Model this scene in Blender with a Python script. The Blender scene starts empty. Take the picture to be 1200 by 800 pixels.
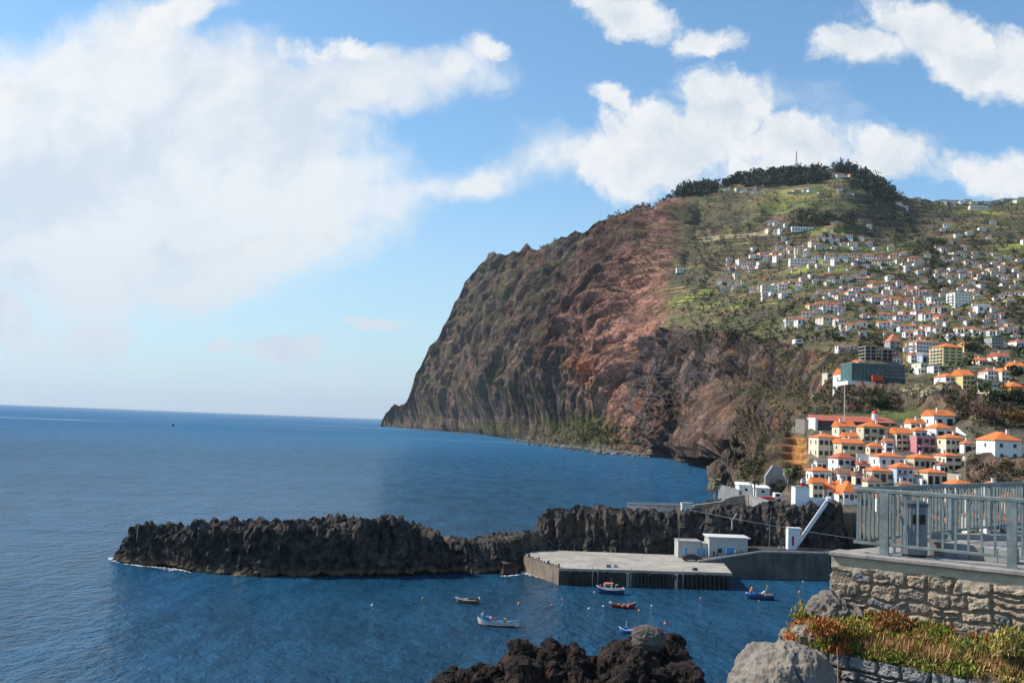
import bpy, bmesh, math, random
import numpy as np
from mathutils import Vector, Matrix, Euler
from mathutils.bvhtree import BVHTree

random.seed(7)
rng = np.random.default_rng(11)
scene = bpy.context.scene
COL = scene.collection
R = math.radians

# ------------------------------------------------------------------ camera
CAM = Vector((0.0, 0.0, 30.0))
F = 1200.0
rot = Matrix.Rotation(R(90 + 4.574), 3, 'X') @ Matrix.Rotation(R(2.2), 3, 'Z')
cam_data = bpy.data.cameras.new('camera')
cam_data.lens = 36.0
cam_data.sensor_width = 36.0
cam_data.clip_end = 200000
cam_data.clip_start = 0.5
cam = bpy.data.objects.new('camera', cam_data)
COL.objects.link(cam)
cam.matrix_world = Matrix.Translation(CAM) @ rot.to_4x4()
scene.camera = cam
RN = np.array(rot)

def rays(px, py):
    px = np.asarray(px, float); py = np.asarray(py, float)
    l = np.stack([(px - 600) / F, -(py - 400) / F, -np.ones_like(px)], -1)
    w = l @ RN.T
    return w / w[..., 1:2]

def P(px, py, d):
    """the point of the place at depth d (metres ahead) seen in that direction"""
    r = rays(px, py)
    return Vector((CAM.x + r[0] * d, d, CAM.z + r[2] * d))

def W(px, py, z=0.0):
    r = rays(px, py)
    d = (z - CAM.z) / r[2]
    return Vector((r[0] * d, d, z))

# ------------------------------------------------------------------ sun and sky
SUN = Vector((-0.71, 0.15, 0.67)).normalized()
sun_el = math.asin(SUN.z)
sun_az = math.atan2(SUN.x, SUN.y)          # from +Y towards +X
ld = bpy.data.lights.new('sun', 'SUN')
ld.energy = 5.0
ld.angle = R(0.5)
ld.color = (1.0, 0.93, 0.83)
lo = bpy.data.objects.new('sun', ld)
COL.objects.link(lo)
lo.rotation_euler = (-SUN).to_track_quat('-Z', 'Y').to_euler()
lo.location = (0, 0, 900)

def srgb(r, g, b):
    f = lambda c: (c / 255 / 12.92) if c / 255 <= 0.04045 else ((c / 255 + 0.055) / 1.055) ** 2.4
    return (f(r), f(g), f(b), 1.0)

class NT:
    """tiny helper that wires shader nodes"""
    def __init__(s, tree):
        s.t = tree; s.n = tree.nodes; s.l = tree.links
    def node(s, kind, **kw):
        n = s.n.new(kind)
        for k, v in kw.items():
            setattr(n, k, v)
        return n
    def put(s, sock, v):
        if isinstance(v, bpy.types.NodeSocket):
            s.l.new(v, sock)
        elif v is not None:
            sock.default_value = v
    def math(s, op, a, b=None, c=None, clamp=False):
        n = s.node('ShaderNodeMath', operation=op, use_clamp=clamp)
        s.put(n.inputs[0], a)
        if b is not None: s.put(n.inputs[1], b)
        if c is not None: s.put(n.inputs[2], c)
        return n.outputs[0]
    def vmath(s, op, a, b=None, scale=None):
        n = s.node('ShaderNodeVectorMath', operation=op)
        s.put(n.inputs[0], a)
        if b is not None: s.put(n.inputs[1], b)
        if scale is not None: s.put(n.inputs['Scale'], scale)
        return n.outputs['Value'] if op in ('DOT_PRODUCT', 'LENGTH', 'DISTANCE') else n.outputs[0]
    def noise(s, vec, scale, detail=4, rough=0.55, dist=0.0, out='Fac'):
        n = s.node('ShaderNodeTexNoise')
        s.put(n.inputs['Vector'], vec)
        s.put(n.inputs['Scale'], scale)
        n.inputs['Detail'].default_value = detail
        n.inputs['Roughness'].default_value = rough
        s.put(n.inputs['Distortion'], dist)
        return n.outputs[out]
    def mix(s, f, a, b, blend='MIX'):
        n = s.node('ShaderNodeMix', data_type='RGBA', blend_type=blend)
        s.put(n.inputs[0], f); s.put(n.inputs[6], a); s.put(n.inputs[7], b)
        return n.outputs[2]
    def ramp(s, f, stops, interp='LINEAR'):
        n = s.node('ShaderNodeValToRGB')
        cr = n.color_ramp
        cr.interpolation = interp
        while len(cr.elements) < len(stops): cr.elements.new(0.5)
        for e, (p, c) in zip(cr.elements, stops):
            e.position = p
            e.color = c if len(c) == 4 else (*c, 1)
        s.put(n.inputs[0], f)
        return n.outputs[0]
    def smooth(s, v, a, b, lo=0.0, hi=1.0):
        n = s.node('ShaderNodeMapRange', interpolation_type='SMOOTHSTEP')
        s.put(n.inputs[0], v)
        s.put(n.inputs[1], a); s.put(n.inputs[2], b)
        s.put(n.inputs[3], lo); s.put(n.inputs[4], hi)
        return n.outputs[0]
    def mapping(s, vec, scale=(1, 1, 1), rotz=0.0, loc=(0, 0, 0)):
        n = s.node('ShaderNodeMapping')
        s.put(n.inputs[0], vec)
        n.inputs[1].default_value = loc
        n.inputs[2].default_value = (0, 0, rotz)
        n.inputs[3].default_value = scale
        return n.outputs[0]

def build_world():
    w = bpy.data.worlds.new('World')
    scene.world = w
    w.use_nodes = True
    t = NT(w.node_tree)
    t.n.clear()
    sky = t.node('ShaderNodeTexSky', sky_type='NISHITA')
    sky.sun_disc = False
    sky.sun_elevation = sun_el
    sky.sun_rotation = sun_az
    sky.altitude = 50
    sky.air_density = 1.0
    sky.dust_density = 0.6
    sky.ozone_density = 2.2
    base = t.mix(1.0, sky.outputs[0], (0.80, 1.05, 1.12, 1), 'MULTIPLY')
    geo = t.node('ShaderNodeTexCoord').outputs['Generated']
    sep = t.node('ShaderNodeSeparateXYZ'); t.l.new(geo, sep.inputs[0])
    X, Y, Z = sep.outputs
    yy = t.math('MAXIMUM', t.math('ABSOLUTE', Y), 0.12)
    a = t.math('DIVIDE', X, yy)
    e = t.math('DIVIDE', Z, yy)
    cmb = t.node('ShaderNodeCombineXYZ'); t.put(cmb.inputs[0], a); t.put(cmb.inputs[1], e)
    q = cmb.outputs[0]
    # warp of the cloud field
    wn = t.noise(q, 3.2, 5, 0.6, out='Color')
    wv = t.vmath('SCALE', t.vmath('SUBTRACT', wn, (0.5, 0.5, 0.5)), scale=0.22)
    wn2 = t.noise(q, 13.0, 5, 0.65, out='Color')
    wv2 = t.vmath('SCALE', t.vmath('SUBTRACT', wn2, (0.5, 0.5, 0.5)), scale=0.055)
    qs = t.vmath('ADD', q, t.vmath('ADD', t.vmath('SCALE', wv, scale=0.45), t.vmath('SCALE', wv2, scale=0.6)))
    qc = t.vmath('ADD', q, t.vmath('ADD', t.vmath('SCALE', wv, scale=0.35), wv2))
    def blob(vec, px, py, rx, ry, tilt=0.0, power=1.0):
        r = rays(px, py)
        m = t.node('ShaderNodeMapping', vector_type='TEXTURE')
        t.put(m.inputs[0], vec)
        m.inputs[1].default_value = (float(r[0]), float(r[2]), 0)
        m.inputs[2].default_value = (0, 0, R(tilt))
        m.inputs[3].default_value = (rx / F, ry / F, 1)
        d = t.vmath('LENGTH', m.outputs[0])
        return t.math('MULTIPLY', t.math('SUBTRACT', 1.0, d, clamp=True), power)
    def total(vec, bl):
        acc = None
        for b in bl:
            o = blob(vec, *b)
            acc = o if acc is None else t.math('MAXIMUM', acc, o)
        return acc
    soft = [(200, 190, 350, 200, 0, 1.4), (400, 110, 260, 70, 8, .9), (60, 300, 380, 110, 0, .95), (320, 250, 260, 110, 10, .85),
            (560, 205, 170, 42, 18, .55), (150, 60, 110, 80, 40, .8), (20, 400, 260, 60, 0, .35), (230, 30, 90, 34, 30, .55), (760, 190, 260, 60, 0, .45),
            (300, 440, 420, 40, 0, .26), (930, 120, 120, 60, -20, .35), (560, 70, 60, 40, 30, .5)]
    cum = [(800, 165, 150, 62, 0, 1.2), (850, 130, 80, 62, 0, 1.2), (760, 185, 120, 60, 0, 1.1), (930, 175, 140, 50, 0, 1.0), (725, 118, 40, 26, -30, .75),
           (700, 190, 80, 50, 0, .9), (1010, 60, 95, 42, -12, .95), (1110, 62, 140, 62, -18, 1.15), (1190, 85, 100, 70, -20, 1.0), (1040, 190, 90, 50, 0, .9), (1120, 205, 90, 40, 0, .85),
           (1180, 210, 80, 45, 0, .95), (740, 20, 75, 46, -15, .9), (830, 52, 70, 30, 0, .75), (900, 205, 160, 36, 0, .9),
           (340, 403, 58, 20, 0, 1.25), (120, 396, 74, 36, 0, 1.15), (270, 404, 30, 14, 0, 1.1), (440, 384, 60, 8, 0, .9), (300, 285, 150, 30, 8, .6), (4, 380, 50, 56, 0, .95),
           (190, 30, 110, 44, 30, .75), (400, 62, 150, 24, 4, .6), (575, 68, 46, 24, -35, .6), (390, 280, 40, 16, 0, .75), (20, 105, 36, 24, 0, .6)]
    nf = t.noise(qs, 5.5, 7, 0.55)
    nc = t.noise(qc, 13.0, 9, 0.62)
    sm = total(qs, soft)
    nf2 = t.noise(qs, 16.0, 7, 0.6)
    sd = t.smooth(t.math('ADD', t.math('ADD', sm, t.math('MULTIPLY', t.math('SUBTRACT', nf, 0.5), 1.15)), t.math('MULTIPLY', t.math('SUBTRACT', nf2, 0.5), 0.35)), 0.14, 0.52)
    cm = total(qc, cum)
    cd_raw = t.math('ADD', cm, t.math('MULTIPLY', t.math('SUBTRACT', nc, 0.5), 1.5))
    cd = t.smooth(cd_raw, 0.16, 0.56)
    # thickness of cumulus measured a little towards the sun: thin there = lit rim
    qo = t.vmath('ADD', qc, (-0.012, 0.020, 0))
    nco = t.noise(qo, 13.0, 6, 0.6)
    cdo = t.math('ADD', cm, t.math('MULTIPLY', t.math('SUBTRACT', nco, 0.5), 1.5))
    grad = t.math('SUBTRACT', cd_raw, cdo)
    lit = t.math('ADD', t.smooth(grad, -0.42, 0.22), t.math('MULTIPLY', t.math('SUBTRACT', t.noise(qc, 34.0, 5, 0.6), 0.5), 0.9), clamp=True)
    body = t.smooth(cd_raw, 0.5, 1.3, 0.0, 0.30)
    lit2 = t.math('SUBTRACT', lit, body, clamp=True)
    ccol = t.mix(lit2, (4.3, 4.75, 5.2, 1), (5.85, 5.95, 6.0, 1))
    snf = t.noise(qs, 4.0, 7, 0.6)
    nfo = t.noise(t.vmath('ADD', qs, (-0.03, 0.045, 0)), 5.5, 5, 0.55)
    sgr = t.math('ADD', t.math('MULTIPLY', t.math('SUBTRACT', nf, nfo), 1.1), snf)
    scol = t.mix(t.smooth(sgr, 0.30, 0.62), (4.25, 4.8, 5.3, 1), (5.75, 5.9, 5.95, 1))
    c1 = t.mix(t.math('MULTIPLY', sd, 0.93), base, scol)
    c2 = t.mix(t.math('MULTIPLY', cd, 0.96), c1, ccol)
    # paler air low over the sea
    lowf = t.smooth(e, 0.30, -0.02, 0.0, 0.62)
    c3 = t.mix(lowf, c2, (3.5, 4.4, 5.1, 1))
    bg = t.node('ShaderNodeBackground')
    t.l.new(c3, bg.inputs[0])
    bg.inputs[1].default_value = 0.14
    out = t.node('ShaderNodeOutputWorld')
    t.l.new(bg.outputs[0], out.inputs[0])
    try: w.cycles.sampling_method = 'MANUAL'; w.cycles.sample_map_resolution = 512
    except Exception: pass
build_world()

scene.view_settings.view_transform = 'Standard'
scene.view_settings.look = 'None'
scene.view_settings.gamma = 1.0
scene.view_settings.exposure = 0.20
cy = scene.cycles
cy.use_denoising = True
cy.max_bounces = 5
cy.diffuse_bounces = 2
cy.glossy_bounces = 3
cy.transmission_bounces = 2
cy.volume_bounces = 0
cy.transparent_max_bounces = 6
cy.caustics_reflective = False
cy.caustics_refractive = False
cy.use_adaptive_sampling = True
cy.adaptive_threshold = 0.015
cy.sample_clamp_indirect = 4.0

# ------------------------------------------------------------------ mesh helpers
def link(o):
    COL.objects.link(o)
    return o

def props(o, label=None, cat=None, group=None, kind=None):
    if label: o['label'] = label
    if cat: o['category'] = cat
    if group: o['group'] = group
    if kind: o['kind'] = kind
    return o

def empty(name, loc, rz=0.0, label=None, cat=None, group=None):
    o = bpy.data.objects.new(name, None)
    o.empty_display_size = 0.5
    o.location = loc
    o.rotation_euler = (0, 0, rz)
    link(o)
    return props(o, label, cat, group)

def copy_tree(o, parent=None):
    c = o.copy()
    COL.objects.link(c)
    if parent: c.parent = parent
    for ch in list(o.children):
        copy_tree(ch, c)
    return c

def mesh_np(name, verts, faces, mats=None, smooth=False, parent=None, fmat=None):
    """mesh from numpy arrays; faces (n,3) or (n,4)"""
    me = bpy.data.meshes.new(name)
    verts = np.asarray(verts, np.float32).reshape(-1, 3)
    faces = np.asarray(faces, np.int32)
    k = faces.shape[1]
    me.vertices.add(len(verts)); me.vertices.foreach_set('co', verts.ravel())
    me.loops.add(faces.size); me.loops.foreach_set('vertex_index', faces.ravel())
    me.polygons.add(len(faces))
    me.polygons.foreach_set('loop_start', np.arange(0, faces.size, k, dtype=np.int32))
    if fmat is not None: me.polygons.foreach_set('material_index', np.asarray(fmat, np.int32))
    me.polygons.foreach_set('use_smooth', np.full(len(faces), smooth))
    me.update(calc_edges=True)
    for m in (mats or []): me.materials.append(m)
    o = bpy.data.objects.new(name, me)
    link(o)
    if parent: o.parent = parent
    return o

def grid_faces(nr, nc, wrap=False):
    i = np.arange(nr - 1)[:, None]; j = np.arange(nc if wrap else nc - 1)[None, :]
    j2 = (j + 1) % nc
    a = i * nc + j; b = i * nc + j2; c = (i + 1) * nc + j2; d = (i + 1) * nc + j
    return np.stack([a + 0 * b, b, c, d], -1).reshape(-1, 4)

def vcol(o, cols, name='col'):
    at = o.data.color_attributes.new(name, 'FLOAT_COLOR', 'POINT')
    c = np.ones((len(o.data.vertices), 4), np.float32)
    c[:, :3] = np.asarray(cols).reshape(-1, 3)
    at.data.foreach_set('color', c.ravel())

class MB:
    """collects boxes, prisms, tubes and loose faces; builds ONE mesh object"""
    def __init__(s): s.v = []; s.f = []; s.m = []
    def face(s, pts, m=0):
        n = len(s.v); s.v += [tuple(p) for p in pts]; s.f.append(tuple(range(n, n + len(pts)))); s.m.append(m); return s
    def box(s, x0, y0, z0, x1, y1, z1, m=0, mat=None, bev=0.0):
        b = bev
        if b <= 0:
            c = [(x0, y0, z0), (x1, y0, z0), (x1, y1, z0), (x0, y1, z0), (x0, y0, z1), (x1, y0, z1), (x1, y1, z1), (x0, y1, z1)]
            fs = [(0, 3, 2, 1), (4, 5, 6, 7), (0, 1, 5, 4), (1, 2, 6, 5), (2, 3, 7, 6), (3, 0, 4, 7)]
        else:
            c = []
            for z, ins in ((z0, b), (z0 + b, 0), (z1 - b, 0), (z1, b)):
                c += [(x0 + ins, y0 + ins, z), (x1 - ins, y0 + ins, z), (x1 - ins, y1 - ins, z), (x0 + ins, y1 - ins, z)]
            fs = [(0, 3, 2, 1), (12, 13, 14, 15)]
            for k in range(3):
                for j in range(4):
                    fs.append((k * 4 + j, k * 4 + (j + 1) % 4, k * 4 + 4 + (j + 1) % 4, k * 4 + 4 + j))
        if mat is not None: c = [tuple(mat @ Vector(p)) for p in c]
        n = len(s.v); s.v += c
        for f in fs: s.f.append(tuple(n + i for i in f)); s.m.append(m)
        return s
    def tube(s, pts, r, seg=8, m=0, cap=True):
        """tube through pts; r number or list"""
        pts = [Vector(p) for p in pts]
        rs = r if isinstance(r, (list, tuple)) else [r] * len(pts)
        n0 = len(s.v)
        up = Vector((0, 0, 1))
        for i, p in enumerate(pts):
            d = (pts[min(i + 1, len(pts) - 1)] - pts[max(i - 1, 0)]).normalized()
            a = d.cross(up)
            if a.length < 1e-3: a = Vector((1, 0, 0))
            a.normalize(); b = a.cross(d).normalized()
            for k in range(seg):
                t = 2 * math.pi * k / seg
                s.v.append(tuple(p + (a * math.cos(t) + b * math.sin(t)) * rs[i]))
        for i in range(len(pts) - 1):
            for k in range(seg):
                s.f.append((n0 + i * seg + k, n0 + i * seg + (k + 1) % seg, n0 + (i + 1) * seg + (k + 1) % seg, n0 + (i + 1) * seg + k)); s.m.append(m)
        if cap:
            s.f.append(tuple(n0 + k for k in reversed(range(seg)))); s.m.append(m)
            e = n0 + (len(pts) - 1) * seg
            s.f.append(tuple(e + k for k in range(seg))); s.m.append(m)
        return s
    def ball(s, c, r, seg=10, rings=6, m=0, sz=1.0):
        c = Vector(c); n0 = len(s.v)
        for i in range(rings + 1):
            th = math.pi * i / rings
            for k in range(seg):
                ph = 2 * math.pi * k / seg
                s.v.append((c.x + r * math.sin(th) * math.cos(ph), c.y + r * math.sin(th) * math.sin(ph), c.z + sz * r * math.cos(th)))
        for i in range(rings):
            for k in range(seg):
                s.f.append((n0 + i * seg + k, n0 + (i + 1) * seg + k, n0 + (i + 1) * seg + (k + 1) % seg, n0 + i * seg + (k + 1) % seg)); s.m.append(m)
        return s
    def build(s, name, mats, parent=None, smooth=False, fix=True):
        me = bpy.data.meshes.new(name)
        me.from_pydata(s.v, [], s.f)
        if not isinstance(mats, (list, tuple)): mats = [mats]
        for m in mats: me.materials.append(m)
        me.polygons.foreach_set('material_index', s.m)
        if smooth: me.polygons.foreach_set('use_smooth', [True] * len(s.f))
        if fix:
            bm = bmesh.new(); bm.from_mesh(me)
            bmesh.ops.remove_doubles(bm, verts=bm.verts, dist=1e-5)
            bmesh.ops.recalc_face_normals(bm, faces=bm.faces)
            bm.to_mesh(me); bm.free()
        me.update()
        o = bpy.data.objects.new(name, me)
        link(o)
        if parent: o.parent = parent
        return o

# ------------------------------------------------------------------ numpy noise
_perm = rng.permutation(65536).astype(np.int64)
def _h(ix, iy, iz):
    return _perm[(_perm[(_perm[ix & 65535] + iy) & 65535] + iz) & 65535]
def vnoise(x, y, z):
    """value noise in -1..1"""
    x = np.asarray(x, float); y = np.asarray(y, float) + 0 * x; z = np.asarray(z, float) + 0 * x
    ix = np.floor(x).astype(np.int64); iy = np.floor(y).astype(np.int64); iz = np.floor(z).astype(np.int64)
    fx = x - ix; fy = y - iy; fz = z - iz
    u = fx * fx * fx * (fx * (fx * 6 - 15) + 10); v = fy * fy * fy * (fy * (fy * 6 - 15) + 10); w = fz * fz * fz * (fz * (fz * 6 - 15) + 10)
    def g(dx, dy, dz):
        h = _h(ix + dx, iy + dy, iz + dz)
        gx = (h & 255) / 127.5 - 1; gy = ((h >> 8) & 255) / 127.5 - 1; gz = ((h * 7919) & 255) / 127.5 - 1
        return gx * (fx - dx) + gy * (fy - dy) + gz * (fz - dz)
    l = lambda a, b, t: a + (b - a) * t
    return 1.25 * l(l(l(g(0, 0, 0), g(1, 0, 0), u), l(g(0, 1, 0), g(1, 1, 0), u), v),
             l(l(g(0, 0, 1), g(1, 0, 1), u), l(g(0, 1, 1), g(1, 1, 1), u), v), w)
def fbm(x, y, z, oct=4, gain=0.5):
    s = 0; a = 1.0
    for i in range(oct):
        s = s + a * vnoise(x + 17.3 * i, y + 5.1 * i, z - 3.7 * i)
        x = x * 2.03; y = y * 2.03; z = z * 2.03; a *= gain
    return s
def ridged(x, y, z, oct=4, gain=0.5):
    s = 0; a = 1.0
    for i in range(oct):
        s = s + a * (1 - 2.2 * np.abs(vnoise(x + 11.3 * i, y + 2.1 * i, z - 7.7 * i)))
        x = x * 2.03; y = y * 2.03; z = z * 2.03; a *= gain
    return s
def fbmL(x, y, z, lam, sp, oct=4, gain=0.5):
    """fbm whose fine octaves fade where the mesh is too coarse to carry them"""
    s = 0; a = 1.0; x = x / lam; y = y / lam; z = z / lam
    for i in range(oct):
        w = 1 - sst(sp, lam / 4.5, lam / 2.2)
        s = s + a * w * vnoise(x + 17.3 * i, y + 5.1 * i, z - 3.7 * i)
        x = x * 2.03; y = y * 2.03; z = z * 2.03; a *= gain; lam /= 2.03
    return s
def ridgedL(x, y, z, lam, sp, oct=4, gain=0.5):
    s = 0; a = 1.0
    for i in range(oct):
        w = 1 - sst(sp, lam / 4.5, lam / 2.2)
        s = s + a * w * (1 - 2.2 * np.abs(vnoise(x + 11.3 * i, y + 2.1 * i, z - 7.7 * i)))
        x = x * 2.03; y = y * 2.03; z = z * 2.03; a *= gain; lam /= 2.03
    return s
def sst(x, a, b):
    t = np.clip((x - a) / (b - a), 0, 1)
    return t * t * (3 - 2 * t)
def lin3(*c): return np.array(srgb(*c)[:3])

# ------------------------------------------------------------------ materials
MATS = {}
def newmat(name):
    m = bpy.data.materials.new(name)
    m.use_nodes = True
    t = NT(m.node_tree)
    b = m.node_tree.nodes['Principled BSDF']
    return m, t, b
def bump(t, b, h, strength, dist):
    n = t.node('ShaderNodeBump')
    n.inputs['Strength'].default_value = strength
    n.inputs['Distance'].default_value = dist
    t.put(n.inputs['Height'], h)
    t.l.new(n.outputs[0], b.inputs['Normal'])
def M(name, col=None, rough=0.75, var=0.12, scale=1.5, metal=0.0, bmp=0.0, grime=0.0):
    """plain coloured surface with broken-up tone"""
    if name in MATS: return MATS[name]
    m, t, b = newmat(name)
    c = t.node('ShaderNodeTexCoord').outputs['Object']
    n = t.noise(c, scale, 6, 0.6)
    f = t.smooth(n, 0.3, 0.7, 1 - var, 1 + var * 0.4)
    cc = t.mix(1.0, col, f, 'MULTIPLY')
    if grime > 0:
        g = t.noise(t.mapping(c, (1.2, 1.2, .25)), 2.3, 5, 0.65)
        cc = t.mix(t.smooth(g, 0.48, 0.75, 0.0, grime), cc, (0.09, 0.08, 0.065, 1))
    t.l.new(cc, b.inputs['Base Color'])
    b.inputs['Roughness'].default_value = rough
    b.inputs['Metallic'].default_value = metal
    if bmp > 0: bump(t, b, t.noise(c, scale * 8, 4, 0.6), 0.6, bmp)
    MATS[name] = m
    return m
# ================================================================== SEA
def build_sea():
    m, t, b = newmat('sea_water')
    pos = t.node('ShaderNodeNewGeometry').outputs['Position']
    flat = t.mapping(pos, (1, 1, 0))
    d = t.vmath('LENGTH', flat)
    # wind ripples, many sizes at once
    w1 = t.noise(t.mapping(flat, (1.0, 0.55, 1), R(10)), 0.42, 5, 0.66, 0.2)
    w3 = t.noise(t.mapping(flat, (0.5, 1.0, 1), R(5)), 0.035, 3, 0.55, 0.3)
    h = t.math('ADD', t.math('MULTIPLY', w1, 1.6), t.math('MULTIPLY', w3, 2.0))
    calm = t.noise(flat, 0.009, 4, 0.6)
    n = t.node('ShaderNodeBump')
    n.inputs['Distance'].default_value = 1.0
    t.put(n.inputs['Strength'], t.smooth(calm, 0.32, 0.60, 0.8, 1.0))
    t.put(n.inputs['Height'], h)
    t.l.new(n.outputs[0], b.inputs['Normal'])
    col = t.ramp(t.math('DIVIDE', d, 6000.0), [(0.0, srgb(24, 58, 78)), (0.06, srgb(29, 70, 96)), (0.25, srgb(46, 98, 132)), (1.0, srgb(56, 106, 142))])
    patch = t.noise(t.mapping(flat, (1, .35, 1), R(15)), 0.006, 5, 0.6)
    col = t.mix(t.smooth(patch, .35, .65, 0.0, .35), col, srgb(44, 98, 136))
    ripple_shade = t.noise(t.mapping(flat, (1, .30, 1), R(8)), 0.14, 8, 0.74)
    col = t.mix(1.0, col, t.smooth(ripple_shade, .36, .64, .78, 1.26), 'MULTIPLY')  # light and shade of wind ripples painted into the water colour
    # slightly turquoise over the shallows by the shore
    sh = t.noise(flat, 0.02, 3, 0.6)
    col = t.mix(t.smooth(sh, 0.55, 0.8, 0.0, 0.35), col, srgb(20, 86, 108))
    # foam slicks far out
    st = t.noise(t.mapping(flat, (0.00075, 0.0042, 1), R(4)), 1.0, 5, 0.55, 0.6)
    far = t.smooth(d, 900, 2600)
    slick = t.math('MULTIPLY', t.smooth(st, 0.60, 0.70), far)
    col = t.mix(t.math('MULTIPLY', slick, 0.55), col, (0.42, 0.48, 0.54, 1))
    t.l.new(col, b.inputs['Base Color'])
    b.inputs['IOR'].default_value = 1.33
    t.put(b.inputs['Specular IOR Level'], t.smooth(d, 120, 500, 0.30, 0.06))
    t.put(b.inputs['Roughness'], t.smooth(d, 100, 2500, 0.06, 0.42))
    # steep little facets that face the viewer show the water's own colour instead of the sky
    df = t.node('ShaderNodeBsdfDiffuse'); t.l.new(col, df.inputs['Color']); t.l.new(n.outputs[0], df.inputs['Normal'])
    mx = t.node('ShaderNodeMixShader'); t.put(mx.inputs[0], t.smooth(d, 120, 900, .46, .64))
    t.l.new(b.outputs[0], mx.inputs[1]); t.l.new(df.outputs[0], mx.inputs[2])
    t.l.new(mx.outputs[0], m.node_tree.nodes['Material Output'].inputs['Surface'])
    S = 60000.0
    v = np.array([(-S, -2000, 0), (S, -2000, 0), (S, S, 0), (-S, S, 0)])
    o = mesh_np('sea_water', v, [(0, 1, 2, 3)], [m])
    props(o, kind='structure')
    return o
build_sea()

# ================================================================== MOUNTAIN AND TOWN GROUND (one sheet)
TOP = [(446, 498), (449, 494), (458, 484), (480, 470), (487, 441), (496, 418), (508, 401), (525, 377), (537, 346), (551, 323), (568, 308), (573, 299),
       (592, 294), (620, 284), (648, 281), (677, 272), (715, 257), (753, 243), (781, 233), (798, 221), (824, 219), (848, 214), (888, 204), (932, 201), (965, 198),
       (987, 194), (1013, 203), (1039, 216), (1064, 230), (1090, 233), (1127, 235), (1163, 234), (1200, 231), (1260, 228), (1330, 238), (1420, 252)]
BOT = [(446, 499.6), (455, 499.3), (500, 503), (572, 508.5), (620, 516), (640, 519), (680, 524), (715, 528), (760, 532), (810, 537.5), (857, 544), (861, 563), (868, 597), (1000, 601), (1008, 640), (1420, 642)]
def wd(px, py): return float(W(px, py, 0).y)
COLS = {
 446: [(499, 4300)],
 480: [(501.5, 3700), (470, 3800)],
 520: [(505, 3150), (450, 3280), (384, 3450)],
 560: [(508, 2700), (450, 2850), (380, 3050), (313, 3250)],
 600: [(514, 2050), (450, 2250), (350, 2700), (292, 3000)],
 650: [(520, 1600), (450, 1800), (350, 2250), (279, 2750)],
 700: [(526, 1340), (450, 1520), (350, 1950), (259, 2550)],
 740: [(530, 1230), (450, 1370), (380, 1550), (300, 1900), (244, 2400)],
 770: [(533, 1170), (450, 1290), (400, 1400), (316, 1650), (236, 2300)],
 800: [(536, 1110), (500, 1118), (440, 1140), (400, 1190), (350, 1420), (316, 1550), (218, 2250)],
 857: [(543, 985), (500, 992), (440, 1005), (400, 1040), (350, 1300), (316, 1500), (214, 2250)],
 864: [(563, 310), (550, 335), (543, 930), (500, 950), (440, 970), (400, 1000), (350, 1250), (316, 1500), (216, 2250)],
 900: [(597, 232), (577, 285), (565, 300), (540, 325), (517, 350), (508, 800), (440, 840), (400, 880), (370, 1010), (316, 1450), (270, 1700), (200, 2250)],
 950: [(597, 232), (575, 262), (545, 290), (505, 335), (495, 355), (484, 390), (474, 660), (440, 700), (400, 780), (360, 980), (316, 1350), (270, 1650), (190, 2300)],
 1000: [(600, 236), (575, 258), (545, 285), (500, 340), (485, 375), (470, 400), (446, 470), (440, 540), (425, 590), (400, 720), (360, 950), (310, 1350), (270, 1650), (185, 2300)],
 1060: [(640, 214), (600, 236), (575, 258), (545, 285), (500, 335), (485, 370), (455, 410), (445, 500), (425, 600), (400, 720), (360, 950), (310, 1300), (270, 1700), (215, 2130)],
 1120: [(640, 214), (600, 236), (575, 255), (545, 278), (500, 325), (485, 350), (460, 400), (440, 470), (425, 560), (400, 700), (360, 900), (310, 1300), (270, 1720), (232, 2130)],
 1160: [(640, 208), (600, 226), (575, 240), (540, 262), (500, 310), (470, 360), (455, 420), (430, 520), (400, 680), (350, 950), (300, 1400), (260, 1850), (232, 2180)],
 1420: [(640, 200), (600, 226), (575, 240), (540, 262), (500, 310), (470, 360), (455, 420), (430, 520), (400, 680), (350, 950), (300, 1400), (260, 1850), (232, 2250)],
}
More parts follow.
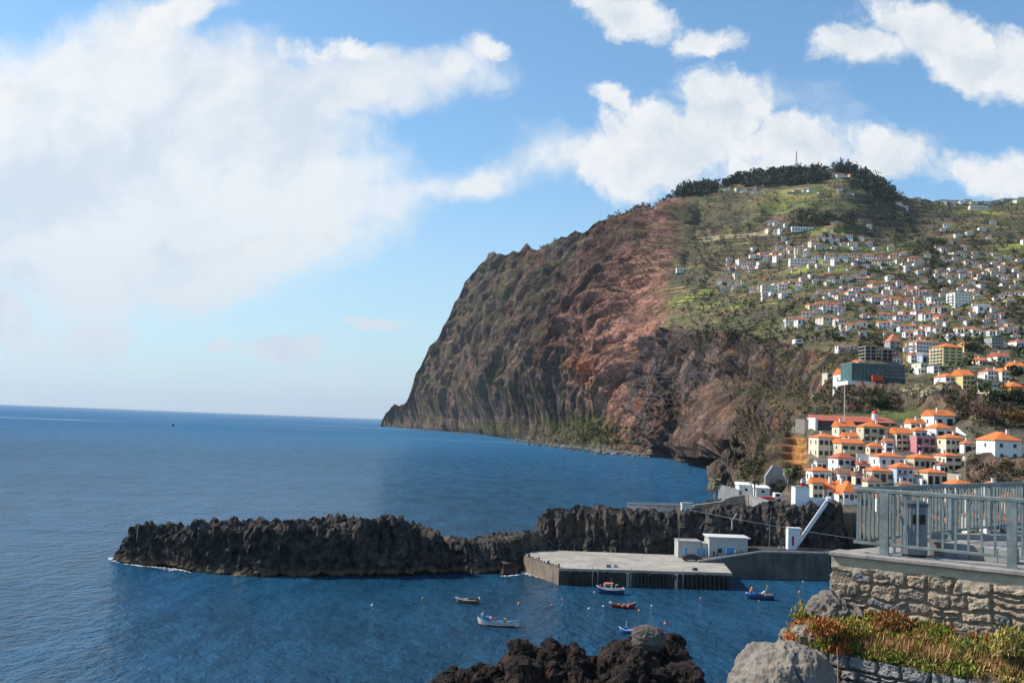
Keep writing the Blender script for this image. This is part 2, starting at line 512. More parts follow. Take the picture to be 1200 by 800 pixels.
def build_mountain():
    px = np.concatenate([np.arange(446, 860, 0.5), np.arange(860, 1240, 1.0), np.arange(1240, 1421, 4.0)])
    NRr = 600
    top = np.interp(px, *zip(*TOP)); bot = np.interp(px, *zip(*BOT))
    t = np.linspace(0, 1, NRr)
    kn = np.minimum(500.0, bot - .06 * (bot - top))
    tk = .20
    PY = np.where(t[:, None] < tk, bot[None] + (kn - bot)[None] * (t[:, None] / tk), kn[None] + (top - kn)[None] * ((t[:, None] - tk) / (1 - tk)))
    PX = np.repeat(px[None], NRr, 0)
    keys = sorted(COLS)
    gy = np.arange(176.0, 648.0, 1.0)
    G = np.zeros((len(keys), len(gy)))
    ka = np.array(keys, float)
    for k, key in enumerate(keys):
        pts = list(COLS[key])
        if key <= 857: pts[0] = (pts[0][0], wd(key, pts[0][0]))
        G[k] = np.interp(gy, [p[0] for p in pts][::-1], [1 / p[1] for p in pts][::-1])
    gx = np.arange(446.0, 1421.0, 1.0)
    idx = np.clip(np.searchsorted(keys, gx, side='right') - 1, 0, len(keys) - 2)
    f = (gx - ka[idx]) / (ka[idx + 1] - ka[idx])
    GI = (G[idx] * (1 - f)[:, None] + G[idx + 1] * f[:, None]).T          # rows = py, columns = px
    def blur(a, n, ax):
        k = np.exp(-np.linspace(-2, 2, 2 * n + 1) ** 2); k /= k.sum()
        pad = [(0, 0), (0, 0)]; pad[ax] = (n, n)
        ap = np.pad(a, pad, mode='edge'); out = 0
        for i, w in enumerate(k):
            sl = [slice(None), slice(None)]; sl[ax] = slice(i, i + a.shape[ax]); out = out + w * ap[tuple(sl)]
        return out
    GX, GY = np.meshgrid(gx, gy)
    B1 = blur(blur(GI, 6, 1), 4, 0)
    B2 = blur(blur(GI, 30, 1), 8, 0)
    soft = sst(GX, 780, 800) * (1 - sst(GY, 400, 450))
    GB = B1 * (1 - soft) + B2 * soft
    J = np.zeros_like(PY)
    for j, p in enumerate(px):
        c0 = int(p - 446); fc = p - 446 - c0; c1 = min(c0 + 1, GB.shape[1] - 1)
        J[:, j] = np.interp(PY[:, j], gy, GB[:, c0] * (1 - fc) + GB[:, c1] * fc)
    r0 = rays(px, bot)
    dshore = -CAM.z / r0[:, 2]
    corr = (1 / dshore - J[0]) * (px <= 857)
    J = J + corr[None] * np.exp(-t[:, None] * 14)
    D = 1 / J
    r = rays(PX, PY)
    V = np.stack([r[..., 0] * D, D, CAM.z + r[..., 2] * D], -1)
    # back of the ridge: falls away beyond the skyline
    back = []
    for k, (dd, dz) in enumerate([(60, -8), (160, -40), (400, -150), (900, -420), (1500, -760)]):
        b = V[-1].copy(); b[:, 1] += dd; b[:, 0] += dd * r[-1, :, 0]; b[:, 2] = np.maximum(b[:, 2] + dz, -20); back.append(b)
    V = np.concatenate([V, np.stack(back)], 0)
    # skirt below the lowest row
    sk = V[0].copy(); sk[:, 2] = -6; sk[:, 1] += 1
    V = np.concatenate([sk[None], V], 0)
    nr, nc = V.shape[:2]
    def normals(V):
        du = np.gradient(V, axis=1); dv = np.gradient(V, axis=0)
        n = np.cross(du, dv); n /= (np.linalg.norm(n, axis=-1, keepdims=True) + 1e-9)
        return n
    PYf = np.concatenate([PY[:1], PY] + [PY[-1:] - 1] * 5, 0); PXf = np.repeat(px[None], nr, 0)
    tf = np.concatenate([[0], t, [1] * 5])[:, None]
    N = normals(V)
    x, y, z = V[..., 0], V[..., 1], V[..., 2]
    dist = y
    # ---- zones -----------------------------------------------------
    wob = 10 * fbm(PXf / 40, PYf / 40, 0 * PXf, 3)
    edge = np.interp(PYf, [200, 225, 260, 316, 350, 400, 430, 470, 520], [814, 808, 812, 800, 790, 786, 782, 778, 776])
    cliff = 1 - sst(PXf + wob * .5, edge - 6, edge + 8)             # great sea cliff
    lowline = np.interp(PXf, [760, 800, 830, 870, 900, 940, 985, 1010, 1420], [395, 398, 405, 398, 402, 410, 418, 390, 300])
    rough = (1 - cliff) * sst(PYf + wob * .7, lowline - 5, lowline + 8) * (1 - sst(PXf + wob * np.clip((500 - PYf) / 30, .2, 1), np.interp(PYf, [470, 500], [985, 918]), np.interp(PYf, [470, 500], [1010, 934]))) * (1 - sst(PYf - (PXf - 905) * .35, 560, 575) * sst(PXf, 862, 868))
    bluff = np.exp(-((PXf - 1000) / 60) ** 2) * sst(PYf, 443, 448) * (1 - sst(PYf, 480, 486)) + sst(PXf, 1070, 1100) * sst(PYf, 455, 462) * (1 - sst(PYf, 490, 500))
    bluff2 = sst(PXf, 1130, 1142) * sst(PYf, 538, 541) * (1 - sst(PYf, 568, 574))
    cut = sst(PXf, 896, 908) * (1 - sst(PXf, 940, 950)) * sst(PYf, 508, 516) * (1 - sst(PYf, 545, 552))   # orange earth slope
    hill = (1 - cliff) * (1 - rough) * (1 - sst(PYf, 395, 420))
    town = (1 - cliff) * (1 - rough) * sst(PYf, 395, 420)
    # ---- displacement ----------------------------------------------
    s0 = -0.223 * x + 0.975 * y
    s = s0 + 0.7 * z
    c_ = 0.975 * x + 0.223 * y
    wp = 22 * fbm(s / 200, z / 160, c_ / 300, 3)
    du_ = np.linalg.norm(np.gradient(V, axis=1), axis=-1); dv_ = np.linalg.norm(np.gradient(V, axis=0), axis=-1); SP = np.maximum(du_, np.minimum(dv_, 60))
    SPc = np.maximum(np.abs(np.gradient(s, axis=1)), np.abs(np.gradient(z, axis=0)) )
    g1 = ridged((s + wp) / 330, z / 1500, c_ / 900, 2, .5)
    g2 = ridgedL((s + wp) / 120, z / 520, c_ / 400, 120, SPc, 3, .5)
    g3 = ridgedL((s + wp * .6) / 38, z / 150, c_ / 120, 38, SPc, 4, .55)
    st = .3 * fbm(z / 26 + fbm(s / 300, 0 * s, 0 * s, 2), s / 500, 0 * s, 3, .6)
    g4 = ridgedL((s + .5 * wp) / 15, z / 46, c_ / 46, 15, SPc, 4, .62)
    dc = 28 * g1 + 26 * g2 + 17 * g3 + 3 * st + 8 * g4 + 8 * fbmL(x, y, z * 1.4, 30, SPc, 5, .68)
    ledge = (np.abs(((z + 12 * fbm(s / 160, c_ / 90, 0 * s, 2)) / 46) % 1 - .5) * 2)
    dc += 3 * (sst(ledge, .2, .75) - .5)
    shore = sst(z, 2, 40)
    A1 = cliff * dc * (1 - .75 * np.exp(-((PXf - edge) / 26) ** 2)) * (.30 + .70 * sst(z, 5, 90))
    rr = 9 * ridged((x + 4 * fbm(x / 30, y / 30, z / 30, 2)) / 48, y / 160, z / 130, 3) + 3.2 * ridgedL(x / 13, y / 34, z / 34, 13, SP, 4, .55) + 2 * fbmL(x, y, z * 1.6, 9, SP, 4, .6) + 2 * fbm(z / 12, x / 200, 0 * x, 3)
    rr = 2.0 * rr + 14 * (ridged((x + .5 * wp) / 95, y / 400, z / 400, 2) - .2)
    A2 = rough * rr * (.09 + 1.15 * sst(dist, 600, 880))
    hh = 14 * fbm(x / 260, y / 260, z / 300, 2) + 4.0 * fbmL(x, y, z, 55, SP, 4, .5)
    gul = 10 * ridged((x - .3 * y) / 230 + .4 * fbm(x / 150, y / 150, 0 * x, 2), y / 1500, 0 * x, 2)
    A3 = hill * (hh + gul) * np.clip((dist - 500) / 700, .15, 1.25)
    A4 = town * (0.5 * fbm(x / 12, y / 12, z / 12, 3)) + (bluff + bluff2) * town * (2.6 * ridged(x / 9, y / 30, z / 16, 4, .6) + 1.2 * fbm(x / 4, y / 4, z / 3, 3)) * np.clip(dist / 380, .5, 1.2)
    A = A1 + A2 + A3 + A4
    A *= np.maximum(np.concatenate([[0], sst(t, 0, .04), [1] * 5])[:, None], cliff) * (1 - .85 * sst(tf, .88, .99))
    A = np.where((cliff > .5) & (tf < .15), np.maximum(A, -12), A)
    out = np.array([-0.86, -0.20, 0.47]); cw = (cliff * .5)[..., None]
    N = N * (1 - cw) + out * cw; N /= np.linalg.norm(N, axis=-1, keepdims=True)
    V = V + N * A[..., None]
    # silhouette raggedness handled by noise; terraces: flat treads and steep risers
    x, y, z = V[..., 0], V[..., 1], V[..., 2]
    step = np.where(PYf < 300, 17.0, np.where(PYf < 345, 11.0, 6.5))
    zz = z + 9 * fbm(x / 300, y / 300, 0 * x, 2)
    fr = (zz / step) % 1
    terr_n = fbm(x / 150, y / 150, z / 150, 2)
    terr = hill * sst(terr_n + .35 * sst(PYf, 230, 300) + .25, .0, .25) + .8 * town * sst(PYf, 380, 400) * (1 - sst(PYf, 440, 450)) * 0.4 + cut
    dzr = np.abs(np.gradient(z, axis=0)) + .6 * np.abs(np.gradient(z, axis=1))
    terr = np.clip(terr, 0, 1) * (1 - sst(dzr, step * .16, step * .34))
    stepc = np.where(cut > .3, 2.2, step)
    frc = np.where(cut > .3, (z / 2.2) % 1, fr)
    z2 = z - stepc * frc + stepc * sst(frc, 0.72, 1.0)
    V[..., 2] = z + (z2 - z) * terr * .9
    # nothing of the mountain rises above its own skyline
    for _ in range(2):
        qx = V[..., 0] / np.maximum(V[..., 1], 1); qz = (V[..., 2] - CAM.z) / np.maximum(V[..., 1], 1)
        w_ = np.stack([qx, np.ones_like(qx), qz], -1) @ RN
        ppx = 600 + F * w_[..., 0] / -w_[..., 2]; ppy = 400 - F * w_[..., 1] / -w_[..., 2]
        lim = np.interp(ppx, *zip(*TOP)) + np.where(ppx < 800, 1.0, .3) * (11 * vnoise(ppx / 15, .5 + 0 * ppx, .3 + 0 * ppx) + 7 * vnoise(ppx / 6, .4 + 0 * ppx, .2 + 0 * ppx) + 4 * vnoise(ppx / 2.3, .3 + 0 * ppx, .4 + 0 * ppx)) + 1.5
        over = np.maximum(lim - ppy, 0) * (V[..., 1] > 800)
        V[..., 2] -= over / F * V[..., 1]
    V[0, :, 2] = -9
    V[1, :, 2] = np.where(px < 858, -2.0, V[1, :, 2])
    V[0, :, :2] = np.where((px < 858)[:, None], V[1, :, :2], V[0, :, :2])
    N2 = normals(V)
    up = N2[..., 2]
    # ---- colours (the materials' own) ------------------------------
    n1 = fbm(x / 90, y / 90, z / 60, 4, .6); n2 = fbm(x / 25, y / 25, z / 12, 4, .6); n3 = fbm(s / 70 + 3, z / 240, 0 * s, 3, .6)
    lay = fbm(z / 9 + .8 * fbm(s / 120, c_ / 60, 0 * s, 2), s / 260, 9 + 0 * s, 4, .65)
    def mixc(a, b, f): return a + (b - a) * np.clip(f, 0, 1)[..., None]
    base = np.zeros(V.shape) + lin3(116, 96, 86)
    base = mixc(base, lin3(88, 80, 78), sst(n1, -.1, .5))
    redz = sst(n3 + .5 * n1, .05, .5)
    col = mixc(base, lin3(124, 86, 76), redz * .55)
    # big red scar and orange edge of the cliff
    scar = np.exp(-(((PXf - (742 - (PYf - 330) * .35)) / 24) ** 2)) * sst(PYf, 285, 320) * (1 - sst(PYf, 420, 470))
    col = mixc(col, lin3(114, 70, 64), scar * (.55 + .4 * n2))
    scar2 = np.exp(-(((PXf - 655) / 18) ** 2)) * sst(PYf, 280, 300) * (1 - sst(PYf, 330, 420))
    col = mixc(col, lin3(124, 84, 76), scar2 * .7)
    ce = np.interp(PYf, [215, 250, 316, 380, 440, 500, 540], [795, 790, 788, 768, 745, 742, 740])
    edgez = np.exp(-(((PXf - ce) / (14 + 12 * sst(PYf, 300, 420))) ** 2))
    edgez *= (.55 + .30 * sst(PYf, 300, 360)) + .55 * sst(n2 + .5 * lay, -.3, .5)
    col = mixc(col, lin3(184, 134, 114), edgez)
    orange = np.exp(-(((PXf - 727) / 16) ** 2) - ((PYf - 458) / 12) ** 2)
    col = mixc(col, lin3(196, 112, 62), orange * (.7 + n2))
    topred = np.exp(-(((PXf - 775) / 22) ** 2)) * (1 - sst(PYf, 280, 320))
    col = mixc(col, lin3(132, 96, 88), topred * .6)
    col = col * (1 + .16 * lay + .22 * fbm(x / 14, y / 14, z / 9, 4, .65))[..., None]
    # gully bushes with the gully's shade painted in, a green patch at the cliff foot
    vegn = fbm(x / 60, y / 60, z / 45, 4, .65)
    vegc = .95 * cliff * np.clip(sst(up, .30, .62) * sst(vegn, -.35, .25) + .75 * sst(vegn + .3 * n2, .18, .5), 0, 1) * (1 - .75 * np.clip(edgez + scar, 0, 1))
    grass = mixc(np.zeros(V.shape) + lin3(108, 106, 60), lin3(76, 84, 46), sst(n2, -.3, .4))
    col = mixc(col, grass, vegc)
    gl = np.exp(-(((PXf - (690 - (PYf - 330) * .30)) / 9) ** 2)) * sst(PYf, 300, 330) * (1 - sst(PYf, 400, 440))
    col = mixc(col, lin3(46, 56, 40), gl * (.6 + .6 * n2))
    foot = np.exp(-(((PXf - 705) / 42) ** 2)) * sst(PYf, 486, 503) + .6 * np.exp(-(((PXf - 590) / 40) ** 2)) * sst(PYf, 497, 502)
    col = mixc(col, mixc(np.zeros(V.shape) + lin3(112, 112, 58), lin3(70, 84, 44), sst(n2, -.2, .3)), foot * .9)
    tip = (1 - sst(PXf, 455, 500)) * .5
    col = mixc(col, lin3(104, 104, 60), tip)
    # lower dark cliffs
    rc = mixc(np.zeros(V.shape) + lin3(112, 92, 86), lin3(72, 62, 66), sst(fbm(x / 16, y / 60, z / 90, 4, .6), -.1, .4))
    rc = mixc(rc, lin3(140, 92, 72), sst(fbm(x / 11 + 7, y / 50, z / 70, 3, .6), .22, .6))
    rveg = np.clip(sst(up, .25, .7) + .8 * sst(fbm(x / 30, y / 30, z / 22, 4, .6), .1, .5), 0, 1)
    rveg *= .22 + .7 * sst(PXf + wob, 868, 915)
    dryg = mixc(np.zeros(V.shape) + lin3(112, 96, 66), lin3(64, 66, 46), sst(fbm(x / 18, y / 18, z / 12, 3), -.2, .3))
    rc = mixc(rc, lin3(124, 98, 80), sst(PYf, 497, 512) * sst(PXf, 858, 866) * .6)
    dryg = mixc(dryg, lin3(138, 102, 76), sst(PXf, 880, 930) * sst(fbm(x / 14, y / 14, z / 9, 3), .0, .5) * .7)
    rc = mixc(rc, dryg, rveg)
    col = mixc(col, rc, rough)
    # terraced fields: parcels with a crop colour each
    cell = np.floor(zz / step)
    lenp = 26.0
    pxl = np.floor((x + 37 * np.sin(cell * 12.9) + 5 * fbm(x / 40, y / 40, 0 * x, 2)) / lenp)
    hsh = (_h(cell.astype(np.int64), pxl.astype(np.int64), np.zeros_like(pxl, dtype=np.int64)) & 1023) / 1023.0
    pal = np.array([lin3(98, 104, 56), lin3(78, 88, 50), lin3(112, 112, 64), lin3(134, 114, 80), lin3(134, 138, 66), lin3(60, 70, 44), lin3(86, 94, 54), lin3(126, 100, 76)])
    hc = pal[(hsh * 7.999).astype(int)]
    yel = np.exp(-(((PXf - 925) / 60) ** 2) - ((PYf - 232) / 13) ** 2) + .7 * np.exp(-(((PXf - 1150) / 40) ** 2) - ((PYf - 288) / 6) ** 2) + .5 * np.exp(-(((PXf - 1130) / 80) ** 2) - ((PYf - 243) / 8) ** 2)
    hc = mixc(hc, lin3(150, 146, 74), yel * sst(hsh, .25, .6))
    brown = np.exp(-(((PXf - 890) / 40) ** 2) - ((PYf - 344) / 16) ** 2) + np.exp(-(((PXf - 1180) / 30) ** 2) - ((PYf - 365) / 10) ** 2)
    hc = mixc(hc, lin3(142, 108, 78), brown * .7 * sst(hsh, .2, .5))
    scrub = sst(fbm(x / 130 + 5, y / 130, z / 130, 4, .6) , .16, .42)
    upper = np.exp(-(((PXf - 860) / 48) ** 2) - ((PYf - 250) / 24) ** 2)
    scrub = np.clip(scrub + upper * .9, 0, 1)
    hc = mixc(hc, mixc(np.zeros(V.shape) + lin3(84, 84, 52), lin3(58, 66, 42), sst(n2, -.2, .3)), scrub * .85)
    darkv = np.exp(-(((PXf - (1010 + (PYf - 200) * .75)) / 46) ** 2)) * sst(PYf, 205, 230) * (1 - sst(PYf, 300, 350))
    hc = mixc(hc, lin3(48, 56, 38), darkv * .7)
    riser = sst(frc, .70, .78) * terr * .75
    hc = mixc(hc, lin3(88, 78, 66), riser)
    path = np.exp(-((PYf - 287 + (PXf - 830) * .03) / 1.6) ** 2) * sst(PXf, 815, 825) * (1 - sst(PXf, 905, 930))
    hc = mixc(hc, lin3(170, 150, 120), path * .7)
    col = mixc(col, hc, hill)
    tc = mixc(np.zeros(V.shape) + lin3(74, 76, 50), lin3(108, 96, 78), sst(fbm(x / 14, y / 14, z / 14, 4, .6), -.1, .35))
    tc = mixc(tc, lin3(112, 104, 94), sst(PYf, 488, 500) * .4)
    tc = mixc(tc, mixc(np.zeros(V.shape) + lin3(112, 92, 76), lin3(74, 62, 56), sst(fbm(x / 6, y / 6, z / 10, 4, .6), -.2, .4)), np.clip(bluff * 1.2 + bluff2 * 1.4, 0, 1))
    lawn = np.exp(-(((PXf - 1052) / 34) ** 2) - ((PYf - 487) / 5) ** 2)
    tc = mixc(tc, lin3(98, 106, 58), lawn * .8)
    tc = mixc(tc, mixc(np.zeros(V.shape) + lin3(200, 136, 76), lin3(150, 100, 60), sst(frc, .6, .8)), cut)
    col = mixc(col, tc, town)
    # wet, dark and pale band of boulders by the water
    shb = cliff * (1 - sst(z + 2 * n2, 2, 10))
    col = mixc(col, lin3(112, 104, 98), shb * .9)
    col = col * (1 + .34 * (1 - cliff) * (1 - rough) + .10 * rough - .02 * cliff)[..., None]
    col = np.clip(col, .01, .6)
    m, t_, b = newmat('hill_ground')
    a = t_.node('ShaderNodeAttribute'); a.attribute_name = 'col'
    pos = t_.node('ShaderNodeNewGeometry').outputs['Position']
    mk = t_.node('ShaderNodeAttribute'); mk.attribute_name = 'mask'
    ms = t_.node('ShaderNodeSeparateColor'); t_.l.new(mk.outputs[0], ms.inputs[0])
    rock, terrm = ms.outputs[0], ms.outputs[1]
    pv = t_.node('ShaderNodeSeparateXYZ'); t_.l.new(pos, pv.inputs[0])
    # coordinates that run along the cliff, leaning with its gullies
    cs = t_.node('ShaderNodeCombineXYZ')
    t_.put(cs.inputs[0], t_.math('DIVIDE', t_.math('ADD', t_.math('ADD', t_.math('MULTIPLY', pv.outputs[0], -.223), t_.math('MULTIPLY', pv.outputs[1], .975)), t_.math('MULTIPLY', pv.outputs[2], .7)), 22.0))
    t_.put(cs.inputs[1], t_.math('DIVIDE', pv.outputs[0], 34.0)); t_.put(cs.inputs[2], t_.math('DIVIDE', pv.outputs[2], 46.0))
    gn = t_.noise(cs.outputs[0], 1.0, 9, 0.70)
    gv = t_.math('ABSOLUTE', t_.math('SUBTRACT', gn, .5))
    strat = t_.noise(t_.mapping(pos, (.004, .004, .11)), 1.0, 7, 0.65)
    nA = t_.noise(pos, 0.16, 8, 0.68)
    nB = t_.noise(pos, 0.9, 5, 0.6)
    f = t_.math('MULTIPLY', t_.smooth(nA, .28, .72, .62, 1.30), t_.smooth(nB, .3, .7, .84, 1.12))
    fr_ = t_.math('MULTIPLY', t_.smooth(gn, .36, .64, .42, 1.60), t_.smooth(strat, .36, .64, .84, 1.14))
    fr_ = t_.math('ADD', t_.math('MULTIPLY', fr_, rock), t_.math('SUBTRACT', 1.0, rock))
    f = t_.math('MULTIPLY', f, fr_)
    nC = t_.noise(pos, .30, 7, .72)
    f = t_.math('MULTIPLY', f, t_.math('ADD', t_.math('MULTIPLY', t_.smooth(nC, .36, .64, .62, 1.38), rock), t_.math('SUBTRACT', 1.0, rock)))
    zt = t_.math('ADD', t_.math('DIVIDE', pv.outputs[2], 5.6), t_.math('MULTIPLY', t_.noise(pos, .006, 3, .5), 3.5))
    zf = t_.math('FRACT', zt)
    ln = t_.math('MULTIPLY', t_.smooth(zf, .54, .70), t_.smooth(zf, 1.0, .93))
    brk = t_.smooth(t_.noise(pos, .012, 3, .6), .40, .55)
    ln = t_.math('MULTIPLY', t_.math('MULTIPLY', ln, terrm), brk)
    cc = t_.mix(1.0, a.outputs[0], f, 'MULTIPLY')
    cc = t_.mix(t_.math('MULTIPLY', ln, .85), cc, (.055, .047, .036, 1))
    t_.l.new(cc, b.inputs['Base Color'])
    b.inputs['Roughness'].default_value = .95
    b.inputs['Specular IOR Level'].default_value = .15
    hgt = t_.math('ADD', t_.math('ADD', t_.math('MULTIPLY', nA, 6.0), t_.math('MULTIPLY', nB, 1.0)), t_.math('MULTIPLY', t_.math('MULTIPLY', gv, rock), 55.0))
    hgt = t_.math('ADD', hgt, t_.math('MULTIPLY', t_.math('MULTIPLY', strat, rock), 4.0))
    bump(t_, b, hgt, .8, 1.0)
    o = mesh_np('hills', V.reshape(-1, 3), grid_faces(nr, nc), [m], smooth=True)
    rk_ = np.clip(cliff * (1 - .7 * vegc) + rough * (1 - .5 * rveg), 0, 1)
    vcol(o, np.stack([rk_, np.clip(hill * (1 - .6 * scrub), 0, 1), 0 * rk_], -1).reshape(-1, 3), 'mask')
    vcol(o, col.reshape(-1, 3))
    props(o, kind='structure')
    bvh = BVHTree.FromPolygons([tuple(v) for v in V.reshape(-1, 3)], [tuple(f) for f in grid_faces(nr, nc)])
    return o, bvh, V, dict(px=px, PX=PXf, PY=PYf, hill=hill, cliff=cliff, rough=rough, town=town, up=up, N=N2)
hills, HB, HV, HZ = build_mountain()

def hit(px, py, bvh=None):
    """the point of the ground seen in that direction from where the photographer stood"""
    r = rays(px, py)
    h = (bvh or HB).ray_cast(CAM, Vector(r).normalized())
    return h[0]
def ground_z(x, y):
    h = HB.ray_cast(Vector((x, y, 900)), Vector((0, 0, -1)))
    return h[0].z if h[0] else None
# ================================================================== BASALT ROCKS (mesh code)
def rock_mat(name, dark, mid, rust, foot=None, foot_z=1.2, bsc=1.0, rscale=1.0):
    m, t, b = newmat(name)
    pos = t.node('ShaderNodeNewGeometry').outputs['Position']
    a = t.noise(pos, 0.8 * rscale, 9, 0.68)
    c = t.noise(pos, 0.22 * rscale, 5, 0.6)
    col = t.mix(t.smooth(a, .34, .68), dark, mid)
    col = t.mix(t.smooth(c, .52, .68, 0, .8), col, rust)
    if foot:
        sep = t.node('ShaderNodeSeparateXYZ'); t.l.new(pos, sep.inputs[0])
        zz = t.math('ADD', sep.outputs[2], t.math('MULTIPLY', t.math('SUBTRACT', c, .5), 2.5))
        col = t.mix(t.smooth(zz, foot_z * 1.3, foot_z * .5, 0, .9), col, foot)
        col = t.mix(t.smooth(zz, .5, .15), col, (0.012, 0.012, 0.010, 1))
    t.l.new(col, b.inputs['Base Color'])
    b.inputs['Roughness'].default_value = .9
    b.inputs['Specular IOR Level'].default_value = .25
    bump(t, b, t.noise(pos, 3.0 * rscale, 8, 0.7), 1.0, .35 * bsc)
    return m
BASALT = rock_mat('basalt', (.020, .018, .017, 1), (.115, .100, .090, 1), (.165, .120, .085, 1), (.17, .12, .075, 1), bsc=1.6)

def front_top(front, crest, name, mat, label, cat, back=8.0, res=.45, colw=2.4, amp=1.2, rug=1.6, seed=0, flat=None, lean=1.2, kind=None, topcol=None):
    """a crag: a columnar face that rises from FRONT (x, y, z foot) to CREST height, a rugged top and a back face.
    front: [(x, y)], crest: [z] at those points, back: depth of the top"""
    fr = np.array([(p[0], p[1]) for p in front], float); cz = np.array(crest, float)
    seg = np.r_[0, np.cumsum(np.linalg.norm(np.diff(fr, axis=0), axis=1))]
    n = int(seg[-1] / res)
    s = np.linspace(0, seg[-1], n)
    fx = np.interp(s, seg, fr[:, 0]); fy = np.interp(s, seg, fr[:, 1]); ch = np.interp(s, seg, cz)
    bk = np.interp(s, seg, np.array(back if isinstance(back, (list, tuple)) else [back] * len(fr), float))
    tx = np.gradient(fx); ty = np.gradient(fy); l = np.hypot(tx, ty); nx, ny = ty / l, -tx / l      # outward (towards -y for +x running)
    k = np.exp(-np.linspace(-2, 2, 25) ** 2); k /= k.sum()
    nx = np.convolve(np.pad(nx, 12, mode='edge'), k, 'valid'); ny = np.convolve(np.pad(ny, 12, mode='edge'), k, 'valid')
    hmax = cz.max()
    nf = max(8, int(hmax / res)); nt_ = max(6, int(np.max(bk) / res)); nb = 8
    prof = [('f', v) for v in np.linspace(0, 1, nf)] + [('t', v) for v in np.linspace(0, 1, nt_)[1:]] + [('b', v) for v in np.linspace(0, 1, nb)[1:]]
    rows = []
    for kk, v in prof:
        if kk == 'f': o = -lean * v * np.ones(n); z = -1.5 + (ch + 1.5) * v; w = np.ones(n) * v
        elif kk == 't': o = -lean - bk * v; z = ch * 1.0; w = np.ones(n) * 1.0
        else: o = -lean - bk - 1.5 * v; z = ch * (1 - v) - 1.5 * v; w = np.ones(n) * (1 - v)
        rows.append((fx + nx * o, fy + ny * o, z, w, np.full(n, {'f': 0, 't': 1, 'b': 2}[kk]), np.full(n, v)))
    X, Y, Z, Wt, K, Vv = [np.stack([r[i] for r in rows]) for i in range(6)]
    S = np.repeat(s[None], len(rows), 0)
    sd = seed * 31.7
    # columns: ridged in s, nearly constant in z
    colm = ridged((S + .6 * fbm(S / 3, Z / 5, sd + 0 * S, 2)) / colw + sd, Z / 14, Y * 0 + sd, 3, .55)
    big = fbm(S / 9 + sd, Z / 9, 0 * S, 3)
    fine = fbm(X / .9, Y / .9, Z / 1.2, 4, .6)
    cu = (S + .7 * fbm(S / 2.2, Z / 2.2, sd + 0 * S, 2)) / 1.5; cr_ = np.floor(cu); cz_ = (Z + 1.1 * (_h(cr_.astype(np.int64), np.zeros_like(cr_, dtype=np.int64), np.zeros_like(cr_, dtype=np.int64)) & 7) + .5 * fbm(X, Y, Z, 2)) / 2.4
    blk = (_h(cr_.astype(np.int64), np.floor(cz_).astype(np.int64) + 9, np.zeros_like(cr_, dtype=np.int64) + int(seed)) & 255) / 127.5 - 1
    disp = amp * (.42 * colm + 1.1 * big + .50 * fine + .42 * blk)
    face = (K != 1)
    off = np.where(face, disp, disp * np.clip(1 - Vv * 3, 0, 1))
    NX = np.repeat(nx[None], len(rows), 0); NY = np.repeat(ny[None], len(rows), 0)
    sg = np.where(K == 2, -1, 1)
    X2 = X + NX * off * sg; Y2 = Y + NY * off * sg
    top = rug * (.75 * ridged(X / 4.2 + sd, Y / 4.2, 0 * X, 4, .6) + .9 * fbm(X / 8 + sd, Y / 8, 0 * X, 2)) - .4 * rug
    if flat is not None:
        fl = np.interp(S[0], seg, flat)[None] * sst(Vv, .1, .45) * (K == 1)
        top = top * (1 - fl)
    lim = np.where(K == 1, 1.0, sst(Wt, .45, 1.0))
    Z2 = Z + top * lim * np.clip(ch / 5, .3, 1)[None]
    Z2 = Z2 + np.where(K == 0, .35 * amp * fbm(X / 1.5, Z / 1.5, Y / 1.5, 2) * Wt, 0)
    V = np.stack([X2, Y2, Z2], -1)
    # close the two ends by pinching them down to the water
    e = np.clip(np.minimum(S, seg[-1] - S) / 2.2, 0, 1)
    V[..., 2] = -1.5 + (V[..., 2] + 1.5) * (e ** .45)
    o = mesh_np(name, V.reshape(-1, 3), grid_faces(len(rows), n), [mat], smooth=False)
    for p in o.data.polygons: pass
    props(o, label, cat, kind=kind)
    return o, V

# island: foot line from the left tip to where it meets the jetty
isl_px = [(131, 655), (150, 661), (190, 664), (240, 671), (290, 674), (350, 675), (420, 675), (460, 674.5), (500, 673), (528, 671)]
isl_top = [(131, 642), (150, 629), (190, 630), (240, 626), (290, 627), (350, 625), (420, 627), (460, 621), (500, 628), (528, 634)]
def crag_from(pxs, tops, push=3.0):
    fr = []; cr = []
    for (x, y), (x2, y2) in zip(pxs, tops):
        p = W(x, y, 0); fr.append((p.x, p.y))
        q = P(x2, y2, p.y + push); cr.append(max(.8, q.z))
    return fr, cr
fr, cr = crag_from(isl_px, isl_top)
crag, CV = front_top(fr, cr, 'rock_island', BASALT, 'long dark basalt rock islet with jagged top, lying in the sea beyond the harbour boats', 'rock islet', back=[5, 7, 9, 10, 11, 12, 13, 12, 9, 6], res=.34, colw=2.6, amp=1.35, rug=2.5, seed=1)
# low causeway of boulders between the islet and the headland
fr, cr = crag_from([(518, 672), (540, 672), (560, 672), (590, 671), (612, 669), (640, 664), (660, 661)], [(518, 634), (540, 637), (560, 638), (590, 637), (612, 636), (640, 630), (660, 628)])
front_top(fr, cr, 'boulder_causeway', BASALT, 'low causeway of dark boulders joining the islet to the headland', 'causeway', back=7, res=.34, colw=1.6, amp=1.5, rug=1.1, seed=2, lean=4.0)
